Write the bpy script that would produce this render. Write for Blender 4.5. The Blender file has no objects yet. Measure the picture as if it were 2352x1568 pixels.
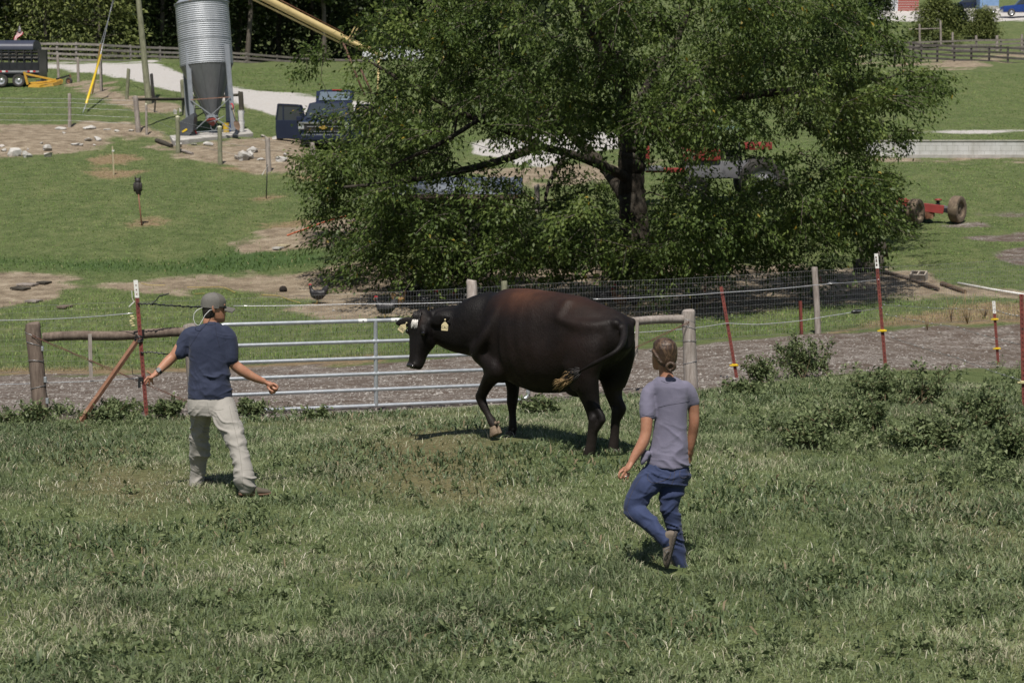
import bpy, bmesh, math, random
import numpy as np
from mathutils import Vector, Matrix, noise as mnoise
rad = math.radians
RNG = np.random.default_rng(7)
random.seed(7)
SC = bpy.context.scene
COL = SC.collection
# ------------------------------------------------------------------ camera, sky, sun, exposure
F = 2352 * 70 / 36.0            # focal length in photo units (photo taken as 2352 wide)
CX, CY, HOR = 1176.0, 784.0, 300.0
PITCH = math.atan((CY - HOR) / F)
CZ = 3.2
cp, sp = math.cos(PITCH), math.sin(PITCH)
cam = bpy.data.cameras.new('camera')
camo = bpy.data.objects.new('camera', cam)
COL.objects.link(camo)
camo.location = (0, 0, CZ)
camo.rotation_euler = (math.pi / 2 - PITCH, 0, 0)
cam.lens, cam.sensor_width, cam.clip_start, cam.clip_end = 70, 36, 0.2, 3000
cam.dof.use_dof = True
cam.dof.focus_distance = 18.0
cam.dof.aperture_fstop = 6.3
SC.camera = camo
SUN_EL, SUN_AZ = rad(62), rad(-6)     # azimuth seen from behind the camera, minus = from the left
w = bpy.data.worlds.new('World')
SC.world = w
w.use_nodes = True
nt = w.node_tree
nt.nodes.clear()
sky = nt.nodes.new('ShaderNodeTexSky')
sky.sky_type = 'NISHITA'
sky.sun_disc = False
sky.sun_elevation = SUN_EL
sky.sun_rotation = math.pi + SUN_AZ * -1
sky.altitude = 250
sky.air_density, sky.dust_density, sky.ozone_density = 1.0, 1.4, 1.0
bg = nt.nodes.new('ShaderNodeBackground')
bg.inputs[1].default_value = 0.058
wo = nt.nodes.new('ShaderNodeOutputWorld')
nt.links.new(sky.outputs[0], bg.inputs[0])
nt.links.new(bg.outputs[0], wo.inputs[0])
sl = bpy.data.lights.new('sun', 'SUN')
sl.energy, sl.angle, sl.color = 5.0, rad(0.55), (1.0, 0.95, 0.87)
so = bpy.data.objects.new('sun', sl)
COL.objects.link(so)
SUNV = Vector((math.sin(SUN_AZ) * math.cos(SUN_EL), -math.cos(SUN_AZ) * math.cos(SUN_EL), math.sin(SUN_EL)))
so.rotation_euler = SUNV.to_track_quat('Z', 'Y').to_euler()
so.location = (0, -20, 60)
vs = SC.view_settings
vs.view_transform, vs.look, vs.gamma, vs.exposure = 'Standard', 'None', 1, 0.08
vs.use_curve_mapping = False
SC.cycles.max_bounces = 6
SC.cycles.diffuse_bounces = 3
SC.cycles.transparent_max_bounces = 8
SC.cycles.use_denoising = True

# ------------------------------------------------------------------ picture <-> place
def unproj(u, v, s):
    d = F / s
    X = (u - CX) / s
    Yc = -(v - CY) / s
    return Vector((X, d * cp + Yc * sp, CZ - d * sp + Yc * cp))
def upd(u, v, d): return unproj(u, v, F / d)
def proj(x, y, z):
    zz = z - CZ
    d = y * cp - zz * sp
    Yc = y * sp + zz * cp
    return CX + F * x / d, CY - F * Yc / d, F / d

COLS = {
 0: [(590,2250),(396,1568),(308,1290),(250,1108),(188,968),(150,905),(120,855),(100,700),(92,640),(80,515),(66,400),(57,300),(48,232),(42,200),(37,160),(33,143),(28,133),(20,60),(10,-150)],
 350: [(590,2250),(396,1568),(308,1292),(257,1128),(188,955),(150,900),(120,850),(100,698),(92,640),(80,515),(66,402),(58,325),(52,240),(45,190),(40,160),(33,141),(28,130),(20,60),(10,-150)],
 600: [(590,2250),(396,1568),(308,1292),(261,1137),(185,950),(150,897),(118,838),(100,705),(92,655),(80,520),(66,420),(60,345),(56,315),(48,230),(40,190),(34,155),(31,147),(28,138),(20,60),(10,-150)],
 850: [(590,2250),(396,1568),(310,1296),(261,1137),(231,1030),(182,943),(118,825),(100,700),(92,645),(80,520),(66,420),(58,355),(55,340),(48,250),(40,195),(33,160),(31,150),(28,138),(20,60),(10,-150)],
 1200: [(590,2250),(396,1568),(314,1300),(258,1125),(231,1008),(176,925),(150,885),(117,800),(100,690),(92,645),(85,600),(75,490),(66,400),(60,345),(55,310),(48,250),(40,200),(33,160),(28,130),(20,60),(10,-150)],
 1550: [(590,2250),(396,1568),(316,1304),(242,1056),(200,960),(168,893),(140,850),(115,785),(100,690),(92,645),(85,600),(75,480),(66,400),(60,345),(50,300),(40,215),(33,165),(25,110),(20,50),(10,-150)],
 1900: [(590,2250),(396,1568),(310,1285),(245,1062),(200,955),(160,865),(140,825),(114,762),(100,690),(92,640),(85,570),(78,500),(66,400),(60,358),(50,303),(40,220),(33,165),(25,110),(20,40),(17,0),(10,-150)],
 2300: [(590,2250),(396,1568),(305,1265),(245,1055),(190,925),(150,862),(125,825),(112,745),(100,680),(92,600),(80,512),(66,395),(60,360),(50,303),(40,215),(33,150),(27,120),(22,60),(20,33),(17,0),(10,-150)],
}
LS = np.linspace(math.log(9), math.log(900), 260)
def pchip(x, y, xq):
    h = np.diff(x); dl = np.diff(y) / h
    m = np.zeros(len(x)); m[0], m[-1] = dl[0], dl[-1]
    for i in range(1, len(x) - 1):
        if dl[i-1] * dl[i] > 0:
            w1, w2 = 2*h[i] + h[i-1], h[i] + 2*h[i-1]
            m[i] = (w1 + w2) / (w1 / dl[i-1] + w2 / dl[i])
    k = np.clip(np.searchsorted(x, xq) - 1, 0, len(h) - 1)
    t = (xq - x[k]) / h[k]
    r = (2*t**3-3*t**2+1)*y[k] + (t**3-2*t**2+t)*h[k]*m[k] + (-2*t**3+3*t**2)*y[k+1] + (t**3-t**2)*h[k]*m[k+1]
    r = np.where(xq < x[0], y[0] + (xq - x[0]) * m[0], r)
    return np.where(xq > x[-1], y[-1] + (xq - x[-1]) * m[-1], r)
CU = np.array(sorted(COLS), float)
TAB = []
for c in sorted(COLS):
    a = np.array(sorted(COLS[c]), float)
    TAB.append(pchip(np.log(a[:, 0]), a[:, 1], LS))
TAB = np.array(TAB)
def Vtab(u, s):
    u = np.clip(np.asarray(u, float), CU[0], CU[-1]); ls = np.log(np.asarray(s, float))
    i = np.clip(np.searchsorted(CU, u) - 1, 0, len(CU) - 2)
    t = (u - CU[i]) / (CU[i+1] - CU[i]); t = t*t*(3-2*t)
    f = np.clip((ls - LS[0]) / (LS[1] - LS[0]), 0, len(LS) - 1.001); j = f.astype(int); f = f - j
    a = TAB[i, j]*(1-f) + TAB[i, j+1]*f
    b = TAB[i+1, j]*(1-f) + TAB[i+1, j+1]*f
    return a*(1-t) + b*t
# value noise
_P = RNG.permutation(512).astype(int); _P = np.concatenate([_P, _P, _P]); _G = RNG.random(1536)
def vnoise(x, y, seed=0):
    x = np.asarray(x, float) + 1000.3 + seed*17.1; y = np.asarray(y, float) + 1000.7 + seed*5.3
    xi = np.floor(x).astype(int); yi = np.floor(y).astype(int); fx = x-xi; fy = y-yi
    fx = fx*fx*(3-2*fx); fy = fy*fy*(3-2*fy)
    h = lambda a, b: _G[_P[(a & 511)] + (b & 511)]
    return (h(xi,yi)*(1-fx)+h(xi+1,yi)*fx)*(1-fy)+(h(xi,yi+1)*(1-fx)+h(xi+1,yi+1)*fx)*fy
def fbm(x, y, o=4, seed=0):
    r = 0; a = .5; f = 1
    for k in range(o):
        r = r + a*vnoise(np.asarray(x)*f, np.asarray(y)*f, seed+k); a *= .5; f *= 2.03
    return r / (1 - .5**o)
def ground_z(x, y, bumps=True):
    x = np.asarray(x, float); y = np.maximum(np.asarray(y, float), 4.0)
    z = np.full(np.broadcast(x, y).shape, CZ - 3.0)
    for _ in range(6):
        d = y*cp - (z-CZ)*sp
        u = CX + F*x/d
        v = Vtab(u, F/d)
        k = -(v-CY)/F                   # Yc/d
        z = CZ + y*(k*cp - sp)/(cp + k*sp)
    if bumps:
        far = np.clip((y-10)/60, 0.25, 3)
        z = z + (fbm(x*1.3, y*1.3, 3, 3)-.5)*.09*np.clip(far, .5, 1.0) + (fbm(x*.35, y*.35, 2, 9)-.5)*.12*far
    return z
def gz(x, y): return float(ground_z(np.array([x]), np.array([y]))[0])
_S = np.exp(np.linspace(math.log(600), math.log(10), 1200))
def G(u, v):
    """the ground point seen at photo position (u, v)"""
    vt = Vtab(np.full(_S.shape, float(u)), _S)
    k = np.argmax(vt <= v)
    if k == 0: k = 1
    t = (vt[k-1]-v)/max(1e-6, vt[k-1]-vt[k])
    s = _S[k-1]*(1-t)+_S[k]*t
    p = unproj(u, v, s)
    return Vector((p.x, p.y, gz(p.x, p.y)))
def GD(u, s):
    p = unproj(u, float(Vtab(np.array([u]), np.array([s]))[0]), s)
    return Vector((p.x, p.y, gz(p.x, p.y)))
def S_at(p): return proj(p[0], p[1], p[2])[2]

# ------------------------------------------------------------------ object helpers
def thing(name, label, cat, loc=(0, 0, 0), rotz=0.0, group=None, tilt=(0, 0)):
    o = bpy.data.objects.new(name, None); COL.objects.link(o)
    o.empty_display_size = .1
    o.location = loc; o.rotation_euler = (tilt[0], tilt[1], rotz)
    o['label'] = label; o['category'] = cat
    if group: o['group'] = group
    return o
def tag(o, label, cat, group=None, kind=None):
    o['label'] = label; o['category'] = cat
    if group: o['group'] = group
    if kind: o['kind'] = kind
    return o
def struct(o, label=None, kind='structure'):
    o['kind'] = kind
    if label: o['label'] = label
    return o
def dup(root, loc, rotz=None, label=None, scale=None):
    r = root.copy(); COL.objects.link(r); r.location = loc
    if rotz is not None: r.rotation_euler[2] = rotz
    if scale is not None: r.scale = (scale,)*3
    if label: r['label'] = label
    for ch in list(root.children):
        c = ch.copy(); COL.objects.link(c); c.parent = r
        for g in list(ch.children):
            d = g.copy(); COL.objects.link(d); d.parent = c
    return r

class MB:
    """collects shapes; build() links them as ONE mesh object"""
    def __init__(s): s.v = []; s.f = []; s.m = []; s.mi = 0
    def add(s, vs, fs):
        b = len(s.v); s.v += [tuple(p) for p in vs]
        for f in fs: s.f.append(tuple(i+b for i in f)); s.m.append(s.mi)
    def box(s, c, size, rot=None, bev=0):
        x, y, z = size[0]/2, size[1]/2, size[2]/2
        P = [Vector((a*x, b*y, d*z)) for d in (-1, 1) for b in (-1, 1) for a in (-1, 1)]
        if rot is not None: P = [rot @ p for p in P]
        c = Vector(c)
        s.add([p+c for p in P], [(0,2,3,1),(4,5,7,6),(0,1,5,4),(2,6,7,3),(0,4,6,2),(1,3,7,5)])
    def beam(s, a, b, w, h, up=(0, 0, 1)):
        a, b = Vector(a), Vector(b); d = (b-a); L = d.length; d = d.normalized()
        sd = d.cross(Vector(up))
        if sd.length < 1e-4: sd = d.cross(Vector((0, 1, 0)))
        sd.normalize(); u2 = sd.cross(d)
        s.box((a+b)/2, (w, L, h), Matrix((sd, d, u2)).transposed())
    def tube(s, pts, r, n=8, caps=True, flat=None):
        pts = [Vector(p) for p in pts]; k = len(pts)
        rs = r if isinstance(r, (list, tuple)) else [r]*k
        rings = []; ref = None
        for i in range(k):
            t = (pts[min(i+1, k-1)]-pts[max(i-1, 0)])
            t = t.normalized() if t.length > 1e-9 else Vector((0, 0, 1))
            if ref is None:
                ref = t.cross(Vector((0, 0, 1)))
                if ref.length < .1: ref = t.cross(Vector((0, 1, 0)))
            ref = (ref - t*ref.dot(t)).normalized(); bi = t.cross(ref)
            rr = rs[i]; ra, rb = rr if isinstance(rr, (list, tuple)) else (rr, rr)
            rings.append([pts[i] + ref*math.cos(2*math.pi*j/n)*ra + bi*math.sin(2*math.pi*j/n)*rb for j in range(n)])
        s.loft(rings, caps)
    def loft(s, rings, caps=True, closed=True):
        n = len(rings[0]); k = len(rings)
        vs = [p for r in rings for p in r]; fs = []
        for i in range(k-1):
            for j in range(n if closed else n-1):
                a = i*n+j; b = i*n+(j+1) % n
                fs.append((a, b, b+n, a+n))
        if caps:
            fs.append(tuple(range(n))[::-1]); fs.append(tuple((k-1)*n+j for j in range(n)))
        s.add(vs, fs)
    def lathe(s, prof, c=(0, 0, 0), n=24, axis=None, caps=True):
        c = Vector(c); R = Matrix.Identity(3) if axis is None else Vector(axis).to_track_quat('Z', 'Y').to_matrix()
        s.loft([[c + R @ Vector((r*math.cos(2*math.pi*j/n), r*math.sin(2*math.pi*j/n), z)) for j in range(n)] for r, z in prof], caps)
    def ell(s, c, r, rot=None, n=14, m=9):
        c = Vector(c); vs = []; fs = []
        for i in range(m+1):
            th = math.pi*i/m
            for j in range(n):
                ph = 2*math.pi*j/n
                p = Vector((r[0]*math.sin(th)*math.cos(ph), r[1]*math.sin(th)*math.sin(ph), r[2]*math.cos(th)))
                if rot is not None: p = rot @ p
                vs.append(c+p)
        for i in range(m):
            for j in range(n): fs.append((i*n+j, (i+1)*n+j, (i+1)*n+(j+1) % n, i*n+(j+1) % n))
        s.add(vs, fs)
    def prism(s, poly, y0, y1, T=None):
        """polygon in (x, z) pushed along y"""
        n = len(poly)
        P = [Vector((x, y0, z)) for x, z in poly]+[Vector((x, y1, z)) for x, z in poly]
        if T is not None: P = [T @ p for p in P]
        s.add(P, [tuple(range(n)), tuple(range(2*n-1, n-1, -1))]+[(i, i+n, (i+1) % n+n, (i+1) % n) for i in range(n)])
    def build(s, name, mats, parent=None, smooth=False, world=False, bevel=0, auto=None):
        vs = s.v
        if world and parent is not None:
            Mi = root_matrix(parent).inverted()
            vs = [Mi @ Vector(p) for p in vs]
        me = bpy.data.meshes.new(name)
        me.from_pydata([tuple(p) for p in vs], [], s.f)
        ms = mats if isinstance(mats, (list, tuple)) else [mats]
        for m in ms: me.materials.append(m)
        if len(ms) > 1: me.polygons.foreach_set('material_index', s.m)
        bm = bmesh.new(); bm.from_mesh(me)
        bmesh.ops.remove_doubles(bm, verts=bm.verts, dist=1e-6)
        bmesh.ops.recalc_face_normals(bm, faces=bm.faces); 
        if bevel:
            es = [e for e in bm.edges if len(e.link_faces) == 2 and e.calc_face_angle(0) > .6]
            bmesh.ops.bevel(bm, geom=es, offset=bevel, segments=2, profile=.6, affect='EDGES', clamp_overlap=True)
        bm.to_mesh(me); bm.free()
        if smooth:
            me.polygons.foreach_set('use_smooth', [True]*len(me.polygons))
            if auto is not None: me.set_sharp_from_angle(angle=rad(auto))
        me.update()
        o = bpy.data.objects.new(name, me); COL.objects.link(o)
        if parent is not None: o.parent = parent
        return o
def root_matrix(o):
    M = Matrix.Translation(o.location) @ o.rotation_euler.to_matrix().to_4x4() @ Matrix.Diagonal((*o.scale, 1))
    return root_matrix(o.parent) @ M if o.parent else M
def np_mesh(name, verts, faces, mat, parent=None, attrs=None, smooth=False):
    """fast mesh from numpy; faces (n,3) or (n,4) arrays or a list of both"""
    fl = faces if isinstance(faces, list) else [faces]
    me = bpy.data.meshes.new(name)
    me.vertices.add(len(verts)); me.vertices.foreach_set('co', np.asarray(verts, np.float32).ravel())
    loops = np.concatenate([f.ravel() for f in fl]).astype(np.int32)
    tot = np.concatenate([np.full(len(f), f.shape[1], np.int32) for f in fl])
    st = np.concatenate([[0], np.cumsum(tot)[:-1]]).astype(np.int32)
    me.loops.add(len(loops)); me.loops.foreach_set('vertex_index', loops)
    me.polygons.add(len(tot)); me.polygons.foreach_set('loop_start', st)
    if smooth: me.polygons.foreach_set('use_smooth', np.ones(len(tot), bool))
    me.update(calc_edges=True)
    for k, a in (attrs or {}).items():
        at = me.attributes.new(k, 'FLOAT', 'POINT'); at.data.foreach_set('value', np.asarray(a, np.float32))
    me.materials.append(mat)
    me.validate()
    o = bpy.data.objects.new(name, me); COL.objects.link(o)
    if parent is not None: o.parent = parent
    return o

# ------------------------------------------------------------------ materials
class NT:
    def __init__(s, name):
        s.m = bpy.data.materials.new(name); s.m.use_nodes = True; s.t = s.m.node_tree; s.t.nodes.clear()
        s.out = s.n('ShaderNodeOutputMaterial'); s.b = s.n('ShaderNodeBsdfPrincipled')
        s.l(s.b.outputs[0], s.out.inputs[0]); s.tc = s.n('ShaderNodeTexCoord')
    def n(s, t, **k):
        x = s.t.nodes.new(t)
        for a, b in k.items(): setattr(x, a, b)
        return x
    def l(s, a, b): s.t.links.new(a, b)
    def noise(s, scale, detail=4, rough=.6, vec=None, dist=0):
        x = s.n('ShaderNodeTexNoise'); x.inputs['Scale'].default_value = scale; x.inputs['Detail'].default_value = detail
        x.inputs['Roughness'].default_value = rough; x.inputs['Distortion'].default_value = dist
        s.l(vec if vec is not None else s.tc.outputs['Object'], x.inputs['Vector']); return x.outputs[0]
    def ramp(s, f, stops, interp='LINEAR'):
        r = s.n('ShaderNodeValToRGB'); e = r.color_ramp.elements; r.color_ramp.interpolation = interp
        while len(e) < len(stops): e.new(.5)
        for q, (p, c) in zip(e, stops):
            q.position = p; q.color = (*c, 1) if len(c) == 3 else c
        s.l(f, r.inputs[0]); return r.outputs[0]
    def mix(s, f, a, b, mode='MIX'):
        x = s.n('ShaderNodeMix', data_type='RGBA', blend_type=mode)
        for v, i in ((f, 0), (a, 6), (b, 7)):
            if isinstance(v, (int, float)): x.inputs[i].default_value = v if i == 0 else (v, v, v, 1)
            elif isinstance(v, tuple): x.inputs[i].default_value = (*v, 1)
            else: s.l(v, x.inputs[i])
        return x.outputs[2]
    def math(s, op, a, b=0.0, clamp=False):
        x = s.n('ShaderNodeMath', operation=op, use_clamp=clamp)
        for v, i in ((a, 0), (b, 1)):
            if isinstance(v, (int, float)): x.inputs[i].default_value = v
            else: s.l(v, x.inputs[i])
        return x.outputs[0]
    def attr(s, name): return s.n('ShaderNodeAttribute', attribute_name=name).outputs['Fac']
    def col(s, c):
        if isinstance(c, tuple): s.b.inputs['Base Color'].default_value = (*c, 1)
        else: s.l(c, s.b.inputs['Base Color'])
    def set(s, **k):
        for a, v in k.items():
            i = s.b.inputs[a.replace('_', ' ')]
            if isinstance(v, (int, float, tuple)): i.default_value = v
            else: s.l(v, i)
    def bump(s, h, strength=.3, dist=.02):
        b = s.n('ShaderNodeBump'); b.inputs['Strength'].default_value = strength; b.inputs['Distance'].default_value = dist
        s.l(h, b.inputs['Height']); s.l(b.outputs[0], s.b.inputs['Normal'])
    def stretch(s, sc):
        x = s.n('ShaderNodeMapping'); x.inputs['Scale'].default_value = sc; s.l(s.tc.outputs['Object'], x.inputs['Vector']); return x.outputs[0]
_MC = {}
def pm(name, c, rough=.6, metal=0, c2=None, scale=8, c3=None, bump=0, spec=.5, st=None, bscale=None, bd=.02, lo=.35, hi=.65):
    """plain procedural material: base colour mottled with c2 (and blotches of c3)"""
    if name in _MC: return _MC[name]
    k = NT(name); vec = k.stretch(st) if st else None
    c2 = c2 or tuple(x*.75 for x in c)
    a = k.ramp(k.noise(scale, 6, .65, vec), [(lo, c2), (hi, c)])
    if c3: a = k.mix(k.ramp(k.noise(scale*.45, 5, .7, vec), [(.55, (0, 0, 0)), (.68, (1, 1, 1))]), a, c3)
    k.col(a); k.set(Roughness=rough, Metallic=metal, Specular_IOR_Level=spec)
    if bump: k.bump(k.noise(bscale or scale*3, 5, .6, vec), bump, bd)
    _MC[name] = k.m; return k.m
# ------------------------------------------------------------------ ground sheet
def poly_sd(poly, u, v, su=1.0):
    """signed distance (inside +) to a polygon, in photo units with v weighted"""
    P = np.array(poly, float); u = np.asarray(u); v = np.asarray(v)
    ins = np.zeros(u.shape, bool); dm = np.full(u.shape, 1e9)
    for i in range(len(P)):
        x1, y1 = P[i]; x2, y2 = P[(i+1) % len(P)]
        c = ((y1 > v) != (y2 > v)) & (u < (x2-x1)*(v-y1)/(y2-y1+1e-9)+x1)
        ins ^= c
        dx, dy = x2-x1, (y2-y1)*2.5
        t = np.clip(((u-x1)*dx+(v-y1)*2.5*dy)/(dx*dx+dy*dy+1e-9), 0, 1)
        dm = np.minimum(dm, np.hypot(u-x1-t*dx, (v-y1)*2.5-t*dy))
    return np.where(ins, dm, -dm)
ZONES = {  # outlines of what lies on the ground, traced where it lies
 'gravel': [  # pale drive, white stone
  [(60,147),(180,145),(300,146),(352,143),(395,158),(425,174),(470,190),(560,203),(640,212),(700,219),(770,228),(900,236),(900,262),(770,292),(690,280),(620,268),(560,242),(420,217),(330,192),(240,172),(140,160),(60,153)],
  [(2080,306),(2400,303),(2400,298),(2090,300)],[(1080,330),(1240,302),(1480,300),(1500,330),(1330,352),(1250,385),(1190,375),(1090,352)],
  [(1995,22),(2400,18),(2400,48),(2260,50),(2000,47)]],
 'lane': [[(-900,985),(-900,885),(0,863),(420,856),(700,838),(1000,823),(1300,806),(1520,794),(1750,782),(1910,768),(2160,748),(2420,742),(3100,712),(3100,850),(2420,848),(2300,846),(2100,852),(1950,856),(1800,872),(1690,886),(1580,897),(1400,912),(1210,932),(900,948),(600,954),(300,955),(100,968)],
  [(2230,492),(2400,488),(2400,500),(2240,498)],[(2200,545),(2280,540),(2400,535),(2400,552),(2240,552)],[(2100,515),(2250,514),(2300,520),(2150,523)],  [(2280,580),(2330,566),(2420,564),(2420,620),(2330,605)]],
 'dirt': [
  [(-60,632),(60,632),(150,645),(200,652),(310,648),(420,645),(640,640),(740,620),(800,608),(1000,606),(1300,606),(1700,612),(1960,622),(2000,610),(2090,618),(2190,650),(2360,672),(2360,690),(2180,684),(2060,680),(1940,698),(1800,704),(1500,735),(1300,742),(1000,725),(820,732),(700,722),(665,708),(715,695),(640,678),(500,668),(440,672),(350,664),(230,658),(150,665),(135,690),(40,705),(-60,715)],
  [(525,560),(590,545),(700,520),(760,500),(830,500),(830,560),(700,572),(620,578),(560,582)],
  [(-50,296),(120,283),(230,278),(300,282),(400,318),(520,325),(640,318),(720,330),(700,390),(600,395),(500,378),(420,352),(350,318),(270,318),(180,345),(60,360),(-60,352)],
  [(255,215),(330,220),(420,238),(420,262),(330,258),(270,250)],
  [(160,190),(220,192),(290,225),(250,228),(200,215)],
  [(1900,128),(2050,150),(2400,118),(2400,128),(2200,152),(2050,155)],
  [(1100,395),(1350,365),(1500,372),(1500,402),(1300,418),(1120,425)],
  [(1950,360),(2360,360),(2360,366),(1950,367)]],
 'dry': [
  [(205,362),(280,355),(320,365),(290,378),(215,378)],[(190,395),(260,388),(325,395),(300,405),(210,407)],
  [(280,515),(330,505),(390,507),(370,520),(300,523)],[(555,462),(610,450),(665,447),(640,458),(580,464)],
  [(500,377),(620,398),(700,402),(740,400),(740,420),(640,408),(540,388)],[(590,520),(650,512),(720,502),(700,515),(620,535)],
  [(-100,862),(-100,842),(200,846),(420,842),(640,832),(870,814),(870,824),(640,845),(420,858)],
  [(1910,765),(2080,748),(2400,735),(2400,700),(2250,702),(2150,715),(2000,738)],
  [(560,245),(760,235),(900,240),(1000,262),(820,262),(640,255)]],
 'lush': [(-100,605),(0,612),(200,620),(420,628),(600,622),(740,608),(760,580),(650,575),(540,552),(520,575),(420,600),(200,600),(0,590),(-100,590)],
 'worn': [[(420,935),(700,965),(1000,1000),(1080,990),(900,955),(700,945)],[(760,1010),(1000,960),(1140,1010),(1120,1160),(900,1140),(760,1080)],
          [(150,1020),(330,1060),(420,1130),(300,1180),(160,1120)],[(2100,1130),(2250,1150),(2330,1250),(2200,1240)]],
}
def zone(key, x, y, u, v, soft, nz, ns):
    P = ZONES[key]; P = [P] if isinstance(P[0][0], (int, float)) else P
    d = np.full(u.shape, -1e9)
    for p in P:
        m = (u > min(q[0] for q in p)-80) & (u < max(q[0] for q in p)+80)
        if m.any(): d[m] = np.maximum(d[m], poly_sd(p, u[m], v[m]))
    d = d + (4 if key == 'dirt' else 0) + (fbm(x*ns, y*ns, 4, 21)-.5)*nz
    return np.clip(d/soft*.5+.5, 0, 1)
def ground_masks(x, y, z):
    """what covers the ground at a place, 0..1 each"""
    z0 = ground_z(x, y, False)
    u, v, s = proj(x, y, z0)
    ok = (y > 4)
    M = {}
    sc = s/100
    M['gravel'] = zone('gravel', x, y, u, v, 12, 30, .5)
    M['lane'] = zone('lane', x, y, u, v, 16, 50, .8)
    M['dirt'] = zone('dirt', x, y, u, v, 30, 120, .6)
    M['dry'] = zone('dry', x, y, u, v, 30, 55, .9)
    M['lush'] = zone('lush', x, y, u, v, 30, 60, .6)
    M['worn'] = zone('worn', x, y, u, v, 120, 150, .8)
    return {k: np.where(ok, m, 0) for k, m in M.items()}, u, v, s
nth, nr = 420, 620
ths = np.concatenate([np.linspace(-1.2, -.33, 24), np.linspace(-.32, .32, nth), np.linspace(.33, 1.2, 24)])
rs_ = np.exp(np.linspace(math.log(5.0), math.log(560), nr))
TH, RR = np.meshgrid(ths, rs_)
gx, gy = (RR*np.sin(TH)).ravel(), (RR*np.cos(TH)).ravel()
gzv = ground_z(gx, gy)
gm, gu, gv, gs = ground_masks(gx, gy, gzv)
nc = len(ths)
ii = (np.arange(nr-1)[:, None]*nc + np.arange(nc-1)[None, :]).ravel()
gf = np.stack([ii, ii+1, ii+nc+1, ii+nc], 1)
k = NT('pasture_ground')
P_ = k.tc.outputs['Object']
n1 = k.noise(.35, 6, .6); n2 = k.noise(2.2, 6, .65); n3 = k.noise(9, 5, .7); n4 = k.noise(40, 3, .6)
st_ = k.stretch((1, .35, 1)); n5 = k.noise(1.1, 5, .7, st_)
grass = k.ramp(n2, [(.3, (.075, .098, .038)), (.5, (.120, .150, .058)), (.72, (.18, .20, .09))])
grass = k.mix(k.ramp(n5, [(.5, (0, 0, 0)), (.75, (.55, .55, .55))]), grass, (.25, .245, .115))
grass = k.mix(k.ramp(n3, [(.35, (.5, .5, .5)), (.6, (0, 0, 0))]), grass, (.06, .09, .03))
fine = k.ramp(n4, [(.3, (.55, .55, .55)), (.7, (1.35, 1.35, 1.35))])
grass = k.mix(1.0, grass, fine, 'MULTIPLY')
lush = k.ramp(n3, [(.3, (.035, .065, .02)), (.7, (.09, .14, .05))])
dryc = k.ramp(n3, [(.3, (.14, .095, .055)), (.55, (.25, .185, .11)), (.75, (.35, .29, .19))])
dirt = k.ramp(n2, [(.3, (.165, .128, .090)), (.5, (.285, .228, .163)), (.7, (.42, .352, .265))])
peb = k.ramp(n4, [(.35, (.6, .6, .6)), (.6, (1.1, 1.1, 1.1)), (.78, (1.6, 1.6, 1.55))])
dirt = k.mix(1.0, dirt, peb, 'MULTIPLY')
vor = k.n('ShaderNodeTexVoronoi'); vor.inputs['Scale'].default_value = 22; k.l(P_, vor.inputs['Vector'])
lanec = k.ramp(vor.outputs['Color'], [(.1, (.11, .092, .078)), (.5, (.225, .192, .168)), (.9, (.43, .392, .36))])
lanec = k.mix(k.ramp(n2, [(.42, (0, 0, 0)), (.62, (.85, .85, .85))]), lanec, (.105, .075, .058))
lanec = k.mix(k.ramp(k.noise(.55, 5, .7, k.stretch((.5, 2.4, 1))), [(.48, (0, 0, 0)), (.62, (.7, .7, .7))]), lanec, (.125, .095, .075))
lanec = k.mix(1.0, lanec, k.ramp(n3, [(.3, (.7, .7, .7)), (.7, (1.15, 1.15, 1.15))]), 'MULTIPLY')
grav = k.ramp(n4, [(.3, (.36, .34, .325)), (.55, (.54, .52, .50)), (.75, (.70, .685, .67))])
grav = k.mix(k.ramp(n3, [(.4, (0, 0, 0)), (.7, (.5, .5, .5))]), grav, (.34, .31, .28))
grav = k.mix(k.ramp(n2, [(.45, (0, 0, 0)), (.7, (.5, .5, .5))]), grav, (.46, .42, .38))
wornc = k.ramp(n3, [(.3, (.10, .085, .04)), (.7, (.22, .18, .10))])
def edge(a, n=n3, amt=.6):
    f = k.math('ADD', k.attr(a), k.math('MULTIPLY', k.math('SUBTRACT', n, .5), amt))
    f = k.math('ADD', f, k.math('MULTIPLY', k.math('SUBTRACT', n2, .5), amt*.9))
    return k.ramp(f, [(.34, (0, 0, 0)), (.66, (1, 1, 1))])
c = k.mix(k.attr('lush'), grass, lush)
c = k.mix(k.math('MULTIPLY', k.attr('worn'), .8), c, wornc)
c = k.mix(edge('dry', n3, .9), c, dryc)
c = k.mix(edge('dirt', n3, .5), c, dirt)
c = k.mix(edge('lane', n3, .4), c, lanec)
c = k.mix(edge('gravel', n3, .7), c, grav)
k.col(c); k.set(Roughness=.95, Specular_IOR_Level=.15)
hh = k.math('ADD', k.math('MULTIPLY', n3, 1.0), k.math('MULTIPLY', n4, .5))
k.bump(hh, .9, .07)
GROUND = k.m
ground = np_mesh('ground', np.stack([gx, gy, gzv], 1), gf, GROUND, attrs=gm, smooth=True)
struct(ground)
# the same land carried on to the sides and behind the camera
o_ = MB()
o_.add([(-3000, -3000, -3), (3000, -3000, -3), (3000, 3000, -3), (-3000, 3000, -3)], [(0, 1, 2, 3)])
struct(o_.build('surrounding_land', pm('far_grass', (.08, .12, .035), .95, scale=.05, spec=.1)))

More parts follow.
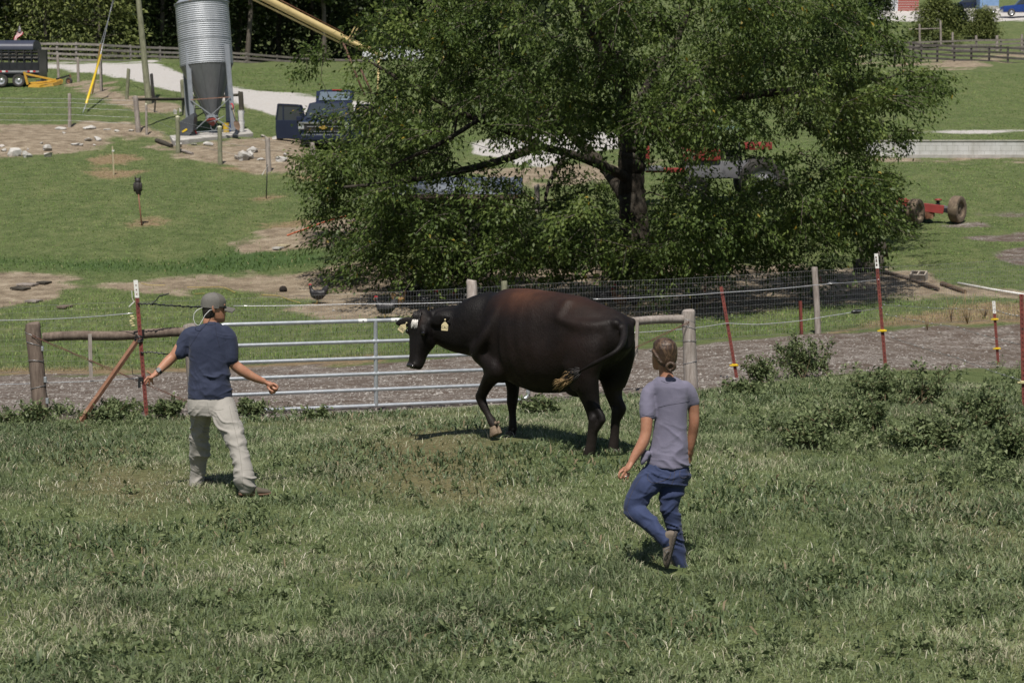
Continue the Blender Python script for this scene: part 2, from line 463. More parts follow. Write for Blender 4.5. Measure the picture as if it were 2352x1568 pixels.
# ------------------------------------------------------------------ grass
def blade_mat(name, c_lo, c_mid, c_hi, dead, tr=.35):
    k = NT(name); a = k.attr('tone'); dd = k.attr('dead')
    c = k.ramp(a, [(0, c_lo), (.5, c_mid), (1, c_hi)])
    c = k.mix(dd, c, dead)
    k.col(c); k.set(Roughness=.55, Specular_IOR_Level=.35)
    t = k.n('ShaderNodeBsdfTranslucent'); k.l(c, t.inputs[0])
    mx = k.n('ShaderNodeMixShader'); mx.inputs[0].default_value = tr
    k.l(k.b.outputs[0], mx.inputs[1]); k.l(t.outputs[0], mx.inputs[2]); k.l(mx.outputs[0], k.out.inputs[0])
    return k.m
def blades(name, x, y, h, wd, lean, mat, tone, dead, seed, bend=1.0):
    r = np.random.default_rng(seed); n = len(x)
    z = ground_z(x, y)-.01
    az = r.uniform(0, 2*np.pi, n); fa = az+r.normal(0, .9, n)+np.pi/2
    L = lean*r.uniform(.2, 1.0, n)
    base = np.stack([x, y, z], 1)
    dirh = np.stack([np.cos(az), np.sin(az), np.zeros(n)], 1)
    side = np.stack([np.cos(fa), np.sin(fa), np.zeros(n)], 1)*wd[:, None]/2
    up = np.array([0, 0, 1.])
    p1 = base+dirh*(L*h*.35)[:, None]+up*(h*.55)[:, None]
    p2 = base+dirh*(L*h*(.35+.65*bend))[:, None]+up*(h*(1-.35*L*bend))[:, None]
    V = np.empty((n, 5, 3)); V[:, 0] = base-side*.8; V[:, 1] = base+side*.8; V[:, 2] = p1-side; V[:, 3] = p1+side; V[:, 4] = p2
    b = np.arange(n)[:, None]*5
    q = b+np.array([[0, 1, 3, 2]]); t = b+np.array([[2, 3, 4]])
    return np_mesh(name, V.reshape(-1, 3), [q, t], mat, attrs={'tone': np.repeat(tone, 5), 'dead': np.repeat(dead, 5)})
def scatter(n, r0, r1, th0, th1, pw, seed):
    r = np.random.default_rng(seed)
    t = r.uniform(th0, th1, n); q = r.random(n)
    rr = (r0**pw+q*(r1**pw-r0**pw))**(1/pw)
    return rr*np.sin(t), rr*np.cos(t), r
QG = 1.0
# pasture in front of the gate
N = int(740000*QG)
x, y, r = scatter(N, 9.6, 28.5, -.41, .41, 1.15, 11)
M, u, v, s = ground_masks(x, y, 0)
clump = fbm(x*1.6, y*1.6, 3, 31); big = fbm(x*.45, y*.45, 3, 41)
keep = (M['lane'] < .5) & (r.random(N) < np.clip(.30+1.6*(clump-.28), .12, 1)*(1-.32*M['worn'])) 
# beyond the lane edge nothing of this grass
lanefar = Vtab(u, s)
keep &= (v > np.interp(u, [-200, 0, 600, 1200, 1600, 1950, 2100, 2500], [955, 955, 948, 922, 885, 850, 842, 835]))
x, y, clump, big, Mw, rr0 = x[keep], y[keep], clump[keep], big[keep], M['worn'][keep], r.random(keep.sum())
n = len(x)
tall = np.clip((big-.42)*3.2, 0, 1)
h = r.uniform(.028, .068, n)*(1+1.0*tall*r.random(n)+.8*np.clip((clump-.5)*3, 0, 1))*(1-.45*Mw)
for fu, fv, fr_ in ((1350, 1058, .42), (1409, 1052, .40), (1172, 1003, .35), (1144, 1010, .35), (1545, 1300, .30), (1562, 1306, .28), (575, 1137, .22)):
    p_ = G(fu, fv); h = h*np.clip(np.hypot(x-p_.x, y-p_.y+.12)/fr_, .38, 1)
dead = np.where(r.random(n) < .08+.35*Mw+.07*np.clip((.5-big)*4, 0, 1), r.uniform(.5, 1, n), r.uniform(0, .22, n))
mott = fbm(x*2.2, y*2.2, 3, 87); tone = np.clip(r.normal(.45, .2, n)+(.5-big)*1.5+(mott-.5)*1.5, 0, 1)
dpatch = np.clip((fbm(x*1.0, y*1.0, 3, 97)-.56)*6, 0, 1); dead = np.maximum(dead, np.where(r.random(n) < .55*dpatch, r.uniform(.4, .95, n), 0))
gmat = blade_mat('grass_blade', (.075, .115, .045), (.150, .208, .085), (.27, .325, .165), (.50, .46, .33))
struct(blades('pasture_grass', x, y, h, r.uniform(.004, .009, n), 1.25, gmat, tone, dead, 5), 'rough green pasture grass with dry straw coloured blades in the foreground', 'stuff')
bpy.data.objects['pasture_grass']['category'] = 'grass'
# broad leaved low weeds among it
N = int(120000*QG)
x, y, r = scatter(N, 9.6, 27, -.41, .41, 1.15, 13)
M, u, v, s = ground_masks(x, y, 0)
cl = fbm(x*.8, y*.8, 3, 51)
keep = (M['lane'] < .4) & (r.random(N) < np.clip((cl-.46)*5, .03, 1)) & (v > np.interp(u, [-200, 0, 600, 1200, 1600, 1950, 2100, 2500], [955, 955, 948, 922, 885, 850, 842, 835]))
x, y = x[keep], y[keep]; n = len(x)
wmat = blade_mat('weed_leaf', (.060, .090, .042), (.115, .155, .070), (.19, .24, .115), (.26, .19, .12), .3)
struct(blades('low_weeds', x, y, r.uniform(.03, .13, n), r.uniform(.010, .019, n), 1.5, wmat, np.clip(r.normal(.4, .22, n), 0, 1), np.where(r.random(n) < .06, .8, 0), 6, 1.2), 'patches of darker broad leaved low weeds in the pasture', 'stuff')
bpy.data.objects['low_weeds']['category'] = 'weeds'
# taller straw and seed stems standing above it
N = int(12500*QG)
x, y, r = scatter(N, 9.6, 27, -.41, .41, 1.15, 19)
M, u, v, s = ground_masks(x, y, 0)
cl = fbm(x*1.1, y*1.1, 3, 71)
keep = (M['lane'] < .3) & (r.random(N) < np.clip((cl-.42)*4, .05, 1)) & (v > np.interp(u, [-200, 0, 600, 1200, 1600, 1950, 2100, 2500], [955, 955, 948, 922, 885, 850, 842, 835]))
x, y = x[keep], y[keep]; n = len(x)
smat = blade_mat('straw_blade', (.34, .36, .22), (.50, .48, .33), (.62, .58, .44), (.70, .66, .54), .25)
struct(blades('straw_stems', x, y, r.uniform(.045, .12, n), r.uniform(.0035, .007, n), 1.25, smat, r.random(n), np.where(r.random(n) < .3, .9, 0), 8), 'pale straw coloured stems standing above the pasture grass', 'stuff')
bpy.data.objects['straw_stems']['category'] = 'grass'
# lawn and yard beyond the lane
N = int(430000*QG)
x, y, r = scatter(N, 36, 135, -.40, .40, .75, 17)
M, u, v, s = ground_masks(x, y, 0)
vl = np.interp(u, [-200, 0, 420, 700, 1000, 1300, 1520, 1750, 1910, 2160, 2420], [858, 853, 846, 828, 813, 796, 784, 772, 758, 738, 732])
bare = np.maximum(np.maximum(M['dirt'], M['gravel']), M['lane']*.9)
keep = (v < vl) & (r.random(N) < (1-bare)**1.5)
x, y, s, M = x[keep], y[keep], s[keep], {a: b[keep] for a, b in M.items()}
n = len(x); mow = np.clip((y-44)/6, 0, 1)
big = fbm(x*.3, y*.3, 3, 61)
h = (r.uniform(.05, .13, n)*(1-mow)+r.uniform(.03, .07, n)*mow)*(1+M['lush']*1.3)
wd = r.uniform(.010, .020, n)*np.clip(80/s, .8, 2.2)*(1+.5*M['lush'])
dead = np.clip(M['dry']*r.uniform(.4, 1.2, n)+np.where(r.random(n) < .05, .6, 0), 0, 1)
tone = np.clip(r.normal(.5, .18, n)+(big-.5)*.8-M['lush']*.35, 0, 1)
lmat = blade_mat('lawn_blade', (.088, .150, .036), (.172, .272, .062), (.275, .35, .105), (.42, .33, .18))
struct(blades('lawn_grass', x, y, h, wd, 1.3, lmat, tone, dead, 7), 'short green lawn and yard grass beyond the gravel lane', 'stuff')
bpy.data.objects['lawn_grass']['category'] = 'grass'
# ------------------------------------------------------------------ gate, braces, posts, wires near the cow
def wood(name, c, c2, scale=3, rough=.85):
    if name in _MC: return _MC[name]
    k = NT(name); v = k.stretch((9, 9, .7))
    n = k.noise(scale, 7, .7, v); n2 = k.noise(2.0, 4, .6)
    a = k.ramp(n, [(.3, c2), (.62, c)])
    a = k.mix(k.ramp(n2, [(.45, (0, 0, 0)), (.75, (.6, .6, .6))]), a, tuple(x*.55 for x in c2))
    k.col(a); k.set(Roughness=rough, Specular_IOR_Level=.2); k.bump(n, .6, .012)
    _MC[name] = k.m; return k.m
W_GREY = wood('weathered_grey_wood', (.36, .32, .29), (.17, .14, .12))
W_BROWN = wood('weathered_brown_wood', (.20, .155, .125), (.085, .062, .050))
W_GREEN = wood('treated_greenish_wood', (.25, .25, .17), (.12, .12, .08))
W_DARK = wood('dark_old_wood', (.085, .075, .06), (.03, .027, .022))
W_PALE = wood('pale_new_wood', (.46, .40, .27), (.30, .25, .16))
GALV = pm('galvanised_steel', (.52, .55, .58), .38, .55, (.40, .42, .45), 12, (.60, .60, .60), .05)
WIRE = pm('fence_wire', (.42, .43, .44), .4, .7, (.32, .32, .33), 20)
BRIGHT = pm('bright_wire', (.75, .76, .77), .3, .6, (.6, .6, .62), 20)
RUSTW = pm('rusty_wire', (.17, .085, .055), .7, .3, (.09, .05, .04), 20)
BLACKP = pm('black_plastic', (.015, .016, .017), .35, 0, (.025, .026, .027), 10)
TRED = pm('red_oxide_post', (.20, .045, .032), .6, .1, (.115, .030, .024), 14, (.07, .03, .025), .2)
WHITE = pm('white_paint', (.72, .72, .69), .5, 0, (.58, .57, .53), 18, (.40, .33, .26))
YELP = pm('yellow_plastic', (.75, .52, .02), .35, 0, (.62, .42, .02), 10)
CREAM = pm('cream_plastic', (.62, .56, .30), .45, 0, (.5, .45, .24), 10)
def at_depth(u, v, base): return upd(u, v, F / S_at(base))
def round_post(mb, base, top, r, n=12, top_r=None, sink=.35, seed=0):
    rr = random.Random(seed)
    ax = (top-base).normalized()
    pts = [base-ax*sink]+[base+(top-base)*t for t in (.0, .3, .62, .93, .985)]+[top]
    tr = top_r or r
    rads = [r*1.04, r*1.04, r, r*.99, tr, tr*.97, tr*.86]
    mb.tube([p+Vector((rr.uniform(-1, 1)*r*.06, rr.uniform(-1, 1)*r*.06, 0)) for p in pts], rads, n)
    return mb
def rel(*pts): return [Vector(p) for p in pts]
def h_brace(name, label, ua, va, ta, ub, vb, tb, rail_a, rail_b, twitch, cross):
    A = G(ua, va); B = G(ub, vb)
    root = thing('fence_brace', label, 'fence brace', A, 0, 'wooden brace assemblies beside the gate')
    At = at_depth(*ta, A); Bt = at_depth(*tb, B)
    round_post(MB(), A, At, .093, 14, seed=1).build('post', W_BROWN if name == 'l' else W_GREY, root, True, True, auto=40)
    round_post(MB(), B, Bt, .09, 14, seed=2).build('post', W_GREY, root, True, True, auto=40)
    ra = at_depth(*rail_a, A); rb = at_depth(*rail_b, B)
    MB_ = MB(); MB_.tube([ra+(rb-ra)*t+Vector((0, 0, .012*math.sin(t*9))) for t in np.linspace(0.01, .99, 9)], .058, 12)
    MB_.build('rail', W_BROWN if name == 'l' else W_GREY, root, True, True, auto=40)
    u0, v0, v1, t = twitch
    P = ra+(rb-ra)*t; off = Vector((0, -.075, 0))
    top = P+off+Vector((0, 0, .03)); bot = at_depth(u0, v1, P)+off
    m = MB(); m.beam(bot, top, .045, .03); m.build('twist_stick', W_GREY, root, False, True, bevel=.004)
    m = MB(); c0 = A+(At-A)*cross[0]+Vector((0, -.1, 0)); c1 = B+(Bt-B)*cross[1]+Vector((0, -.1, 0))
    for s in (-1, 1):
        m.tube([c0+(c1-c0)*q+Vector((0, s*.006, .006*s+.004*math.sin(q*40+s))) for q in np.linspace(0, 1, 24)], .0045, 5)
    m.build('brace_wire', RUSTW, root, True, True)
    for q in (.12, .36, .62, .8, .9):
        m = MB(); c = A+(At-A)*q
        pts = [c+Vector((.098*math.cos(a), .098*math.sin(a), .03*math.sin(a+q*5)-.03*a/6)) for a in np.linspace(0, 2*math.pi, 17)]
        m.tube(pts, .0035, 5); m.build('wire_wrap', WIRE, root, True, True)
    return root, A, At, B, Bt
LB = h_brace('l', 'weathered brown wooden post with long round rail running behind the capped man', 95, 965, (75, 742), 452, 952, (436, 745), (95, 775), (440, 763), (212, 770, 868, .33), (.88, .12))
RB = h_brace('r', 'grey wooden corner post and rail behind the cow rump and the woman', 1587, 892, (1581, 713), 1232, 924, (1225, 742), (1574, 733), (1228, 748), (1460, 738, 818, .33), (.86, .1))
# staples and insulators on the left post
for q, sz in ((.74, .03), (.42, .035), (.2, .035)):
    m = MB(); p = LB[1]+(LB[2]-LB[1])*q+Vector((.10, -.03, 0)); m.box(p, (sz, sz, sz*2.0)); m.build('wire_tightener', GALV, LB[0], False, True, bevel=.006)

# the gate
ga, gb = G(500, 951), G(1213, 925)
gv = (gb-ga); gv.z = 0; GL = gv.length; gang = math.atan2(gv.y, gv.x)
gate = thing('farm_gate', 'galvanised six bar tube gate behind the man and the black cow', 'gate', (ga.x, ga.y, ga.z), gang)
sl_ = (gb.z-ga.z)/GL
GH = [0.05, .25, .445, .64, .845, 1.10]
dG = F/S_at(ga)
zt = at_depth(515, 744, ga).z-ga.z; z0 = at_depth(540, 946, ga).z-ga.z
for i, h in enumerate(GH):
    z = z0+(zt-z0)*(h-.05)/1.05
    m = MB()
    R = .024 if i not in (5, 0) else .026
    e = .07 if i in (0, 5) else .0
    if i == 5: pts = [(-.0, 0, z-.10), (.015, 0, z-.045), (.05, 0, z-.01), (.10, 0, z)]+[(x, 0, z) for x in np.linspace(.3, GL-.3, 8)]+[(GL-.10, 0, z), (GL-.05, 0, z-.01), (GL-.015, 0, z-.045), (GL, 0, z-.10)]
    elif i == 0: pts = [(0, 0, z+.06), (.03, 0, z+.012), (.09, 0, z)]+[(x, 0, z) for x in np.linspace(.3, GL-.3, 8)]+[(GL-.09, 0, z), (GL-.03, 0, z+.012), (GL, 0, z+.06)]
    else: pts = [(x, 0, z) for x in np.linspace(.0, GL, 10)]
    m.tube([(x, y_, zz+sl_*x*.6) for x, y_, zz in pts], R, 10)
    m.build('bar', GALV, gate, True, auto=50)
for x in (0, GL*.497, GL):
    m = MB(); a = z0+(.07 if x in (0, GL) else .0); b = zt-(.1 if x in (0, GL) else 0)
    m.tube([(x, -.004 if 0 < x < GL else 0, a+sl_*x*.6), (x, -.004 if 0 < x < GL else 0, b+sl_*x*.6)], .027 if 0 < x < GL else .026, 10)
    for h in GH[1:5]:
        if 0 < x < GL:
            z = z0+(zt-z0)*(h-.05)/1.05+sl_*x*.6
            m.tube([(x-.034, -.004, z), (x+.034, -.004, z)], .031, 10)
    m.build('upright', GALV, gate, True, auto=50)
STK = pm('white_sticker', (.75, .75, .73), .4, 0, (.68, .68, .66), 10)
for x in (GL*.455, GL*.56):
    m = MB(); z = zt+sl_*x*.6
    m.tube([(x-.055, 0, z), (x+.055, 0, z)], .0272, 10, False)
    st = m.build('sticker', STK, gate, True)
    m = MB(); m.ell((x+.005, -.0275, z), (.010, .002, .008)); m.build('printed_mark', BLACKP, st)

# steel T posts
def t_post(ub, vb, ut, vt, label, tip=True, clips=(), r=.021, parent=None, group='red steel T posts', tipmark=False):
    b = G(ub, vb); t = at_depth(ut, vt, b)
    root = thing('steel_post', label, 'fence post', b, 0, group)
    ax = (t-b); L = ax.length; ax.normalize()
    def prof(m, a, c, k=1.0, fr=0.0):
        P = [(-.024, -.004), (.024, -.004), (.024, .004), (.004, .006), (.004, .034), (-.004, .034), (-.004, .006), (-.024, .004)]
        m.loft([[q+Vector((x*k, (y_-.004)*k-fr, 0)) for x, y_ in P] for q in (a, c)])
    m = MB(); prof(m, b-ax*.3, t-ax*.002)
    for i in range(int(L/.055)):
        p = b+ax*(.05+i*.055); m.box(p+Vector((0, -.010, 0)), (.012, .012, .014))
    m.build('shaft', TRED, root, False, True)
    if tip:
        m = MB(); prof(m, t-ax*.21, t+ax*.004, 1.12, .003); w_ = m.build('white_tip', WHITE, root, False, True)
        if tipmark:
            m = MB()
            for q, hh in ((.05, .028), (.10, .05), (.16, .035)):
                p = t-ax*q; m.box(p+Vector((-.008, -.0125, 0)), (.016, .003, hh))
            m.build('printed_mark', BLACKP, w_, False, True)
    for q, mt, nm in clips:
        p = b+(t-b)*q; m = MB()
        m.box(p+Vector((0, -.012, 0)), (.085, .06, .032)); m.box(p+Vector((-.055, -.012, -.006)), (.04, .03, .02)); m.box(p+Vector((.03, -.035, 0)), (.05, .025, .024))
        m.build(nm, mt, root, False, True, bevel=.006)
    return root, b, t
LT = t_post(337, 956, 312, 644, 'rusty red steel post with white tip beside the reaching hand of the man')
T1 = t_post(1692, 868, 1656, 658, 'leaning rusty steel post without white tip, right of the woman', False, [(.14, YELP, 'yellow_insulator')])
T2 = t_post(2036, 866, 2012, 583, 'tall red steel post with white printed tip behind the weedy bushes', True, [(.385, YELP, 'yellow_insulator')], tipmark=True)
T3 = t_post(2293, 838, 2282, 692, 'distant red steel post with white tip and two yellow clips', True, [(.72, YELP, 'yellow_insulator'), (.26, YELP, 'yellow_insulator')])
T4 = t_post(2352, 935, 2346, 675, 'dark red steel post cut by the right border of the photo', False, [(.22, CREAM, 'cream_insulator')])
# knotted cream insulator, clamps and cable bits on the left T post
root, b, t = LT
ax = (t-b)
m = MB(); c = b+ax*.735+Vector((-.078, -.02, 0))
for i in range(5):
    m.lathe([(.012, -.012), (.026, -.006), (.026, .006), (.012, .012)], c+Vector((.012*math.sin(i*2), 0, -.028*i)), 10)
m.build('cream_insulator', CREAM, root, False, True)
m = MB(); p = b+ax*.835
m.beam(p+Vector((-.03, -.03, .02)), p+Vector((-.10, -.03, -.045)), .03, .012); m.tube([p+Vector((-.04, -.02, .0)), p+Vector((-.06, -.02, .06)), p+Vector((-.065, -.02, .15))], .005, 5)
m.build('white_tag', WHITE, root, False, True)
m = MB(); p = b+ax*.27+Vector((-.03, -.02, 0))
m.box(p, (.06, .04, .05)); m.box(p+Vector((-.02, -.01, -.06)), (.03, .03, .09)); m.tube([p+Vector((-.03, 0, .03)), p+Vector((-.10, 0, .06)), p+Vector((-.11, 0, .16))], .005, 5)
m.build('gate_clamp', BLACKP, root, False, True, bevel=.005)
m = MB(); p = b+ax*.57
for i in range(4):
    m.tube([p+Vector((.05*math.cos(a)-.02, .04*math.sin(a), .012*i+.018*math.sin(a+i)-.02)) for a in np.linspace(0, 2*math.pi, 15)], .008, 6)
m.build('cable_coil', BLACKP, root, True, True)
# angle iron prop leaning on it
pb = G(174, 976); pt = upd(316, 776, F/S_at(b)+.02)
prop = thing('angle_iron_prop', 'rusty orange angle iron leaning diagonally against the left red steel post', 'metal prop', pb)
RUST = pm('rust', (.23, .122, .075), .75, .2, (.17, .075, .04), 9, (.36, .24, .16), .3)
m = MB(); dv = (pt-pb).normalized(); pe = pb-dv*.15
m.beam(pe, pt, .055, .008); 
sdv = dv.cross(Vector((0, 0, 1))).normalized(); m.beam(pe+sdv*.027+Vector((0, -.02, -.018)), pt+sdv*.027+Vector((0, -.02, -.018)), .007, .045)
m.build('iron_bar', RUST, prop, False, True)
# black insulated cable runs from the left T post toward the gate
def strand(name, label, cat, pts, r, mat, n=5, group=None, twist=0, barbs=0):
    pts = [Vector(p) for p in pts]; m = MB()
    out = []
    for i in range(len(pts)-1):
        for q in np.linspace(0, 1, 8, endpoint=False):
            p = pts[i]+(pts[i+1]-pts[i])*q
            sag = -.012*min(1, (pts[i+1]-pts[i]).length/2)*math.sin(math.pi*q)
            out.append(p+Vector((0, 0, sag)))
    out.append(pts[-1]); m.tube(out, r, n)
    if twist:
        m.tube([p+Vector((0, r*1.6*math.cos(i*2.2), r*1.9*math.sin(i*2.2))) for i, p in enumerate(out)], r*.8, n)
    for i in range(barbs):
        p = out[int((i+.7)/barbs*(len(out)-1))]
        m.beam(p+Vector((-.012, 0, -.016)), p+Vector((.012, 0, .016)), r*1.2, r*1.2); m.beam(p+Vector((.014, 0, -.014)), p+Vector((-.012, 0, .014)), r*1.2, r*1.2)
    o = m.build(name, mat, None, True); tag(o, label, cat, group); return o
dL = F/S_at(LT[1])
strand('insulated_cable', 'thick black cable twisted from the white tipped post toward the cap of the man', 'cable', [upd(317, 697, dL-.03), upd(350, 698, dL), upd(400, 702, dL+.1), upd(452, 705, dL+.5), upd(470, 703, dL+.7)], .008, BLACKP, 6, None, 1)
strand('cable_offcut', 'short black cable end curling upward above the twisted cable', 'cable', [upd(345, 700, dL-.02), upd(358, 690, dL), upd(366, 680, dL), upd(388, 674, dL)], .008, BLACKP, 6)
strand('lower_cable', 'lower black cable knotted on the red post behind the arm of the man', 'cable', [upd(322, 810, dL-.03), upd(345, 808, dL), upd(375, 812, dL), upd(440, 815, dL+.5)], .007, BLACKP, 6, None, 1)
G1 = 'smooth wires strung along the gate line'
strand('fence_wire', 'bright wire running left from the cream insulator on the white tipped post', 'wire', [upd(-40, 736, dL+.6), upd(150, 731, dL+.3), upd(305, 719, dL)], .0055, BRIGHT, 5, G1)
strand('fence_wire', 'bright low wire ending at the clamp near the hand of the man', 'wire', [upd(-40, 883, dL+.6), upd(100, 879, dL+.3), upd(318, 868, dL)], .0055, BRIGHT, 5, G1)
strand('fence_wire', 'thin white wire passing just above the gate top bar', 'wire', [upd(536, 702.5, 26.6), upd(800, 698, 26.9), upd(1082, 693, 27.2)], .0055, BRIGHT, 5, G1)
d1, d2 = F/S_at(T1[1])-.03, F/S_at(T2[1])-.03
strand('fence_wire', 'bright upper wire from behind the cow rump across the leaning steel post', 'wire', [upd(1362, 687, d1-.6), upd(1500, 681.5, d1-.3), upd(1661, 672, d1), upd(1870, 655, d1+.4), upd(1911, 651, d1+.5), upd(2019, 642, d2)], .0055, BRIGHT, 5, G1)
strand('fence_wire', 'sagging lower wire between the leaning steel post and the tall tipped post', 'wire', [upd(1452, 764, d1-.7), upd(1585, 754, d1-.3), upd(1670, 742, d1), upd(1740, 745, d1+.1), upd(1838, 736.5, d1+.3), upd(1900, 726, d1+.4), upd(1967, 715, d1+.6), upd(2026, 706, d2)], .0055, BRIGHT, 5, G1)
for (a, b_), nm in ((((1902, 651.5), (1920, 650)), 'a'), (((1958, 716.5), (1976, 714)), 'b')):
    m = MB(); p, q = upd(a[0]-3, a[1]+.4, d1+.55), upd(b_[0]+3, b_[1]-.4, d1+.6)
    m.tube([p+(q-p)*x for x in (0, .1, .25, .5, .75, .9, 1)], [.008, .022, .032, .034, .032, .022, .008], 10)
    o = m.build('wire_strainer', BLACKP, None, True)
    tag(o, 'black strain insulator on the upper wire left of the tall tipped post' if nm == 'a' else 'black strain insulator on the lower wire near the tall tipped post', 'insulator', 'black strain insulators')
d4 = F/S_at(T4[1]); d3 = F/S_at(T3[1])
strand('barbed_wire', 'top barbed wire between the distant tipped post and the right border post', 'wire', [upd(2030, 700, d2), upd(2286, 712, d3-3), upd(2346, 727, d4)], .003, WIRE, 4, 'barbed wires on the right', 0, 14)
strand('barbed_wire', 'second barbed wire sloping down to the right border post', 'wire', [upd(2036, 722, d2), upd(2200, 752, d3-4), upd(2347, 792, d4)], .003, WIRE, 4, 'barbed wires on the right', 0, 14)
strand('barbed_wire', 'lowest barbed wire sloping through the weeds to the cream knot', 'wire', [upd(2050, 775, d2), upd(2200, 822, d4+2), upd(2345, 873, d4)], .003, WIRE, 4, 'barbed wires on the right', 0, 14)
# woven yard fence beyond the lane
FB = [(-60, 858), (0, 854), (210, 850), (420, 845), (700, 829), (1000, 813), (1300, 797), (1520, 784), (1750, 772), (1877, 764), (2016, 753), (2160, 742), (2290, 735), (2420, 731), (2800, 722)]
FT = [(-60, 711), (0, 708), (210, 697), (420, 690), (700, 680), (1000, 665), (1300, 650), (1520, 641), (1750, 630), (1877, 622), (2016, 613), (2160, 607), (2290, 600), (2420, 592), (2800, 575)]
fb = [G(*p) for p in FB]; ft = [at_depth(a[0], a[1], q) for a, q in zip(FT, fb)]
yf = thing('woven_wire_fence', 'woven wire mesh fence along the far side of the gravel lane', 'wire fence', fb[6])
m = MB()
cum = [0]
for i in range(len(fb)-1): cum.append(cum[-1]+(fb[i+1]-fb[i]).length)
def fpt(sdist, t):
    i = min(len(fb)-2, max(0, int(np.searchsorted(cum, sdist))-1)); q = (sdist-cum[i])/(cum[i+1]-cum[i])
    return (fb[i]+(fb[i+1]-fb[i])*q)*(1-t)+(ft[i]+(ft[i+1]-ft[i])*q)*t
for k_ in range(13):
    t = k_/12
    pts = [fpt(sd, t)+Vector((0, 0, .008*math.sin(sd*1.3+k_))) for sd in np.linspace(0, cum[-1], 60)]
    m.tube(pts, .0020 if k_ not in (0, 12) else .0030, 3, False)
sd = 0.0
while sd < cum[-1]:
    a, b = fpt(sd, 0), fpt(sd, 1)
    dx = Vector((.0013, 0, 0))
    m.add([a-dx, a+dx, b+dx, b-dx], [(0, 1, 2, 3)])
    sd += .055 if sd > cum[3] else .16
m.build('wire_mesh', pm('dull_mesh_wire', (.24, .245, .25), .5, .5, (.16, .16, .165), 20), yf, False, True)
def fence_post(parent, ub, vb, ut, vt, r, mat, nm='post', n=10):
    b = G(ub, vb); t = at_depth(ut, vt, b)
    round_post(MB(), b, t, r, n, seed=int(ub)).build(nm, mat, parent, True, True, auto=40); return b, t
fence_post(yf, 1879, 767, 1871, 613, .062, W_GREY)
fence_post(yf, 1086, 808, 1083, 643, .105, wood('split_pale_wood', (.48, .43, .40), (.24, .19, .16)))
fence_post(yf, 1161, 800, 1158, 645, .065, W_GREEN)
for (ub, vb, ut, vt) in ((1841, 768, 1838, 691), (1885, 650, 1881, 613)):
    b = G(ub, vb); t = at_depth(ut, vt, b); m = MB(); m.beam(b, t, .05, .05); m.build('steel_post', TRED, yf, False, True)
# ------------------------------------------------------------------ grown bodies: many overlapping closed shapes fused into one skin
def spline(pts, n):
    P = np.array([list(p) for p in pts], float); k = len(P)
    if k < 3: t = np.linspace(0, 1, n)[:, None]; return P[0]*(1-t)+P[-1]*t
    Q = np.vstack([2*P[0]-P[1], P, 2*P[-1]-P[-2]]); out = []
    for q in np.linspace(0, k-1-1e-9, n):
        i = int(q); t = q-i; a, b, c, d = Q[i:i+4]
        out.append(.5*((2*b)+(-a+c)*t+(2*a-5*b+4*c-d)*t*t+(-a+3*b-3*c+d)*t**3))
    return np.array(out)
def limb(mb, pts, rads, n=14, steps=None):
    """smooth tapering limb with rounded ends; rads entries r or (r_side, r_deep)"""
    R = [(r, r) if isinstance(r, (int, float)) else r for r in rads]
    steps = steps or max(8, 5*len(pts))
    D = [tuple(p)+tuple(r) for p, r in zip(pts, R)]
    S = spline(D, steps)
    c = [Vector(q[:3]) for q in S]; rr = [(max(.002, q[3]), max(.002, q[4])) for q in S]
    a0 = (c[0]-c[1]).normalized(); a1 = (c[-1]-c[-2]).normalized()
    r0, r1 = min(rr[0]), min(rr[-1])
    pre = [(c[0]+a0*r0*.98, .18), (c[0]+a0*r0*.8, .6), (c[0]+a0*r0*.45, .89)]
    post = [(c[-1]+a1*r1*.45, .89), (c[-1]+a1*r1*.8, .6), (c[-1]+a1*r1*.98, .18)]
    mb.tube([p for p, _ in pre]+c+[p for p, _ in post],
            [(rr[0][0]*k, rr[0][1]*k) for _, k in pre]+rr+[(rr[-1][0]*k, rr[-1][1]*k) for _, k in post], n)
def rings(mb, st, n=28):
    """closed body through stations (centre, axis_a, ra, axis_b, rb_up, rb_down, power)"""
    R = []
    for c, a, ra, b, bu, bd, pw in st:
        c, a, b = Vector(c), Vector(a), Vector(b); r = []
        for j in range(n):
            t = 2*math.pi*j/n; ct, s_ = math.cos(t), math.sin(t)
            e = lambda q: math.copysign(abs(q)**pw, q)
            r.append(c+a*(ra*e(ct))+b*((bu if s_ > 0 else bd)*e(s_)))
        R.append(r)
    mb.loft(R)
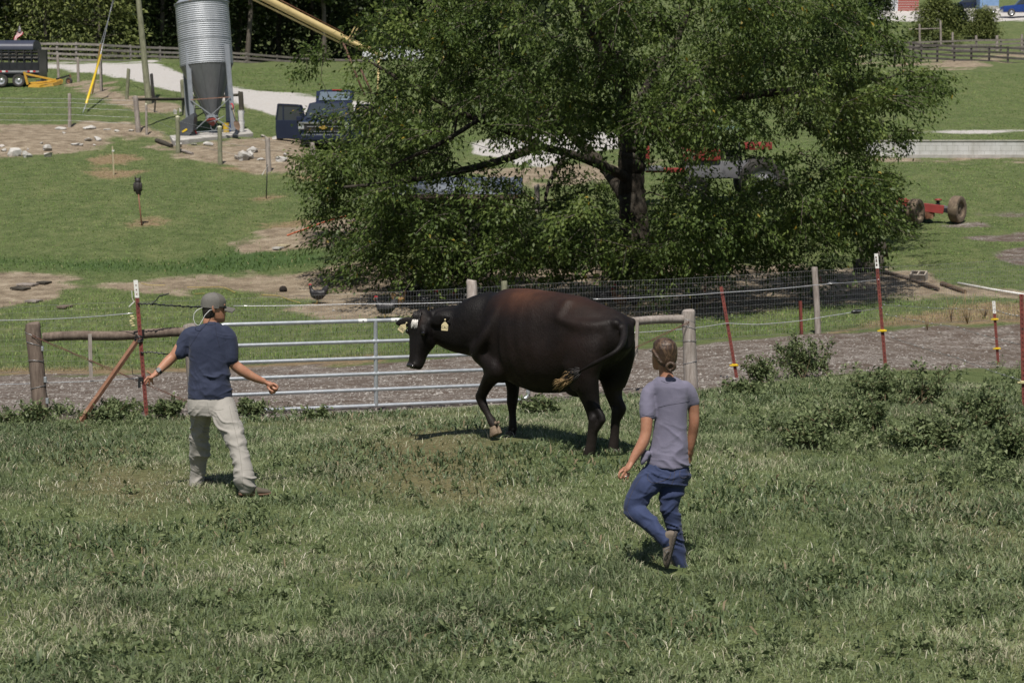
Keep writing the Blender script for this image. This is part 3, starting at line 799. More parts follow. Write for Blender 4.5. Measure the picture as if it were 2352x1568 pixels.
def fuse(mb, name, mats, parent, voxel, smooth=6, fac=.5, world=False, fn=None, attrs=None, post=None):
    o = mb.build(name+'_raw', mats, parent, False, world)
    m = o.modifiers.new('r', 'REMESH'); m.mode = 'VOXEL'; m.voxel_size = voxel
    s = o.modifiers.new('s', 'SMOOTH'); s.factor = fac; s.iterations = smooth
    dg = bpy.context.evaluated_depsgraph_get(); dg.update()
    me = bpy.data.meshes.new_from_object(o.evaluated_get(dg), depsgraph=dg)
    old = o.data; o.modifiers.clear(); o.data = me; bpy.data.meshes.remove(old)
    o.name = name; me.name = name
    n = len(me.vertices); co = np.empty(n*3, np.float32); me.vertices.foreach_get('co', co); co = co.reshape(-1, 3).astype(float)
    if post is not None:
        w_ = np.clip(post[0](co), 0, 1); vg = o.vertex_groups.new(name='w')
        for q in range(1, 11):
            ids = np.where(np.round(w_*10) == q)[0]
            if len(ids): vg.add([int(i) for i in ids], q/10, 'REPLACE')
        s = o.modifiers.new('s', 'SMOOTH'); s.factor = .5; s.iterations = post[1]; s.vertex_group = 'w'
        dg.update(); m2 = bpy.data.meshes.new_from_object(o.evaluated_get(dg), depsgraph=dg)
        o.modifiers.clear(); o.vertex_groups.clear(); old = o.data; o.data = m2; bpy.data.meshes.remove(old); me = m2; me.name = name
        me.vertices.foreach_get('co', c_ := np.empty(n*3, np.float32)); co = c_.reshape(-1, 3).astype(float)
    if fn is not None:
        nm = np.empty(n*3, np.float32); me.vertices.foreach_get('normal', nm); nm = nm.reshape(-1, 3).astype(float)
        co = fn(co, nm); me.vertices.foreach_set('co', co.astype(np.float32).ravel())
    for k, f in (attrs or {}).items():
        at = me.attributes.new(k, 'FLOAT', 'POINT'); at.data.foreach_set('value', f(co).astype(np.float32))
    me.polygons.foreach_set('use_smooth', np.ones(len(me.polygons), bool))
    me.materials.clear()
    for q in (mats if isinstance(mats, (list, tuple)) else [mats]): me.materials.append(q)
    me.update()
    return o
def gauss(co, c, r):
    return np.exp(-(((co-np.array(c))/np.array(r))**2).sum(1))
# ------------------------------------------------------------------ the cow
PHI = rad(43)
ch = Vector((-math.cos(PHI), math.sin(PHI), 0)); cl = Vector((-math.sin(PHI), -math.cos(PHI), 0))
tp = upd(1412, 716, 18.9)
cz0 = gz(tp.x+ch.x*.6, tp.y+ch.y*.6)
CO = Vector((tp.x, tp.y, cz0))
EYE = Vector((0, 0, CZ))
def LW(u, v, yl):
    """place seen at (u, v) lying yl metres to the cow's left of its middle plane"""
    d = upd(u, v, 10)-EYE
    t = (yl-(EYE-CO).dot(cl))/d.dot(cl)
    p = EYE+d*t-CO
    return Vector((p.dot(ch), yl, p.z))
cow = thing('cow', 'black cow with brown sheened back and two name tags walking in front of the gate', 'cow', CO, math.pi-PHI)
def cowA(u, v, dd):                      # place by camera distance, in cow space
    p = upd(u, v, dd)-CO
    return Vector((p.dot(ch), p.dot(cl), p.z))
zc = lambda x, y: (861.3+x*.29297, 631.6+y*.29297)
def Z(x, y, yl): return LW(*zc(x, y), yl)
top = [Z(1890, 288, 0), Z(1740, 215, 0), Z(1600, 165, 0), Z(1400, 128, 0), Z(1200, 106, 0), Z(1080, 110, 0), Z(960, 124, 0), Z(850, 150, 0)]
tx = np.array([p.x for p in top][::1]); tz = np.array([p.z for p in top])
o_ = np.argsort(tx); tx, tz = tx[o_], tz[o_]
topz = lambda x: float(np.interp(x, tx, tz))
cb = MB()
st = []
for x, zb, w in ((-.17, 1.00, .10), (-.08, .92, .19), (.08, .80, .25), (.28, .66, .29), (.5, .55, .32), (.72, .505, .35), (.95, .49, .375), (1.15, .525, .355), (1.32, .575, .31), (1.48, .60, .275), (1.62, .66, .235), (1.74, .76, .18)):
    zt_ = topz(x)-(.10 if x < -.12 else .02 if x < 0 else 0)-(0.0 if x < 1.45 else (x-1.45)*.25)
    h = zt_-zb; zm = zb+h*.47
    st.append(((x, 0, zm), (0, 1, 0), w, (0, 0, 1), zt_-zm, zm-zb, .93))
rings(cb, st, 32)
# spine ridge, hook and pin bones, ribs
limb(cb, [(x, 0, topz(x)-.045) for x in (0, .3, .6, .9, 1.2, 1.45)], [.055, .05, .05, .05, .06, .06])
hL, hR = LW(*zc(1420, 300), .285), (0, 0, 0)
for s in (-1, 1):
    limb(cb, [(hL.x, s*.255, hL.z-.05), (hL.x-.01, s*.12, topz(hL.x)-.085)], [.046, .080])
    limb(cb, [(hL.x, s*.265, hL.z-.06), (.12, s*.20, 1.20), (-.06, s*.12, topz(-.07)-.09)], [.035, .085, .04])
    cb.ell((-.11, s*.115, topz(-.1)-.10), (.055, .045, .05))
    # shoulder blade and upper arm muscle
    limb(cb, [(1.30, s*.19, 1.30), (1.42, s*.245, 1.05), (1.56, s*.215, .86)], [(.10, .07), (.15, .075), (.13, .09)], 16)
    limb(cb, [(1.58, s*.20, .87), (1.34, s*.225, .74)], [.115, .115])
# thighs
for s, dx in ((1, 0), (-1, -.03)):
    rings(cb, [((x+dx, s*y, z), (1, 0, 0), rx, (0, s, 0), ry, ry, .95) for x, y, z, rx, ry in ((.20, .12, 1.29, .16, .09), (.19, .165, 1.19, .21, .115), (.18, .195, 1.05, .225, .13), (.20, .21, .90, .225, .13), (.22, .22, .77, .20, .115), (.23, .225, .66, .165, .10), (.22, .225, .58, .11, .08))], 24)
# hind legs: broad flat gaskin, hock with its heel bone, thin shank
def hind(yl, G_, shank, heel):
    rings(cb, [(Z(x, y, yl-.012*i), (1, 0, 0), rx, (0, 1, 0), ry, ry, .95) for i, (x, y, rx, ry) in enumerate(G_)], 22)
    limb(cb, [Z(*q, yl-.03) for q, _ in shank], [r for _, r in shank])
    limb(cb, [Z(*q, yl-.03) for q in heel], [.034, .034, .036, .030, .024])
hind(.235, ((1600, 700, .20, .11), (1625, 790, .185, .11), (1648, 870, .150, .095), (1672, 950, .118, .08), (1698, 1030, .092, .066), (1718, 1100, .082, .056), (1722, 1150, .070, .050)),
     (((1722, 1120), (.07, .05)), ((1712, 1200), (.062, .05)), ((1698, 1300), (.055, .045)), ((1680, 1388), (.060, .052)), ((1668, 1428), (.056, .052))), ((1690, 950), (1742, 1040), (1782, 1120), (1764, 1165), (1724, 1240)))
hind(-.20, ((1840, 700, .17, .11), (1850, 800, .135, .09), (1858, 880, .108, .078), (1872, 950, .092, .068), (1890, 1020, .078, .056), (1902, 1075, .062, .050)),
     (((1900, 1050), (.062, .05)), ((1888, 1140), (.054, .045)), ((1880, 1230), (.049, .041)), ((1868, 1348), (.056, .048)), ((1868, 1398), (.052, .048))), ((1885, 920), (1922, 990), (1942, 1045), (1928, 1090), (1895, 1160)))
# left front leg, lifted and folded at the knee
limb(cb, [Z(985, 735, .23), Z(915, 800, .215), Z(865, 880, .20), Z(827, 958, .19)], [.125, (.098, .085), (.068, .06), .056])
limb(cb, [Z(826, 950, .19), Z(845, 1010, .185), Z(882, 1085, .18), Z(918, 1150, .175), Z(935, 1180, .175)], [(.055, .055), .047, .036, .046, .044])
# right front leg, carrying
limb(cb, [Z(1060, 740, -.17), Z(1080, 860, -.17), Z(1076, 1000, -.17)], [.115, (.075, .07), .058])
limb(cb, [Z(1076, 990, -.17), Z(1078, 1100, -.17), Z(1080, 1185, -.17), Z(1074, 1220, -.17)], [.055, .038, .046, .043])
cb.ell((1.50, 0, .66), (.22, .12, .12))                      # brisket
cb.ell((.42, .03, .58), (.17, .13, .085))                     # udder
# neck
limb(cb, [Z(930, 420, 0), cowA(1098, 752, 20.02), cowA(1052, 757, 20.08), cowA(1012, 752, 20.1)], [(.29, .37), (.205, .335), (.155, .245), (.12, .185)], 20, 22)
limb(cb, [Z(900, 215, 0), cowA(1078, 714, 20.08), cowA(1025, 718, 20.12), cowA(985, 728, 20.12)], [.12, .085, .07, .06])
# head
zh = lambda x, y: (861.3+x*.14649, 660.3+y*.14649)
def toC(v): return Vector((v.dot(ch), v.dot(cl), v.z))
hf = toC(Vector((-.72, -.69, 0)).normalized()); hl = toC(Vector((.69, -.72, 0)).normalized())
poll = cowA(*zh(715, 425), 20.05)
HLEN = .545
hax = (hf*.19+Vector((0, 0, -1))).normalized()
hfr = (hf-hax*hf.dot(hax)).normalized()
HP = lambda a, f=0, l=0: poll+hax*(a*HLEN)+hfr*f+hl*l
st = []
for a, off, wl, df, db in ((-.06, -.05, .055, .05, .05), (.02, -.04, .088, .075, .08), (.14, -.045, .108, .10, .105), (.30, -.045, .116, .108, .135), (.42, -.045, .106, .10, .158), (.54, -.04, .090, .092, .150), (.66, -.033, .074, .082, .112), (.78, -.026, .065, .072, .083), (.88, -.022, .069, .066, .070), (.96, -.020, .068, .058, .062), (1.01, -.020, .048, .04, .045)):
    st.append((HP(a, off), hl, wl*1.17, hfr, df*1.02, db*1.22, .86))
rings(cb, st, 24)
for s in (-1, 1):
    limb(cb, [HP(.22, .02, s*.07), HP(.30, .02, s*.108), HP(.40, .0, s*.10)], [.03, .034, .024])          # brow and eye rim
    limb(cb, [HP(.42, -.06, s*.085), HP(.52, -.12, s*.07), HP(.60, -.12, s*.055)], [.045, .05, .035])      # cheek
    cb.ell(HP(.93, .026, s*.040), (.028, .028, .026))                                                      # nostril wing
limb(cb, [HP(.72, -.10, 0), HP(.86, -.085, 0), HP(.95, -.07, 0)], [.05, .048, .035])                       # chin
cb.ell(HP(-.01, -.04, 0), (.07, .07, .06))
# ears
def ear(s, tip, wd):
    b = HP(.12, -.045, s*.10); e = (tip-b); th = (tocam-e.normalized()*tocam.dot(e.normalized())).normalized(); wdir = e.normalized().cross(th)
    rings(cb, [(b+e*t+th*(.012*math.sin(t*3)), wdir, wd*q, th, k, k, .95) for t, q, k in ((-.1, .45, .035), (.1, .6, .030), (.3, .92, .022), (.55, 1.0, .017), (.78, .82, .015), (.93, .45, .013), (1.0, .2, .010))], 18)
tocam = toC(Vector((0, -1, .06)))
earLt = cowA(*zh(1205, 455), 19.90); earRt = cowA(*zh(325, 560), 20.17)
ear(1, earLt, .070); ear(-1, earRt, .056)
# tail
tl = [Z(1845, 292, 0), Z(1905, 335, -.0), Z(1948, 410, .06), Z(1950, 490, .17), Z(1920, 565, .29), Z(1850, 625, .37), Z(1700, 703, .415), Z(1590, 762, .42)]
limb(cb, tl, [.055, .050, .046, .040, .034, .030, .026, .024], 12, 40)
HAIR = NT('cow_coat')
n1 = HAIR.noise(3.0, 5, .6); n2 = HAIR.noise(90, 3, .6, HAIR.stretch((1, 1, .25)))
c = HAIR.ramp(n1, [(.3, (.0038, .0034, .0034)), (.7, (.0085, .0066, .0063))])
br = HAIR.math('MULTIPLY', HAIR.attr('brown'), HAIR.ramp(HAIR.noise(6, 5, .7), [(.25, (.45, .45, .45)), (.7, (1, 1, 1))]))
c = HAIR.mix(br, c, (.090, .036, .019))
c = HAIR.mix(HAIR.attr('grey'), c, (.062, .048, .040))
c = HAIR.mix(HAIR.ramp(n2, [(.4, (.0, .0, .0)), (.75, (.3, .3, .3))]), c, (.02, .015, .013))
c = HAIR.mix(HAIR.ramp(HAIR.noise(11, 6, .75), [(.56, (0, 0, 0)), (.75, (.12, .12, .12))]), c, (.050, .034, .026))
HAIR.col(c); HAIR.set(Roughness=HAIR.ramp(HAIR.noise(5, 4, .6), [(.3, (.46, .46, .46)), (.7, (.66, .66, .66))]), Specular_IOR_Level=.19)
HAIR.bump(HAIR.math('ADD', n2, HAIR.math('MULTIPLY', HAIR.noise(14, 4, .6), .8)), .5, .010)
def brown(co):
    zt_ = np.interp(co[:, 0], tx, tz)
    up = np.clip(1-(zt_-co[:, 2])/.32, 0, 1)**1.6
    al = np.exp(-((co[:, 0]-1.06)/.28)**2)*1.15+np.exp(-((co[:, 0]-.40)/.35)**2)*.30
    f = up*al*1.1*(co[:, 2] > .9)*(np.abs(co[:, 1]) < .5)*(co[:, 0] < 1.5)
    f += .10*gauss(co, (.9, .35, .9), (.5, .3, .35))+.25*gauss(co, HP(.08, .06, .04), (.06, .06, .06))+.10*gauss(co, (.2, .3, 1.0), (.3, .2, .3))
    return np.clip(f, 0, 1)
def greyp(co):
    leg = np.clip((.42-co[:, 2])/.3, 0, 1)*.30+.5*gauss(co, Z(1870, 960, -.12), (.12, .16, .14))
    return np.clip(leg+.35*gauss(co, HP(.97, .0, 0), (.07, .07, .05)), 0, 1)
def cowshape(co, nm):
    d = (np.array([mnoise.noise(Vector(p*7.0)) for p in co]))*.0045
    # ribs and flank hollow
    rib = np.sin(co[:, 0]*40-co[:, 2]*9)*.0045*gauss(co, (1.02, .36, .95), (.3, .35, .28))
    hol = -.03*gauss(co, (.62, .33, 1.15), (.13, .16, .17))-.03*gauss(co, (.60, -.33, 1.17), (.14, .16, .13))
    hol += -.02*gauss(co, (1.24, .33, .95), (.05, .2, .3))-.018*gauss(co, (.30, .34, .62), (.10, .15, .2))
    return co+nm*(d+rib+hol)[:, None]
torsow = lambda co: np.clip((co[:, 2]-.60)/.2, 0, 1)*np.clip((2.0-co[:, 0])/.25, 0, 1)*np.clip((co[:, 0]+.09)/.1, .15, 1)*.9+.25*(co[:, 2] > .35)*(co[:, 0] < 1.9)
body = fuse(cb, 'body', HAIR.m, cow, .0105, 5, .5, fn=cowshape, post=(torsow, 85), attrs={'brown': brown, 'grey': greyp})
# eyes, nose leather, white forehead tuft
EYEM = pm('cow_eye', (.006, .005, .005), .06, 0, (.012, .009, .008), 10, spec=.8)
for s in (-1, 1):
    m = MB(); m.ell(HP(.335, .035, s*.121), (.024, .024, .024)); m.build('eye', EYEM, cow, True)
NOSE = pm('wet_nose', (.016, .014, .014), .16, 0, (.028, .024, .024), 30, bump=.3, bd=.004, spec=.7)
m = MB(); limb(m, [HP(.955, .034, -.036), HP(.945, .042, 0), HP(.955, .034, .036)], [(.026, .02), (.027, .022), (.026, .02)]); m.build('muzzle', NOSE, cow, True)
HW = pm('white_hair', (.70, .68, .64), .7, 0, (.45, .42, .38), 60, bump=.4, bd=.004)
BH = pm('black_hair', (.012, .010, .010), .5, 0, (.022, .018, .016), 60, bump=.4, bd=.004)
rr = random.Random(3)
def tuft(nm, mat, fn, n, L, r):
    m = MB()
    for i in range(n):
        p, d = fn(rr); d = d.normalized()
        m.tube([p, p+d*L*.5+Vector((0, 0, -.1*L)), p+d*L*rr.uniform(.7, 1.1)+Vector((0, 0, -.35*L))], [r, r*.8, r*.15], 4)
    return m.build(nm, mat, cow, True)
tuft('forehead_tuft', BH, lambda q: (HP(q.uniform(-.06, .08), .035+q.uniform(-.02, .01), q.uniform(-.055, .05)), hax+hfr*.55+hl*q.uniform(-.5, .5)), 150, .07, .005)
tuft('white_patch', HW, lambda q: (HP(q.uniform(.10, .165), .065, q.uniform(-.035, .045)), hax*.9+hfr*.35+hl*q.uniform(-.4, .4)), 70, .05, .0042)
TAN = pm('tan_switch_hair', (.30, .19, .075), .6, 0, (.13, .085, .045), 40, (.035, .026, .02), .4)
e = Z(1610, 755, .42); f = Z(1408, 882, .44)
TANL = pm('pale_switch_hair', (.42, .29, .13), .6, 0, (.22, .145, .07), 40)
for nm_, mt_, n0, q0, q1, ln in (('switch_root', BH, 150, 0, .28, .5), ('tail_switch', TAN, 260, .22, .62, .42), ('tail_switch', TANL, 60, .30, .66, .36)):
    m = MB()
    for i in range(n0):
        o0 = Vector((rr.gauss(0, .011), rr.gauss(0, .011), rr.gauss(0, .012))); q = rr.uniform(q0, q1); sw = math.sin(math.pi*min(1, q*1.3+.1))
        a = e+(f-e)*q+o0; b_ = e+(f-e)*min(1.06, q+rr.uniform(.6, 1)*ln)+o0*1.7+Vector((0, 0, rr.gauss(-.006, .008)))
        m.tube([a, a+(b_-a)*.5+Vector((rr.gauss(0, .005), 0, .006+rr.gauss(0, .004)))+o0*.5, b_], [.0035, .0038, .0008], 4)
    m.build(nm_, mt_, cow, True)
# hooves
HOOF = pm('hoof_horn', (.085, .065, .048), .5, 0, (.04, .03, .024), 25, (.13, .10, .075), .3)
HOOFL = pm('muddy_hoof', (.26, .19, .13), .75, 0, (.15, .105, .07), 25, (.34, .27, .2), .4)
def hoof(ft, dirv, down, mat, dew):
    """cloven hoof: ft = pastern point, dirv = toe direction, down = axis to the sole"""
    dirv = Vector(dirv).normalized(); down = Vector(down).normalized(); dirv = (dirv-down*dirv.dot(down)).normalized(); side = down.cross(dirv)
    for nm, s in (('claw', -1), ('claw', 1)):
        m = MB()
        st = []
        for t, rx, ry, o_ in ((0, .024, .036, 0), (.02, .027, .042, .004), (.05, .029, .052, .012), (.078, .030, .060, .018), (.084, .028, .057, .018)):
            st.append((ft+down*t+side*s*.029+dirv*o_, side, rx, dirv, ry*1.05, ry*.8, .85))
        rings(m, st, 16); m.build(nm, mat, cow, True, auto=50)
        m = MB(); m.ell(ft-down*.02-dirv*.045+side*s*.026, (.014, .014, .018)); m.build('dewclaw', mat, cow, True)
dn = Vector((0, 0, -1)); fw = Vector((1, 0, 0))
hoof(Z(1664, 1418, .205), fw+Vector((0, .15, 0)), dn, HOOF, 1)
hoof(Z(1868, 1388, -.2), fw, dn, HOOF, 1)
hoof(Z(1070, 1218, -.17), fw, dn, HOOF, 1)
dl = (Z(968, 1262, .17)-Z(930, 1172, .175)).normalized()
hoof(Z(938, 1185, .175), fw*.6+Vector((0, .1, -.5)), dl, HOOFL, 1)
# name tags in the ears
TAGM = pm('cream_tag_plastic', (.70, .60, .36), .4, 0, (.60, .50, .29), 14)
INK = pm('black_ink', (.012, .012, .014), .6, 0, (.02, .02, .02), 20)
def text_mesh(body_, size, mat, parent, T, ext=.0006, name='lettering'):
    cu = bpy.data.curves.new('t', 'FONT'); cu.body = body_; cu.size = size; cu.extrude = ext; cu.align_x = 'CENTER'; cu.align_y = 'CENTER'; cu.resolution_u = 3
    ob = bpy.data.objects.new('t', cu); COL.objects.link(ob)
    dg = bpy.context.evaluated_depsgraph_get(); dg.update()
    me = bpy.data.meshes.new_from_object(ob.evaluated_get(dg)); bpy.data.objects.remove(ob)
    me.transform(T); me.materials.clear(); me.materials.append(mat); me.name = name
    o = bpy.data.objects.new(name, me); COL.objects.link(o); o.parent = parent
    return o
def ear_tag(c, up, nrm, w_, h_):
    up = up.normalized(); nrm = (nrm-up*nrm.dot(up)).normalized(); rt = up.cross(nrm)
    T = Matrix((( rt.x, up.x, nrm.x, c.x), (rt.y, up.y, nrm.y, c.y), (rt.z, up.z, nrm.z, c.z), (0, 0, 0, 1)))
    m = MB(); P = [(-.48, -.5), (.48, -.5), (.5, .22), (.20, .52), (.07, .58), (.06, .98), (-.06, .98), (-.07, .58), (-.20, .52), (-.5, .22)]
    m.prism([(x*w_, y_*h_) for x, y_ in P], -.0015, .0015, T @ Matrix(((1, 0, 0, 0), (0, 0, 1, 0), (0, 1, 0, 0), (0, 0, 0, 1))))
    m.ell(c+up*h_*.86+nrm*.004, (.008, .008, .008))
    o = m.build('ear_tag', TAGM, cow, False, bevel=.001)
    text_mesh('CALI', h_*.42, INK, o, T @ Matrix.Translation((0, -.10*h_, .0022)) @ Matrix.Diagonal((.86, 1.15, 1, 1)))
tocam = toC(Vector((0, -1, .06)))
ear_tag(cowA(*zh(1094, 612), 19.82), Vector((0, 0, 1))+toC(Vector((.06, 0, 0))), tocam+toC(Vector((-.15, 0, 0))), .068, .080)
ear_tag(cowA(*zh(430, 638), 20.06), toC(Vector((.62, 0, .80))), tocam+toC(Vector((.1, 0, 0))), .068, .080)
# ------------------------------------------------------------------ people
def folds(f, amp, d1, d2, seed=0, k=.28, thr=.0):
    """cloth folds as a displacement field: ridges running across d1"""
    d1 = Vector(d1).normalized(); d2 = Vector(d2).normalized()
    def fn(co, nm):
        a = co @ np.array(d1); b = co @ np.array(d2)
        w_ = vnoise(a*f*.6+7, b*f*.6, seed+5)-.5
        n = vnoise(a*f+w_*1.2, b*f*k+3, seed)
        r = 1-np.abs(2*n-1); r = np.clip((r-.5)/.5, 0, 1)**1.5
        mk = np.clip((vnoise(a*f*.33+11, b*f*.4+5, seed+9)-.30)*2.6, 0, 1)
        return r*amp*(.25+mk)
    return fn
def skin_mat(name, c, c2):
    k = NT(name); n = k.noise(14, 5, .65)
    k.col(k.ramp(n, [(.3, c2), (.65, c)])); k.set(Roughness=.5, Specular_IOR_Level=.4, Subsurface_Weight=.12, Subsurface_Radius=(.02, .008, .004), Subsurface_Scale=.5)
    k.bump(k.noise(160, 2, .5), .12, .002); return k.m
def cloth(name, c, c2, rough=.85, weave=420, st=None, sp=.2, wear=None):
    k = NT(name); n = k.noise(7, 5, .6); w_ = k.noise(weave, 2, .5, k.stretch(st) if st else None)
    a = k.ramp(n, [(.3, c2), (.7, c)])
    a = k.mix(k.ramp(w_, [(.35, (.25, .25, .25)), (.6, (0, 0, 0))]), a, tuple(x*.6 for x in c))
    if wear: a = k.mix(k.math('MULTIPLY', k.attr('wear'), .8), a, wear)
    k.col(a); k.set(Roughness=rough, Specular_IOR_Level=sp, Sheen_Weight=.1)
    k.bump(k.math('ADD', k.math('MULTIPLY', w_, .25), k.noise(24, 4, .6)), .35, .006); return k.m
SKIN_M = skin_mat('tanned_skin', (.42, .215, .135), (.33, .15, .095))
SKIN_W = skin_mat('sunned_skin', (.40, .20, .125), (.31, .14, .088))
def hand(mb, wrist, palm, tips, r=.0095, pr=(.038, .018), nrm=None):
    """palm plus separate fingers; tips: list of finger chains (knuckle.. tip), last one the thumb"""
    limb(mb, [wrist, wrist+(palm-wrist)*.5, palm, palm+(palm-wrist)*.25], [(.027, .021), (.032, .02), (pr[0], pr[1]), (pr[0]*.85, pr[1]*.8)], 12, 10)
    for ch_ in tips: limb(mb, ch_, [r*1.1]+[r]*(len(ch_)-2)+[r*.82], 8, 10)

# ---------------- the man
mL, mR = G(450, 1113), G(566, 1138)
mc = (mL+mR)/2
man = thing('person', 'person in navy T-shirt, khaki trousers and grey cap, arms spread toward the cow', 'person', (mc.x, mc.y, min(mL.z, mR.z)))
DM = proj(*mc)[2]; DM = F/DM
zm = lambda x, y: (287.1+x*.3478, 631.6+y*.3478)
def M_(x, y, dd=0.0): return upd(*zm(x, y), DM+dd)
X_, Y_, U_ = Vector((1, 0, 0)), Vector((0, 1, 0)), Vector((0, 0, 1))
def turn(a): return Vector((math.cos(a), math.sin(a), 0)), Vector((-math.sin(a), math.cos(a), 0))
ta, tb = turn(rad(8))
# body: head, neck, arms and hands in one skin
b = MB()
face = Vector((.93, .36, 0)).normalized(); fl = Vector((-face.y, face.x, 0))       # fl = his left, away
hc = M_(585, 222)
rings(b, [(hc+face*fx+U_*z, face, rf, fl, rs_l, rs_l, .95) for z, fx, rf, rs_l in ((-.125, .052, .035, .030), (-.11, .045, .055, .045), (-.085, .03, .073, .058), (-.05, .016, .086, .066), (-.01, .006, .094, .072), (.03, .0, .099, .075), (.065, -.005, .097, .074), (.095, -.008, .080, .062), (.115, -.01, .05, .04))], 24)
limb(b, [hc+face*.085+U_*.022, hc+face*.103-U_*.012, hc+face*.112-U_*.026], [.010, .012, .013], 8)    # nose
limb(b, [hc+face*.093-U_*.058+fl*-.02, hc+face*.099-U_*.058, hc+face*.093-U_*.058+fl*.02], [.009, .011, .009], 8)  # lips
limb(b, [hc+face*.090-U_*.074+fl*-.018, hc+face*.096-U_*.074, hc+face*.090-U_*.074+fl*.018], [.009, .010, .009], 8)
b.ell(hc+face*.082-U_*.108, (.022, .022, .017))                                                          # chin
limb(b, [hc+face*.085+U_*.035-fl*.05, hc+face*.097+U_*.036, hc+face*.085+U_*.035+fl*.05], [.012, .013, .012], 8)  # brow
for s in (-1, 1):                                                                                         # ears
    e = hc+fl*s*.073-face*.008
    limb(b, [e+U_*.028-face*.004, e+U_*.03-face*.016+fl*s*.008, e+U_*.0-face*.018+fl*s*.010, e-U_*.026-face*.004+fl*s*.003], [.008, .009, .008, .008], 8, 12)
    b.ell(e-face*.006+fl*s*.002, (.012, .008, .022))
limb(b, [hc-U_*.06-face*.022, hc-U_*.12-face*.04, M_(568, 330)+Y_*.0, M_(566, 380)], [.058, .058, .066, .10], 16)
# left arm (image left), stretched out and back toward the post
lsh, lel, lwr = M_(425, 412), M_(318, 538, -.02), M_(205, 652, -.10)
limb(b, [lsh, M_(372, 470, -.01), M_(335, 520, -.02), lel, M_(280, 575, -.04), M_(240, 615, -.07), lwr], [.056, .054, .047, .045, .046, .037, .028], 14, 40)
pl = M_(172, 672, -.13)
hand(b, lwr, pl, [[M_(152, 672, -.15), M_(136, 690, -.16), M_(127, 702, -.17)], [M_(158, 684, -.14), M_(144, 708, -.15), M_(136, 722, -.15)], [M_(168, 690, -.13), M_(160, 714, -.13), M_(157, 728, -.12)], [M_(180, 690, -.12), M_(180, 708, -.11), M_(188, 720, -.11)], [M_(178, 656, -.13), M_(160, 646, -.15), M_(148, 634, -.16)]])
# right arm, fist forward
rsh, rel_, rwr = M_(678, 414), M_(722, 588, .02), M_(912, 700, .10)
limb(b, [rsh, M_(700, 470), M_(710, 545, .01), rel_, M_(775, 632, .04), M_(850, 675, .07), rwr], [.058, .057, .050, .048, .049, .039, .030], 14, 40)
pr_ = M_(955, 722, .12)
hand(b, rwr, pr_, [[M_(978, 716, .10), M_(1002, 728, .09), M_(1009, 748, .09), M_(990, 752, .10), M_(975, 742, .105)], [M_(976, 724, .12), M_(998, 741, .11), M_(1002, 762, .11), M_(984, 764, .12), M_(970, 752, .125)], [M_(970, 733, .14), M_(988, 754, .13), M_(989, 774, .13), M_(973, 773, .13), M_(962, 760, .135)], [M_(962, 742, .15), M_(974, 764, .14), M_(973, 780, .14), M_(960, 776, .14), M_(953, 766, .14)], [M_(942, 738, .10), M_(958, 758, .085), M_(978, 768, .085)]], .0108, (.042, .030))
fuse(b, 'body', SKIN_M, man, .0055, 3, .5, True)
# T-shirt
b = MB(); st = []
for y, xc, hw, dep, da in ((300, 570, 26, .070, 0), (320, 568, 68, .082, 0), (338, 566, 112, .094, 0), (360, 563, 142, .108, 0), (400, 560, 150, .122, .0), (460, 556, 143, .130, 0), (540, 556, 138, .128, 0), (620, 555, 137, .122, 0), (690, 554, 142, .124, 0), (750, 558, 147, .130, 0), (800, 560, 151, .136, 0), (815, 560, 150, .136, 0)):
    st.append((M_(xc, y), ta, hw*.3478/F*DM, tb, dep, dep, .9))
rings(b, st, 32)
limb(b, [M_(452, 384), M_(420, 408, -.005), M_(390, 455, -.01), M_(366, 510, -.015)], [.076, .077, .075, .073], 16, 20)
limb(b, [M_(660, 382), M_(684, 412), M_(698, 470), M_(701, 548, .005)], [.080, .081, .079, .075], 16, 20)
NAVY = cloth('navy_jersey', (.035, .043, .078), (.022, .028, .055), .8, 500)
f1 = folds(17, .017, (.35, 0, 1), (1, 0, -.35), 1); f2 = folds(13, .011, (-.5, 0, 1), (1, 0, .5), 2); f3 = folds(28, .008, (.9, 0, .4), (-.4, 0, .9), 3, .2)
zh_ = M_(560, 815).z-man.location.z
def shirt_fn(co, nm):
    z0 = M_(560, 560).z-man.location.z
    lo = np.clip((z0-co[:, 2])/.16+.45, .25, 1.1)*np.clip((co[:, 2]-zh_)/.05, .15, 1)
    d = f1(co, nm)*lo+f2(co, nm)*lo+f3(co, nm)*.6-.010
    return co+nm*d[:, None]
shirt = fuse(b, 'shirt', NAVY, man, .0075, 5, .5, True, shirt_fn)
# seams: yoke line at the back neck and raglan seams
SEAM = pm('navy_seam', (.020, .025, .046), .9, 0, (.015, .019, .036), 60)
# trousers
b = MB()
rings(b, [(M_(xc, y), ta, hw*.3478/F*DM, tb, dep, dep, .9) for y, xc, hw, dep in ((795, 562, 140, .118), (815, 563, 146, .126), (850, 568, 154, .135), (890, 572, 158, .135), (925, 570, 150, .120))], 28)
dl_, dr_ = (F/S_at(mL))-DM, (F/S_at(mR))-DM
limb(b, [M_(492, 850), M_(497, 950, dl_*.3), M_(493, 1050, dl_*.5), M_(492, 1130, dl_*.65), M_(487, 1230, dl_*.85), M_(475, 1320, dl_), M_(467, 1384, dl_)], [(.105, .115), (.093, .10), (.086, .092), (.083, .086), (.078, .082), (.070, .082), (.066, .085)], 20, 50)
limb(b, [M_(645, 860), M_(672, 950, dr_*.3), M_(716, 1050, dr_*.5), M_(746, 1130, dr_*.65), M_(772, 1250, dr_*.85), M_(793, 1345, dr_), M_(799, 1408, dr_)], [(.115, .115), (.116, .105), (.096, .094), (.086, .09), (.082, .085), (.076, .082), (.070, .08)], 20, 50)
KHAKI = cloth('khaki_ripstop', (.345, .325, .295), (.285, .268, .242), .8, 300)
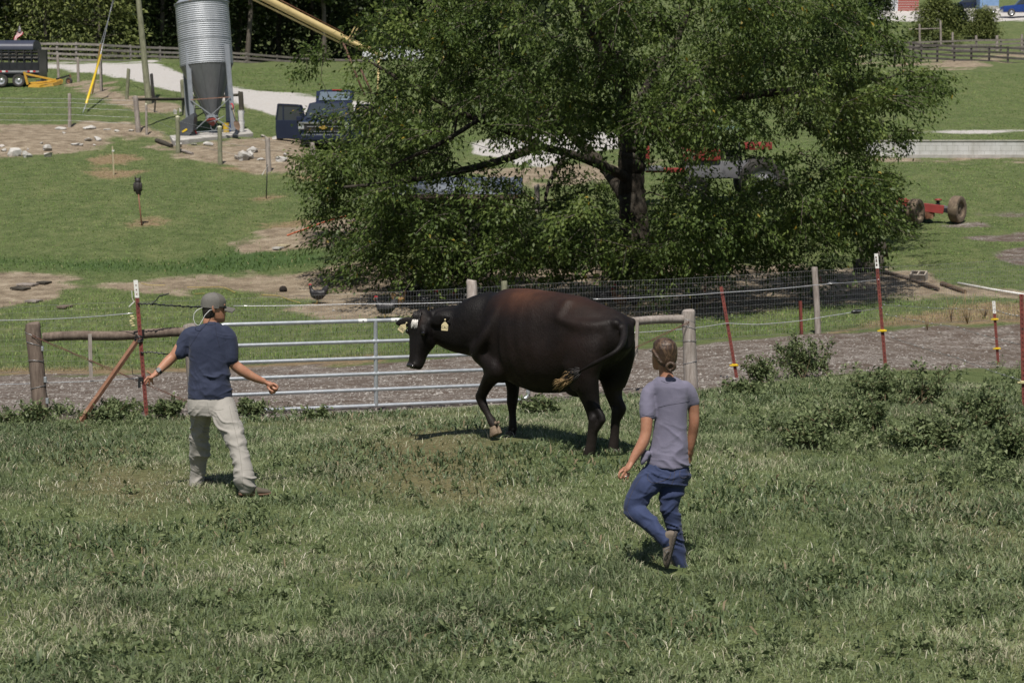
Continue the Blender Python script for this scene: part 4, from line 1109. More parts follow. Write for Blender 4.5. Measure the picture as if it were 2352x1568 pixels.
g1 = folds(15, .020, (.55, 0, 1), (1, 0, -.55), 11); g2 = folds(11, .017, (-.9, .2, 1), (1, 0, .9), 12); g3 = folds(32, .008, (.2, .1, 1), (1, 0, -.2), 13)
def pant_fn(co, nm):
    wz = np.clip((M_(560, 800).z-man.location.z-co[:, 2])/.30, .25, 1)
    return co+nm*((g1(co, nm)+g2(co, nm)*.8+g3(co, nm)-.010)*wz)[:, None]
fuse(b, 'trousers', KHAKI, man, .0075, 4, .5, True, pant_fn)
# cap
CAPM = cloth('grey_cap', (.135, .126, .109), (.10, .094, .082), .85, 260)
MESHC = pm('cap_mesh', (.16, .152, .138), .8, 0, (.105, .098, .088), 160, bump=.5, bd=.004)
cc = hc+U_*.058; cap_f = (face*.985-U_*.09).normalized(); cup = cap_f.cross(fl).normalized()*-1
if cup.z < 0: cup = -cup
def dome(a0, a1, r=1.0, lo=-.035, n=20, mz=8):
    m = MB(); R = []
    for i in range(mz+1):
        t = i/mz; z = lo+(.088*r-lo)*math.sin(t*math.pi/2); q = math.sqrt(max(0.0, 1-(max(0, z)/(.0885*r))**2.3)) if z > 0 else 1
        R.append([cc+(cap_f*(.112*math.cos(a))+fl*(.088*math.sin(a)))*q*r+cup*z for a in np.linspace(a0, a1, n)])
    m.loft(R, False, False); return m
cap = dome(-1.25, 1.25, 1.0, -.030).build('cap', CAPM, man, True, True)
dome(1.25, 2*math.pi-1.25, .995, -.048, 30).build('mesh_back', MESHC, cap, True, False)
cap.children[0].data.transform(Matrix.Translation(-man.location))
m = MB(); R = []
for t in np.linspace(0, 1, 8):
    R.append([cc+cap_f*(.098+t*.104*(1-.30*(s/1.0)**2)-.012*s*s)+fl*(.082*s*(1-.10*t))+cup*(-.026-.016*t-.034*s*s) for s in np.linspace(-1, 1, 13)])
m.loft(R, False, False); m2 = MB(); m2.v = [Vector(p)-cup*.008 for p in m.v]; m2.f = [f[::-1] for f in m.f]; m2.m = m.m
m.add(m2.v, m2.f); br_ = m.build('brim', CAPM, cap, True, False); br_.data.transform(Matrix.Translation(-man.location))
m = MB(); m.ell(cc+cup*.089, (.008, .008, .006)); q_ = m.build('button', CAPM, cap, True); q_.data.transform(Matrix.Translation(-man.location))
# hair under the cap
HAIRM = pm('short_dark_hair', (.022, .016, .012), .7, 0, (.011, .009, .008), 220, bump=.6, bd=.003)
b = MB(); rings(b, [(hc+face*fx+U_*z, face, rf, fl, rl, rl, .95) for z, fx, rf, rl in ((-.088, -.045, .040, .052), (-.06, -.034, .062, .066), (-.02, -.022, .080, .075), (.02, -.016, .088, .079), (.06, -.014, .090, .078), (.085, -.016, .07, .06))], 24)
fuse(b, 'hair', HAIRM, man, .006, 3, .5, True)
# sunglasses and their retainer cord
DARKL = pm('dark_lens', (.008, .008, .009), .08, 0, (.012, .012, .013), 10, spec=.8)
m = MB()
for s in (-1, 1):
    c_ = hc+face*.094+fl*s*.034+U_*.012
    m.ell(c_, (.016, .028, .020), Matrix((face, fl, U_)).transposed())
    m.tube([c_+fl*s*.026+U_*.006, hc+face*.06+fl*s*.072+U_*.014, hc+fl*s*.079+U_*.014, hc-face*.03+fl*s*.08+U_*.006], .004, 6)
m.tube([hc+face*.103+fl*-.012+U_*.018, hc+face*.106+U_*.02, hc+face*.103+fl*.012+U_*.018], .004, 6)
m.build('sunglasses', DARKL, man, True, True)
CORD = pm('pale_cord', (.62, .62, .62), .4, 0, (.5, .5, .5), 20)
m = MB(); m.tube([hc-fl*.078-face*.02+U_*.002, M_(560, 232, -.10), M_(530, 262, -.12), M_(510, 300, -.13), M_(492, 330, -.135), M_(478, 332, -.13), M_(462, 318, -.13), M_(452, 290, -.13), M_(456, 255, -.12), M_(475, 232, -.11), M_(505, 217, -.09), hc+fl*.07-face*.05], .0028, 6)
m.build('eyewear_cord', CORD, man, True, True)
# watch
m = MB(); ad = (lwr-lel).normalized(); wc = lwr-ad*.035
m.lathe([(.031, -.012), (.034, -.010), (.034, .010), (.031, .012)], wc, 18, ad)
wt = m.build('wrist_watch', BLACKP, man, True, True, auto=50)
m = MB(); nn = (Vector((.25, -.8, .55))-ad*Vector((.25, -.8, .55)).dot(ad)).normalized(); m.box(wc+nn*.036, (.038, .036, .009), Matrix((ad, ad.cross(nn), nn)).transposed())
o = m.build('watch_face', pm('watch_glass', (.35, .34, .33), .12, .3, (.25, .25, .25), 10), wt, False, False, bevel=.003); o.data.transform(Matrix.Translation(-man.location))
# shoes
def shoe(parent, heel, fwd, up, L, mat, solem, world=True, lace=None):
    fwd = fwd.normalized(); up = (up-fwd*up.dot(fwd)).normalized(); sd = fwd.cross(up)
    b = MB(); st = []
    for t, w_, h0, h1 in ((-.06, .022, .02, .06), (.0, .034, .012, .085), (.12, .037, .012, .10), (.28, .038, .012, .10), (.42, .040, .012, .085), (.58, .045, .012, .068), (.75, .046, .012, .056), (.90, .038, .014, .045), (.99, .02, .018, .034)):
        c_ = heel+fwd*(t*L)+up*((h0+h1)/2); st.append((c_, sd, w_, up, (h1-h0)/2, (h1-h0)/2, .8))
    rings(b, st, 20); o = fuse(b, 'shoe', mat, parent, .006, 3, .5, world)
    b = MB(); st = []
    for t, w_, h1 in ((-.07, .024, .026), (.0, .037, .026), (.2, .039, .024), (.45, .041, .022), (.7, .049, .02), (.9, .041, .024), (1.0, .022, .028)):
        st.append((heel+fwd*(t*L)+up*(h1/2), sd, w_, up, h1/2, h1/2, .6))
    rings(b, st, 20); s_ = b.build('sole', solem, o, True, False, auto=40); 
    s_.data.transform(Matrix.Translation(-parent.location))
    return o, sd
SHOE1 = cloth('olive_suede', (.12, .10, .075), (.08, .07, .052), .9, 200)
SOLE1 = pm('brown_rubber', (.16, .085, .05), .8, 0, (.10, .06, .04), 20)
fr = upd(603, 1134, F/S_at(mR))-upd(551, 1131, F/S_at(mR))
shoe(man, upd(553, 1137, F/S_at(mR)), Vector((1, .12, 0)), U_, .265, SHOE1, SOLE1)
shoe(man, upd(441, 1117, F/S_at(mL)), Vector((.55, .8, 0)), U_, .265, SHOE1, SOLE1)

# ---------------- the woman
wf = G(1562, 1305)
woman = thing('person', 'person with brown hair bun, grey-mauve top and blue jeans stepping through the grass', 'person', wf)
DW = F/S_at(wf)
zw = lambda x, y: (1320.7+x*.3775, 746.5+y*.3775)
def W_(x, y, dd=0.0): return upd(*zw(x, y), DW+dd)
pw = .3775/F*DW
ta, tb = turn(rad(-12))
hd = W_(540, 178)
face = Vector((-.55, .83, 0)).normalized(); fl = Vector((-face.y, face.x, 0))
b = MB()
rings(b, [(hd+face*fx+U_*z, face, rf, fl, rl, rl, .95) for z, fx, rf, rl in ((-.118, .06, .03, .028), (-.10, .05, .052, .044), (-.07, .034, .07, .056), (-.03, .016, .084, .066), (.02, .004, .092, .071), (.06, .0, .09, .07), (.095, -.004, .066, .052), (.108, -.005, .04, .03))], 24)
limb(b, [hd+face*.088+U_*.01, hd+face*.106-U_*.02], [.009, .012], 8)
limb(b, [hd+face*.09-U_*.06-fl*.018, hd+face*.095-U_*.06, hd+face*.09-U_*.06+fl*.018], [.009, .012, .009], 8)
b.ell(hd+face*.083-U_*.10, (.02, .02, .016))
for s in (-1, 1):
    e = hd+fl*s*.070-face*.004-U_*.01
    limb(b, [e+U_*.026, e+U_*.028-face*.014+fl*s*.008, e-face*.016+fl*s*.009, e-U_*.026-face*.004+fl*s*.002], [.007, .008, .007, .008], 8, 12)
limb(b, [hd-U_*.06-face*.02, W_(550, 285), W_(560, 330), W_(566, 366)], [.050, .048, .056, .075], 16)
wl = [W_(456, 410), W_(440, 480, -.03), W_(437, 560, -.06), W_(430, 660, -.07), W_(405, 730, -.08), W_(365, 795, -.09), W_(342, 835, -.10)]
limb(b, wl, [.049, .050, .046, .041, .041, .033, .025], 14, 40)
hand(b, wl[-1], W_(318, 872, -.11), [[W_(292, 880, -.13), W_(272, 898, -.14), W_(266, 922, -.14), W_(276, 934, -.13)], [W_(302, 893, -.12), W_(288, 912, -.13), W_(284, 930, -.125)], [W_(314, 902, -.11), W_(304, 922, -.12), W_(300, 936, -.11)], [W_(328, 902, -.10), W_(322, 924, -.10), W_(316, 938, -.10)], [W_(296, 868, -.09), W_(278, 884, -.08), W_(266, 902, -.08)]], .009, (.034, .017))
wr = [W_(684, 402), W_(712, 450, .02), W_(722, 520, .04), W_(724, 596, .05), W_(716, 660, .08), W_(704, 730, .10), W_(700, 760, .11)]
limb(b, wr, [.046, .045, .042, .038, .037, .030, .024], 14, 40)
hand(b, wr[-1], W_(697, 788, .12), [[W_(696, 805, .13), W_(694, 826, .135), W_(690, 840, .13)], [W_(690, 806, .12), W_(686, 828, .12), W_(682, 842, .115)], [W_(702, 803, .14), W_(702, 824, .145), W_(698, 838, .14)], [W_(706, 798, .15), W_(708, 816, .15), W_(705, 828, .15)], [W_(688, 780, .11), W_(680, 800, .105)]], .008, (.03, .016))
fuse(b, 'body', SKIN_W, woman, .0055, 3, .5, True)
# top
b = MB(); st = []
for y, xc, hw, dep in ((308, 556, 52, .064), (322, 560, 78, .080), (345, 566, 106, .096), (372, 570, 124, .106), (420, 578, 118, .108), (480, 582, 110, .108), (560, 583, 103, .103), (630, 580, 104, .100), (700, 574, 112, .105), (770, 568, 124, .112), (830, 566, 132, .12), (858, 567, 130, .12)):
    st.append((W_(xc, y), ta, hw*pw, tb, dep, dep, .92))
rings(b, st, 32)
limb(b, [W_(470, 388), W_(448, 422, -.01), W_(441, 480, -.03), W_(440, 542, -.05)], [.060, .063, .064, .064], 16, 18)
limb(b, [W_(668, 380), W_(696, 412, .01), W_(716, 468, .03)], [.060, .060, .057], 16, 16)
# pointed shirt tail at the side slit
limb(b, [W_(432, 780, -.05), W_(414, 826, -.06), W_(408, 846, -.06)], [(.045, .03), (.03, .02), (.016, .012)], 12)
MAUVE = cloth('grey_mauve_weave', (.175, .165, .225), (.135, .128, .18), .85, 380)
f1 = folds(14, .013, (.45, 0, 1), (1, 0, -.45), 31); f2 = folds(11, .010, (-.6, 0, 1), (1, 0, .6), 32); f3 = folds(26, .005, (.1, 0, 1), (1, 0, 0), 33)
zc_ = W_(560, 600).z-woman.location.z
def top_fn(co, nm):
    lo = np.clip((zc_-co[:, 2])/.25+.55, .25, 1.0)
    return co+nm*((f1(co, nm)+f2(co, nm)+f3(co, nm)*.7)*lo-.006)[:, None]
fuse(b, 'top', MAUVE, woman, .0072, 5, .5, True, top_fn)
# jeans
b = MB()
rings(b, [(W_(xc, y), ta, hw*pw, tb, dep, dep, .9) for y, xc, hw, dep in ((835, 568, 116, .10), (860, 570, 128, .115), (900, 566, 134, .128), (940, 556, 132, .125), (970, 548, 118, .105))], 28)
limb(b, [W_(500, 900, -.0), W_(440, 965, -.03), W_(388, 1035, -.05), W_(352, 1095, -.06), W_(350, 1118, -.06)], [(.115, .11), (.104, .10), (.090, .09), (.076, .076), .066], 20, 36)
limb(b, [W_(346, 1102, -.06), W_(392, 1152, -.10), W_(450, 1205, -.15), W_(505, 1258, -.20), W_(548, 1302, -.235)], [.070, .068, .066, .057, .050], 18, 36)
limb(b, [W_(616, 900), W_(594, 985, .0), W_(578, 1070, .0), W_(580, 1130, .0), W_(600, 1220, .02), W_(624, 1320, .04), W_(646, 1478, .06)], [(.105, .11), .094, .079, .070, .066, .056, .050], 20, 44)
DENIM = cloth('blue_denim', (.038, .053, .120), (.022, .032, .076), .8, 340, (1, 1, .3), .25)
h1 = folds(21, .015, (.3, 0, 1), (1, 0, -.3), 51); h2 = folds(16, .012, (-.6, .3, 1), (1, 0, .6), 52)
fuse(b, 'jeans', DENIM, woman, .0068, 4, .5, True, lambda co, nm: co+nm*((h1(co, nm)+h2(co, nm))*np.clip(1.1-co[:, 2]*.6, .4, 1)-.008)[:, None])
STI = pm('denim_seam', (.085, .075, .085), .85, 0, (.04, .04, .06), 40)
# sewn seams laid on the cloth
def seam(obj, parent, pts, mat, r_=.0017, name='seam'):
    dg = bpy.context.evaluated_depsgraph_get(); dg.update(); L = parent.location; out = []
    for q in spline(pts, 8*len(pts)):
        o = Vector(q)-L-Y_*.6; hit, loc, nr_, _i = obj.ray_cast(o, Vector((0, 1, 0)), depsgraph=dg)
        if hit: out.append(loc+L+nr_*r_*.35)
    if len(out) > 2: m = MB(); m.tube(out, r_, 5); m.build(name, mat, parent, True, True)
shirt_o = [c for c in man.children if c.name.startswith('shirt')][0]; trous = [c for c in man.children if c.name.startswith('trousers')][0]
top_o = [c for c in woman.children if c.name.startswith('top')][0]; jeans = [c for c in woman.children if c.name.startswith('jeans')][0]
KS = pm('khaki_seam', (.25, .235, .21), .9, 0, (.2, .19, .17), 40); MS = pm('mauve_seam', (.095, .09, .125), .9, 0, (.07, .066, .095), 40)
for P in ([(530, 312), (548, 322), (575, 324), (605, 318)], [(604, 326), (612, 372), (624, 420), (636, 470)], [(522, 330), (500, 372), (470, 420), (440, 462)], [(428, 800), (500, 808), (580, 812), (690, 804)]): seam(shirt_o, man, [M_(x, y) for x, y in P], SEAM)
for P in ([(436, 868), (470, 872), (505, 868)], [(590, 872), (630, 876), (668, 868)], [(560, 830), (566, 870), (572, 905)], [(702, 850), (728, 930), (762, 1030), (790, 1130), (812, 1240), (826, 1340)], [(735, 880), (752, 900), (772, 985)], [(445, 1300+60), (470, 1372), (500, 1368)], [(752, 1398), (798, 1404), (842, 1394)]): seam(trous, man, [M_(x, y) for x, y in P], KS, .0016)
for P in ([(500, 492), (560, 474), (620, 464), (696, 456)], [(520, 330), (548, 340), (580, 338), (606, 328)], [(446, 858), (520, 866), (600, 860), (690, 842)], [(404, 532), (440, 540), (474, 538)]): seam(top_o, woman, [W_(x, y) for x, y in P], MS, .0016)
for P in ([(440, 884), (436, 918), (470, 940), (522, 930), (566, 908), (574, 880)], [(632, 868), (630, 900), (656, 914), (688, 902)], [(598, 872), (592, 920), (575, 962)], [(398, 900), (352, 980), (322, 1050), (312, 1110), (360, 1172), (430, 1228), (508, 1296)]): seam(jeans, woman, [W_(x, y) for x, y in P], STI, .0018, 'stitching')
# shoes: left heel lifted, toe down; right foot hidden in the grass
SHOEW = cloth('taupe_suede', (.20, .165, .13), (.14, .115, .09), .9, 200)
SOLEW = pm('dark_tread', (.10, .085, .07), .85, 0, (.05, .042, .036), 60, (.17, .14, .10), .8)
hl_ = W_(622, 1275, -.255); toe = W_(572, 1470, -.20)
fwd = (toe-hl_).normalized()
o, sd = shoe(woman, hl_, fwd, Vector((-.86, .18, .40)), .255, SHOEW, SOLEW)
shoe(woman, W_(652, 1492, .04), Vector((-.5, .85, 0)), U_, .25, SHOEW, SOLEW)
m = MB(); m.tube([W_(575, 1352, -.28), W_(556, 1358, -.29), W_(543, 1372, -.29), W_(552, 1386, -.285), W_(566, 1372, -.28)], .004, 5); m.build('lace', pm('grey_lace', (.14, .14, .14), .8), woman, True, True)
# hair and bun
HW_ = NT('brown_hair'); bl_ = W_(581, 246, -.115)-woman.location
mp_ = HW_.n('ShaderNodeMapping'); mp_.inputs['Location'].default_value = (-bl_.x, -bl_.y, -bl_.z); HW_.l(HW_.tc.outputs['Object'], mp_.inputs['Vector'])
nv_ = HW_.n('ShaderNodeVectorMath', operation='NORMALIZE'); HW_.l(mp_.outputs[0], nv_.inputs[0]); n = HW_.noise(11, 4, .7, nv_.outputs[0]); n2_ = HW_.noise(38, 3, .7, nv_.outputs[0])
HW_.col(HW_.mix(HW_.ramp(n2_, [(.35, (.55, .55, .55)), (.6, (0, 0, 0))]), HW_.ramp(n, [(.30, (.022, .012, .008)), (.5, (.062, .035, .020)), (.66, (.20, .125, .075))]), (.018, .010, .007))); HW_.set(Roughness=.36, Specular_IOR_Level=.5); HW_.bump(n2_, .5, .006)
b = MB()
rings(b, [(hd+face*fx+U_*z, face, rf, fl, rl, rl, .95) for z, fx, rf, rl in ((-.085, -.058, .03, .042), (-.06, -.046, .054, .062), (-.03, -.036, .070, .076), (.01, -.028, .082, .082), (.05, -.016, .094, .084), (.085, -.008, .090, .075), (.112, -.006, .062, .05), (.122, -.006, .03, .025))], 28)
limb(b, [hd+fl*.07+U_*.03+face*.02, hd+fl*.075+U_*.0-face*.01, hd+fl*.055-U_*.05-face*.05], [.022, .022, .024], 10)
fuse(b, 'hair', HW_.m, woman, .0055, 4, .5, True)
m = MB(); bc = W_(581, 246, -.115)
for k_ in range(7):
    a0 = k_*.9
    m.tube([bc+Vector((.030*math.cos(a0+t)*(1-.25*t/5), -.012+.012*math.sin(2*t+k_), .030*math.sin(a0+t)*(1-.25*t/5)-.006)) for t in np.linspace(0, 5, 22)], [.012*math.sin(math.pi*min(1, .12+.88*(1-q/22))) + .003 for q in range(22)], 7)
m.ell(bc, (.030, .026, .030)); 
m.build('hair_bun', HW_.m, woman, True, True)
m = MB(); m.tube([hd+fl*.074+U_*.02-face*.0, hd+fl*.078+U_*.022+face*.05, hd+fl*.062+U_*.022+face*.088], .0035, 6); m.build('glasses_arm', BLACKP, woman, True, True)
m = MB(); rp = W_(308, 918, -.117); m.tube([rp+Vector((.011*math.cos(a), .010*math.sin(a), .004*math.cos(a))) for a in np.linspace(0, 2*math.pi, 13)], .0022, 5); m.build('finger_ring', BRIGHT, woman, True, True)
# ------------------------------------------------------------------ trees
def leaf_mat(name, lo, mid, hi, tr=.35, rough=.45, spec=.4):
    k = NT(name); a = k.attr('tone')
    c = k.ramp(a, [(0, lo), (.5, mid), (.9, hi), (1, (.30, .22, .03))])
    k.col(c); k.set(Roughness=rough, Specular_IOR_Level=spec)
    t = k.n('ShaderNodeBsdfTranslucent'); k.l(c, t.inputs[0])
    mx = k.n('ShaderNodeMixShader'); mx.inputs[0].default_value = tr
    k.l(k.b.outputs[0], mx.inputs[1]); k.l(t.outputs[0], mx.inputs[2]); k.l(mx.outputs[0], k.out.inputs[0])
    return k.m
def leaves(name, P, D, N, L, Wd, mat, parent, tone, origin):
    """folded leaves: P stalk points, D directions of the tips, N leaf normals"""
    n = len(P); D = D/np.linalg.norm(D, axis=1)[:, None]
    S = np.cross(D, N); S /= (np.linalg.norm(S, axis=1)[:, None]+1e-9); N = np.cross(S, D)
    V = np.empty((n, 4, 3)); L = L[:, None]; Wd = Wd[:, None]
    V[:, 0] = P; V[:, 1] = P+D*L*.5+S*Wd*.5+N*Wd*.10; V[:, 2] = P+D*L-N*L*.12; V[:, 3] = P+D*L*.5-S*Wd*.5+N*Wd*.10
    V -= np.array(origin)
    b = np.arange(n)[:, None]*4
    return np_mesh(name, V.reshape(-1, 3), [b+np.array([[0, 1, 2, 3]])], mat, parent, {'tone': np.repeat(tone, 4)})
def bark(name, c, c2, c3=None):
    if name in _MC: return _MC[name]
    k = NT(name); v = k.stretch((6, 6, 1.2)); n = k.noise(2.2, 8, .7, v); n2 = k.noise(1.1, 4, .6)
    a = k.ramp(n, [(.3, c2), (.65, c)])
    if c3: a = k.mix(k.ramp(n2, [(.5, (0, 0, 0)), (.7, (.7, .7, .7))]), a, c3)
    k.col(a); k.set(Roughness=.9, Specular_IOR_Level=.15); k.bump(n, .9, .05); _MC[name] = k.m; return k.m
BARK = bark('tree_bark', (.060, .050, .039), (.022, .018, .014), (.10, .093, .078))
# ---- the big spreading tree
OUT = np.array([(700,-420),(620,-200),(640,-40),(690,15),(760,45),(800,70),(690,95),(668,120),(690,190),(790,205),(740,232),(683,262),(690,330),(672,395),(683,440),(735,470),(722,505),(745,560),(775,590),(762,625),(800,655),(900,648),(980,655),(1060,640),(1150,632),(1230,640),(1330,668),(1400,650),(1480,668),(1560,640),(1660,650),(1760,632),(1830,652),(1930,612),(2040,590),(2062,540),(2085,500),(2065,450),(2072,400),(2052,360),(2105,300),(2082,260),(2170,240),(2195,205),(2130,150),(2088,118),(2092,60),(2010,40),(1992,0),(1960,-150),(1800,-330),(1400,-460),(1000,-470)], float)
tb_ = GD(1462, 92)
TD = F/92
tree = thing('spreading_tree', 'broad dark green tree with low hanging branches filling the middle of the yard', 'tree', tb_)
def Tp(u, v, dd=0.0): return upd(u, v, TD+dd)
r = np.random.default_rng(23)
cl_ = []
tries = 0
def halfdepth(u, v):
    a = np.clip((u-1440)/790, -1, 1); b_ = np.clip((v-250)/430, -1.2, 1.0)
    return 8.6*math.sqrt(max(.03, 1-a*a*.98))*math.sqrt(max(.12, 1-.62*max(0, b_)**2-.35*max(0, -b_)**2))
while len(cl_) < 680 and tries < 40000:
    tries += 1
    u, v = r.uniform(640, 2210), r.uniform(-440, 665)
    sd_ = poly_sd(OUT, np.array([u]), np.array([v]))[0]
    if sd_ < 8: continue
    rad_m = r.uniform(.40, .82) if sd_ > 45 else r.uniform(.22, .42)
    hd_ = halfdepth(u, v)
    t = -1+2*r.random()
    t = math.copysign(abs(t)**.55, t)
    if v > 330 and t > .0 and r.random() < .55: t = -t
    # openings where the yard shows through under the crown
    if 1040 < u < 1480 and 296 < v < 420 and r.random() < .86: continue
    if 1375 < u < 1525 and 280 < v < 545 and t < .15: continue
    if 1400 < u < 1500 and 290 < v < 500 and r.random() < .5: continue
    if 1170 < u < 1290 and 400 < v < 520 and r.random() < .75: continue
    if 1480 < u < 1800 and 320 < v < 490 and r.random() < .62: continue
    if 1180 < u < 1420 and 590 < v < 640 and r.random() < .5: continue
    if 820 < u < 1000 and 60 < v < 150 and r.random() < .55: continue
    if 700 < u < 840 and 60 < v < 330 and r.random() < .45: continue
    if v < 0 and r.random() < .72: continue
    if u < 830 and v < 235 and r.random() < .6: continue
    if 680 < u < 815 and 195 < v < 345 and r.random() < .72: continue
    if u < 830 and t < 0: t *= .35
    if v < 260 and t < 0: hd_ *= 1.0+.14*min(1, (260-v)/250)
    c = Tp(u, v, t*hd_)
    if any((c-q[0]).length < .55*min(rad_m, q[1]) for q in cl_[-120:]): continue
    cl_.append((c, rad_m, t, sd_))
for _ in range(30):      # boughs reaching out over the yard, most of them above the picture
    u, v = r.uniform(1080, 1960), r.uniform(-560, -70); cl_.append((upd(u, v, r.uniform(39, 45)), r.uniform(.5, .85), -1, 60))
P, D, Nn, Ls, Ws, To = [], [], [], [], [], []
tw = MB()
for c, R, t, sd_ in cl_:
    n = int(330*(R/.6)**2*r.uniform(.75, 1.2))
    # sprays of leaves along short drooping twigs
    nt_ = max(5, int(n/34)); k_ = 0
    ax = r.normal(0, 1, (nt_, 3)); ax[:, 2] = ax[:, 2]*.55-.05; ax /= np.linalg.norm(ax, axis=1)[:, None]
    out = np.array([c.x-tb_.x, c.y-tb_.y, 0]); out /= np.linalg.norm(out)+1e-6
    ax = ax+out*.35; cc_ = np.array(c)
    tone0 = r.normal(.46, .12)
    for a in ax:
        m_ = int(n/nt_); q = r.random(m_)**.7
        p = cc_+a*(q*R*1.15)[:, None]+np.array([0, 0, -1])*(q**2*R*.35)[:, None]+r.normal(0, .055+.05*R, (m_, 3))
        d = a*.7+r.normal(0, .55, (m_, 3))+np.array([0, 0, -.55]); nn = r.normal(0, .55, (m_, 3))+np.array([0, 0, 1.0])
        P.append(p); D.append(d); Nn.append(nn); Ls.append(r.uniform(.085, .145, m_)); Ws.append(r.uniform(.042, .066, m_))
        To.append(np.where(r.random(m_) < .006, 1.0, np.clip(tone0+r.normal(0, .16, m_), 0, .88)))
        e = Vector(cc_+a*R*1.1)+Vector((0, 0, -.3*R))
        if r.random() < .35: tw.tube([c, c+(e-c)*.55+Vector((0, 0, .04*R)), e], [.010, .007, .003], 4, False)
LEAF = leaf_mat('tree_leaf', (.029, .051, .013), (.088, .132, .030), (.175, .22, .060), .34, .5, .28)
leaves('crown', np.concatenate(P), np.concatenate(D), np.concatenate(Nn), np.concatenate(Ls), np.concatenate(Ws), LEAF, tree, np.concatenate(To), tb_)
# trunk and limbs
m = MB()
def limb_t(pts, rs):
    S = spline([tuple(p)+(q,) for p, q in zip(pts, rs)], 8*len(pts))
    w_ = [Vector((r.normal(0, .04*q[3]+.004), r.normal(0, .04*q[3]+.004), 0)) for q in S]
    m.tube([Vector(q[:3])+a for q, a in zip(S, w_)], [float(q[3]) for q in S], 12); return S
skel = []
skel.append(limb_t([tb_-U_*.3, tb_+U_*.15, Tp(1455, 500), Tp(1450, 420), Tp(1452, 350), Tp(1446, 290)], [.55, .46, .36, .33, .34, .30]))
skel.append(limb_t([Tp(1446, 292), Tp(1420, 200, -.6), Tp(1370, 90, -1.2), Tp(1330, 0, -1.8), Tp(1290, -120, -2)], [.24, .19, .16, .12, .07]))
skel.append(limb_t([Tp(1450, 300), Tp(1490, 190, 3.0), Tp(1560, 80, 5.0), Tp(1610, -60, 5.2)], [.16, .11, .08, .04]))
skel.append(limb_t([Tp(1448, 420), Tp(1420, 398, -.5), Tp(1330, 360, -1.6), Tp(1240, 335, -2.2), Tp(1160, 300, -2.8), Tp(1050, 255, -3.2), Tp(930, 190, -3.4), Tp(830, 130, -3.4)], [.15, .125, .105, .09, .075, .06, .05, .03]))
skel.append(limb_t([Tp(1240, 335, -2.2), Tp(1140, 372, -3.0), Tp(1020, 400, -3.6), Tp(900, 420, -4.0), Tp(790, 430, -4)], [.11, .09, .08, .06, .03]))
skel.append(limb_t([Tp(1440, 455), Tp(1415, 420, .8), Tp(1370, 365, 2.2), Tp(1290, 290, 3.4), Tp(1180, 180, 4.4), Tp(1080, 60, 5)], [.2, .17, .14, .12, .09, .05]))
skel.append(limb_t([Tp(1455, 340), Tp(1530, 280, -1.2), Tp(1640, 230, -2.4), Tp(1760, 215, -3.2), Tp(1900, 200, -3.4), Tp(2040, 180, -3)], [.2, .16, .13, .1, .08, .035]))
skel.append(limb_t([Tp(1455, 310), Tp(1540, 230, 1.5), Tp(1650, 150, 3), Tp(1780, 110, 4), Tp(1930, 80, 4)], [.19, .16, .12, .09, .04]))
skel.append(limb_t([Tp(1446, 292), Tp(1430, 180, -2.4), Tp(1400, 110, -4.6), Tp(1360, 60, -6.2)], [.16, .13, .10, .05]))
skel.append(limb_t([Tp(1300, 352, -1.8), Tp(1262, 420, -2.6), Tp(1250, 480, -3.0)], [.07, .05, .03]))
skel.append(limb_t([Tp(1120, 262, -3.0), Tp(1010, 330, -4.6), Tp(900, 380, -5.2)], [.06, .05, .02]))
m.build('trunk', BARK, tree, True, True)
SK = np.concatenate([s[6 if i == 0 else 2:] for i, s in enumerate(skel)]); SKP = SK[:, :3]; SKR = SK[:, 3]
bm_ = MB()
NP_, NR_ = [tuple(p) for p in SKP], list(SKR)
order = sorted(range(len(cl_)), key=lambda i: np.linalg.norm(SKP-np.array(cl_[i][0]), axis=1).min())
for oi in order:
    c, R, t, sd_ = cl_[oi]; A = np.array(NP_); ca = np.array(c)
    dist = np.linalg.norm(A-ca, axis=1)+.5*np.maximum(0, A[:, 2]-ca[2]); i = int(np.argmin(dist)); a = Vector(NP_[i])
    dv = c-a; Ld = dv.length; r0 = min(NR_[i]*.75, .014+.012*Ld)
    k1 = a+dv*.35+Vector(r.normal(0, .09*Ld, 3))+U_*.05*Ld; k2 = a+dv*.7+Vector(r.normal(0, .09*Ld, 3))
    S = spline([a, k1, k2, c], 7)
    bm_.tube([Vector(q) for q in S], list(np.linspace(r0, max(.007, r0*.55), 7)), 5, False)
    NP_.append(tuple(c)); NR_.append(max(.010, r0*.6))
bm_.build('branches', BARK, tree, True, True)['kind'] = 'stuff'
tw.build('twigs', bark('twig_bark', (.20, .175, .145), (.09, .075, .06)), tree, True, True)

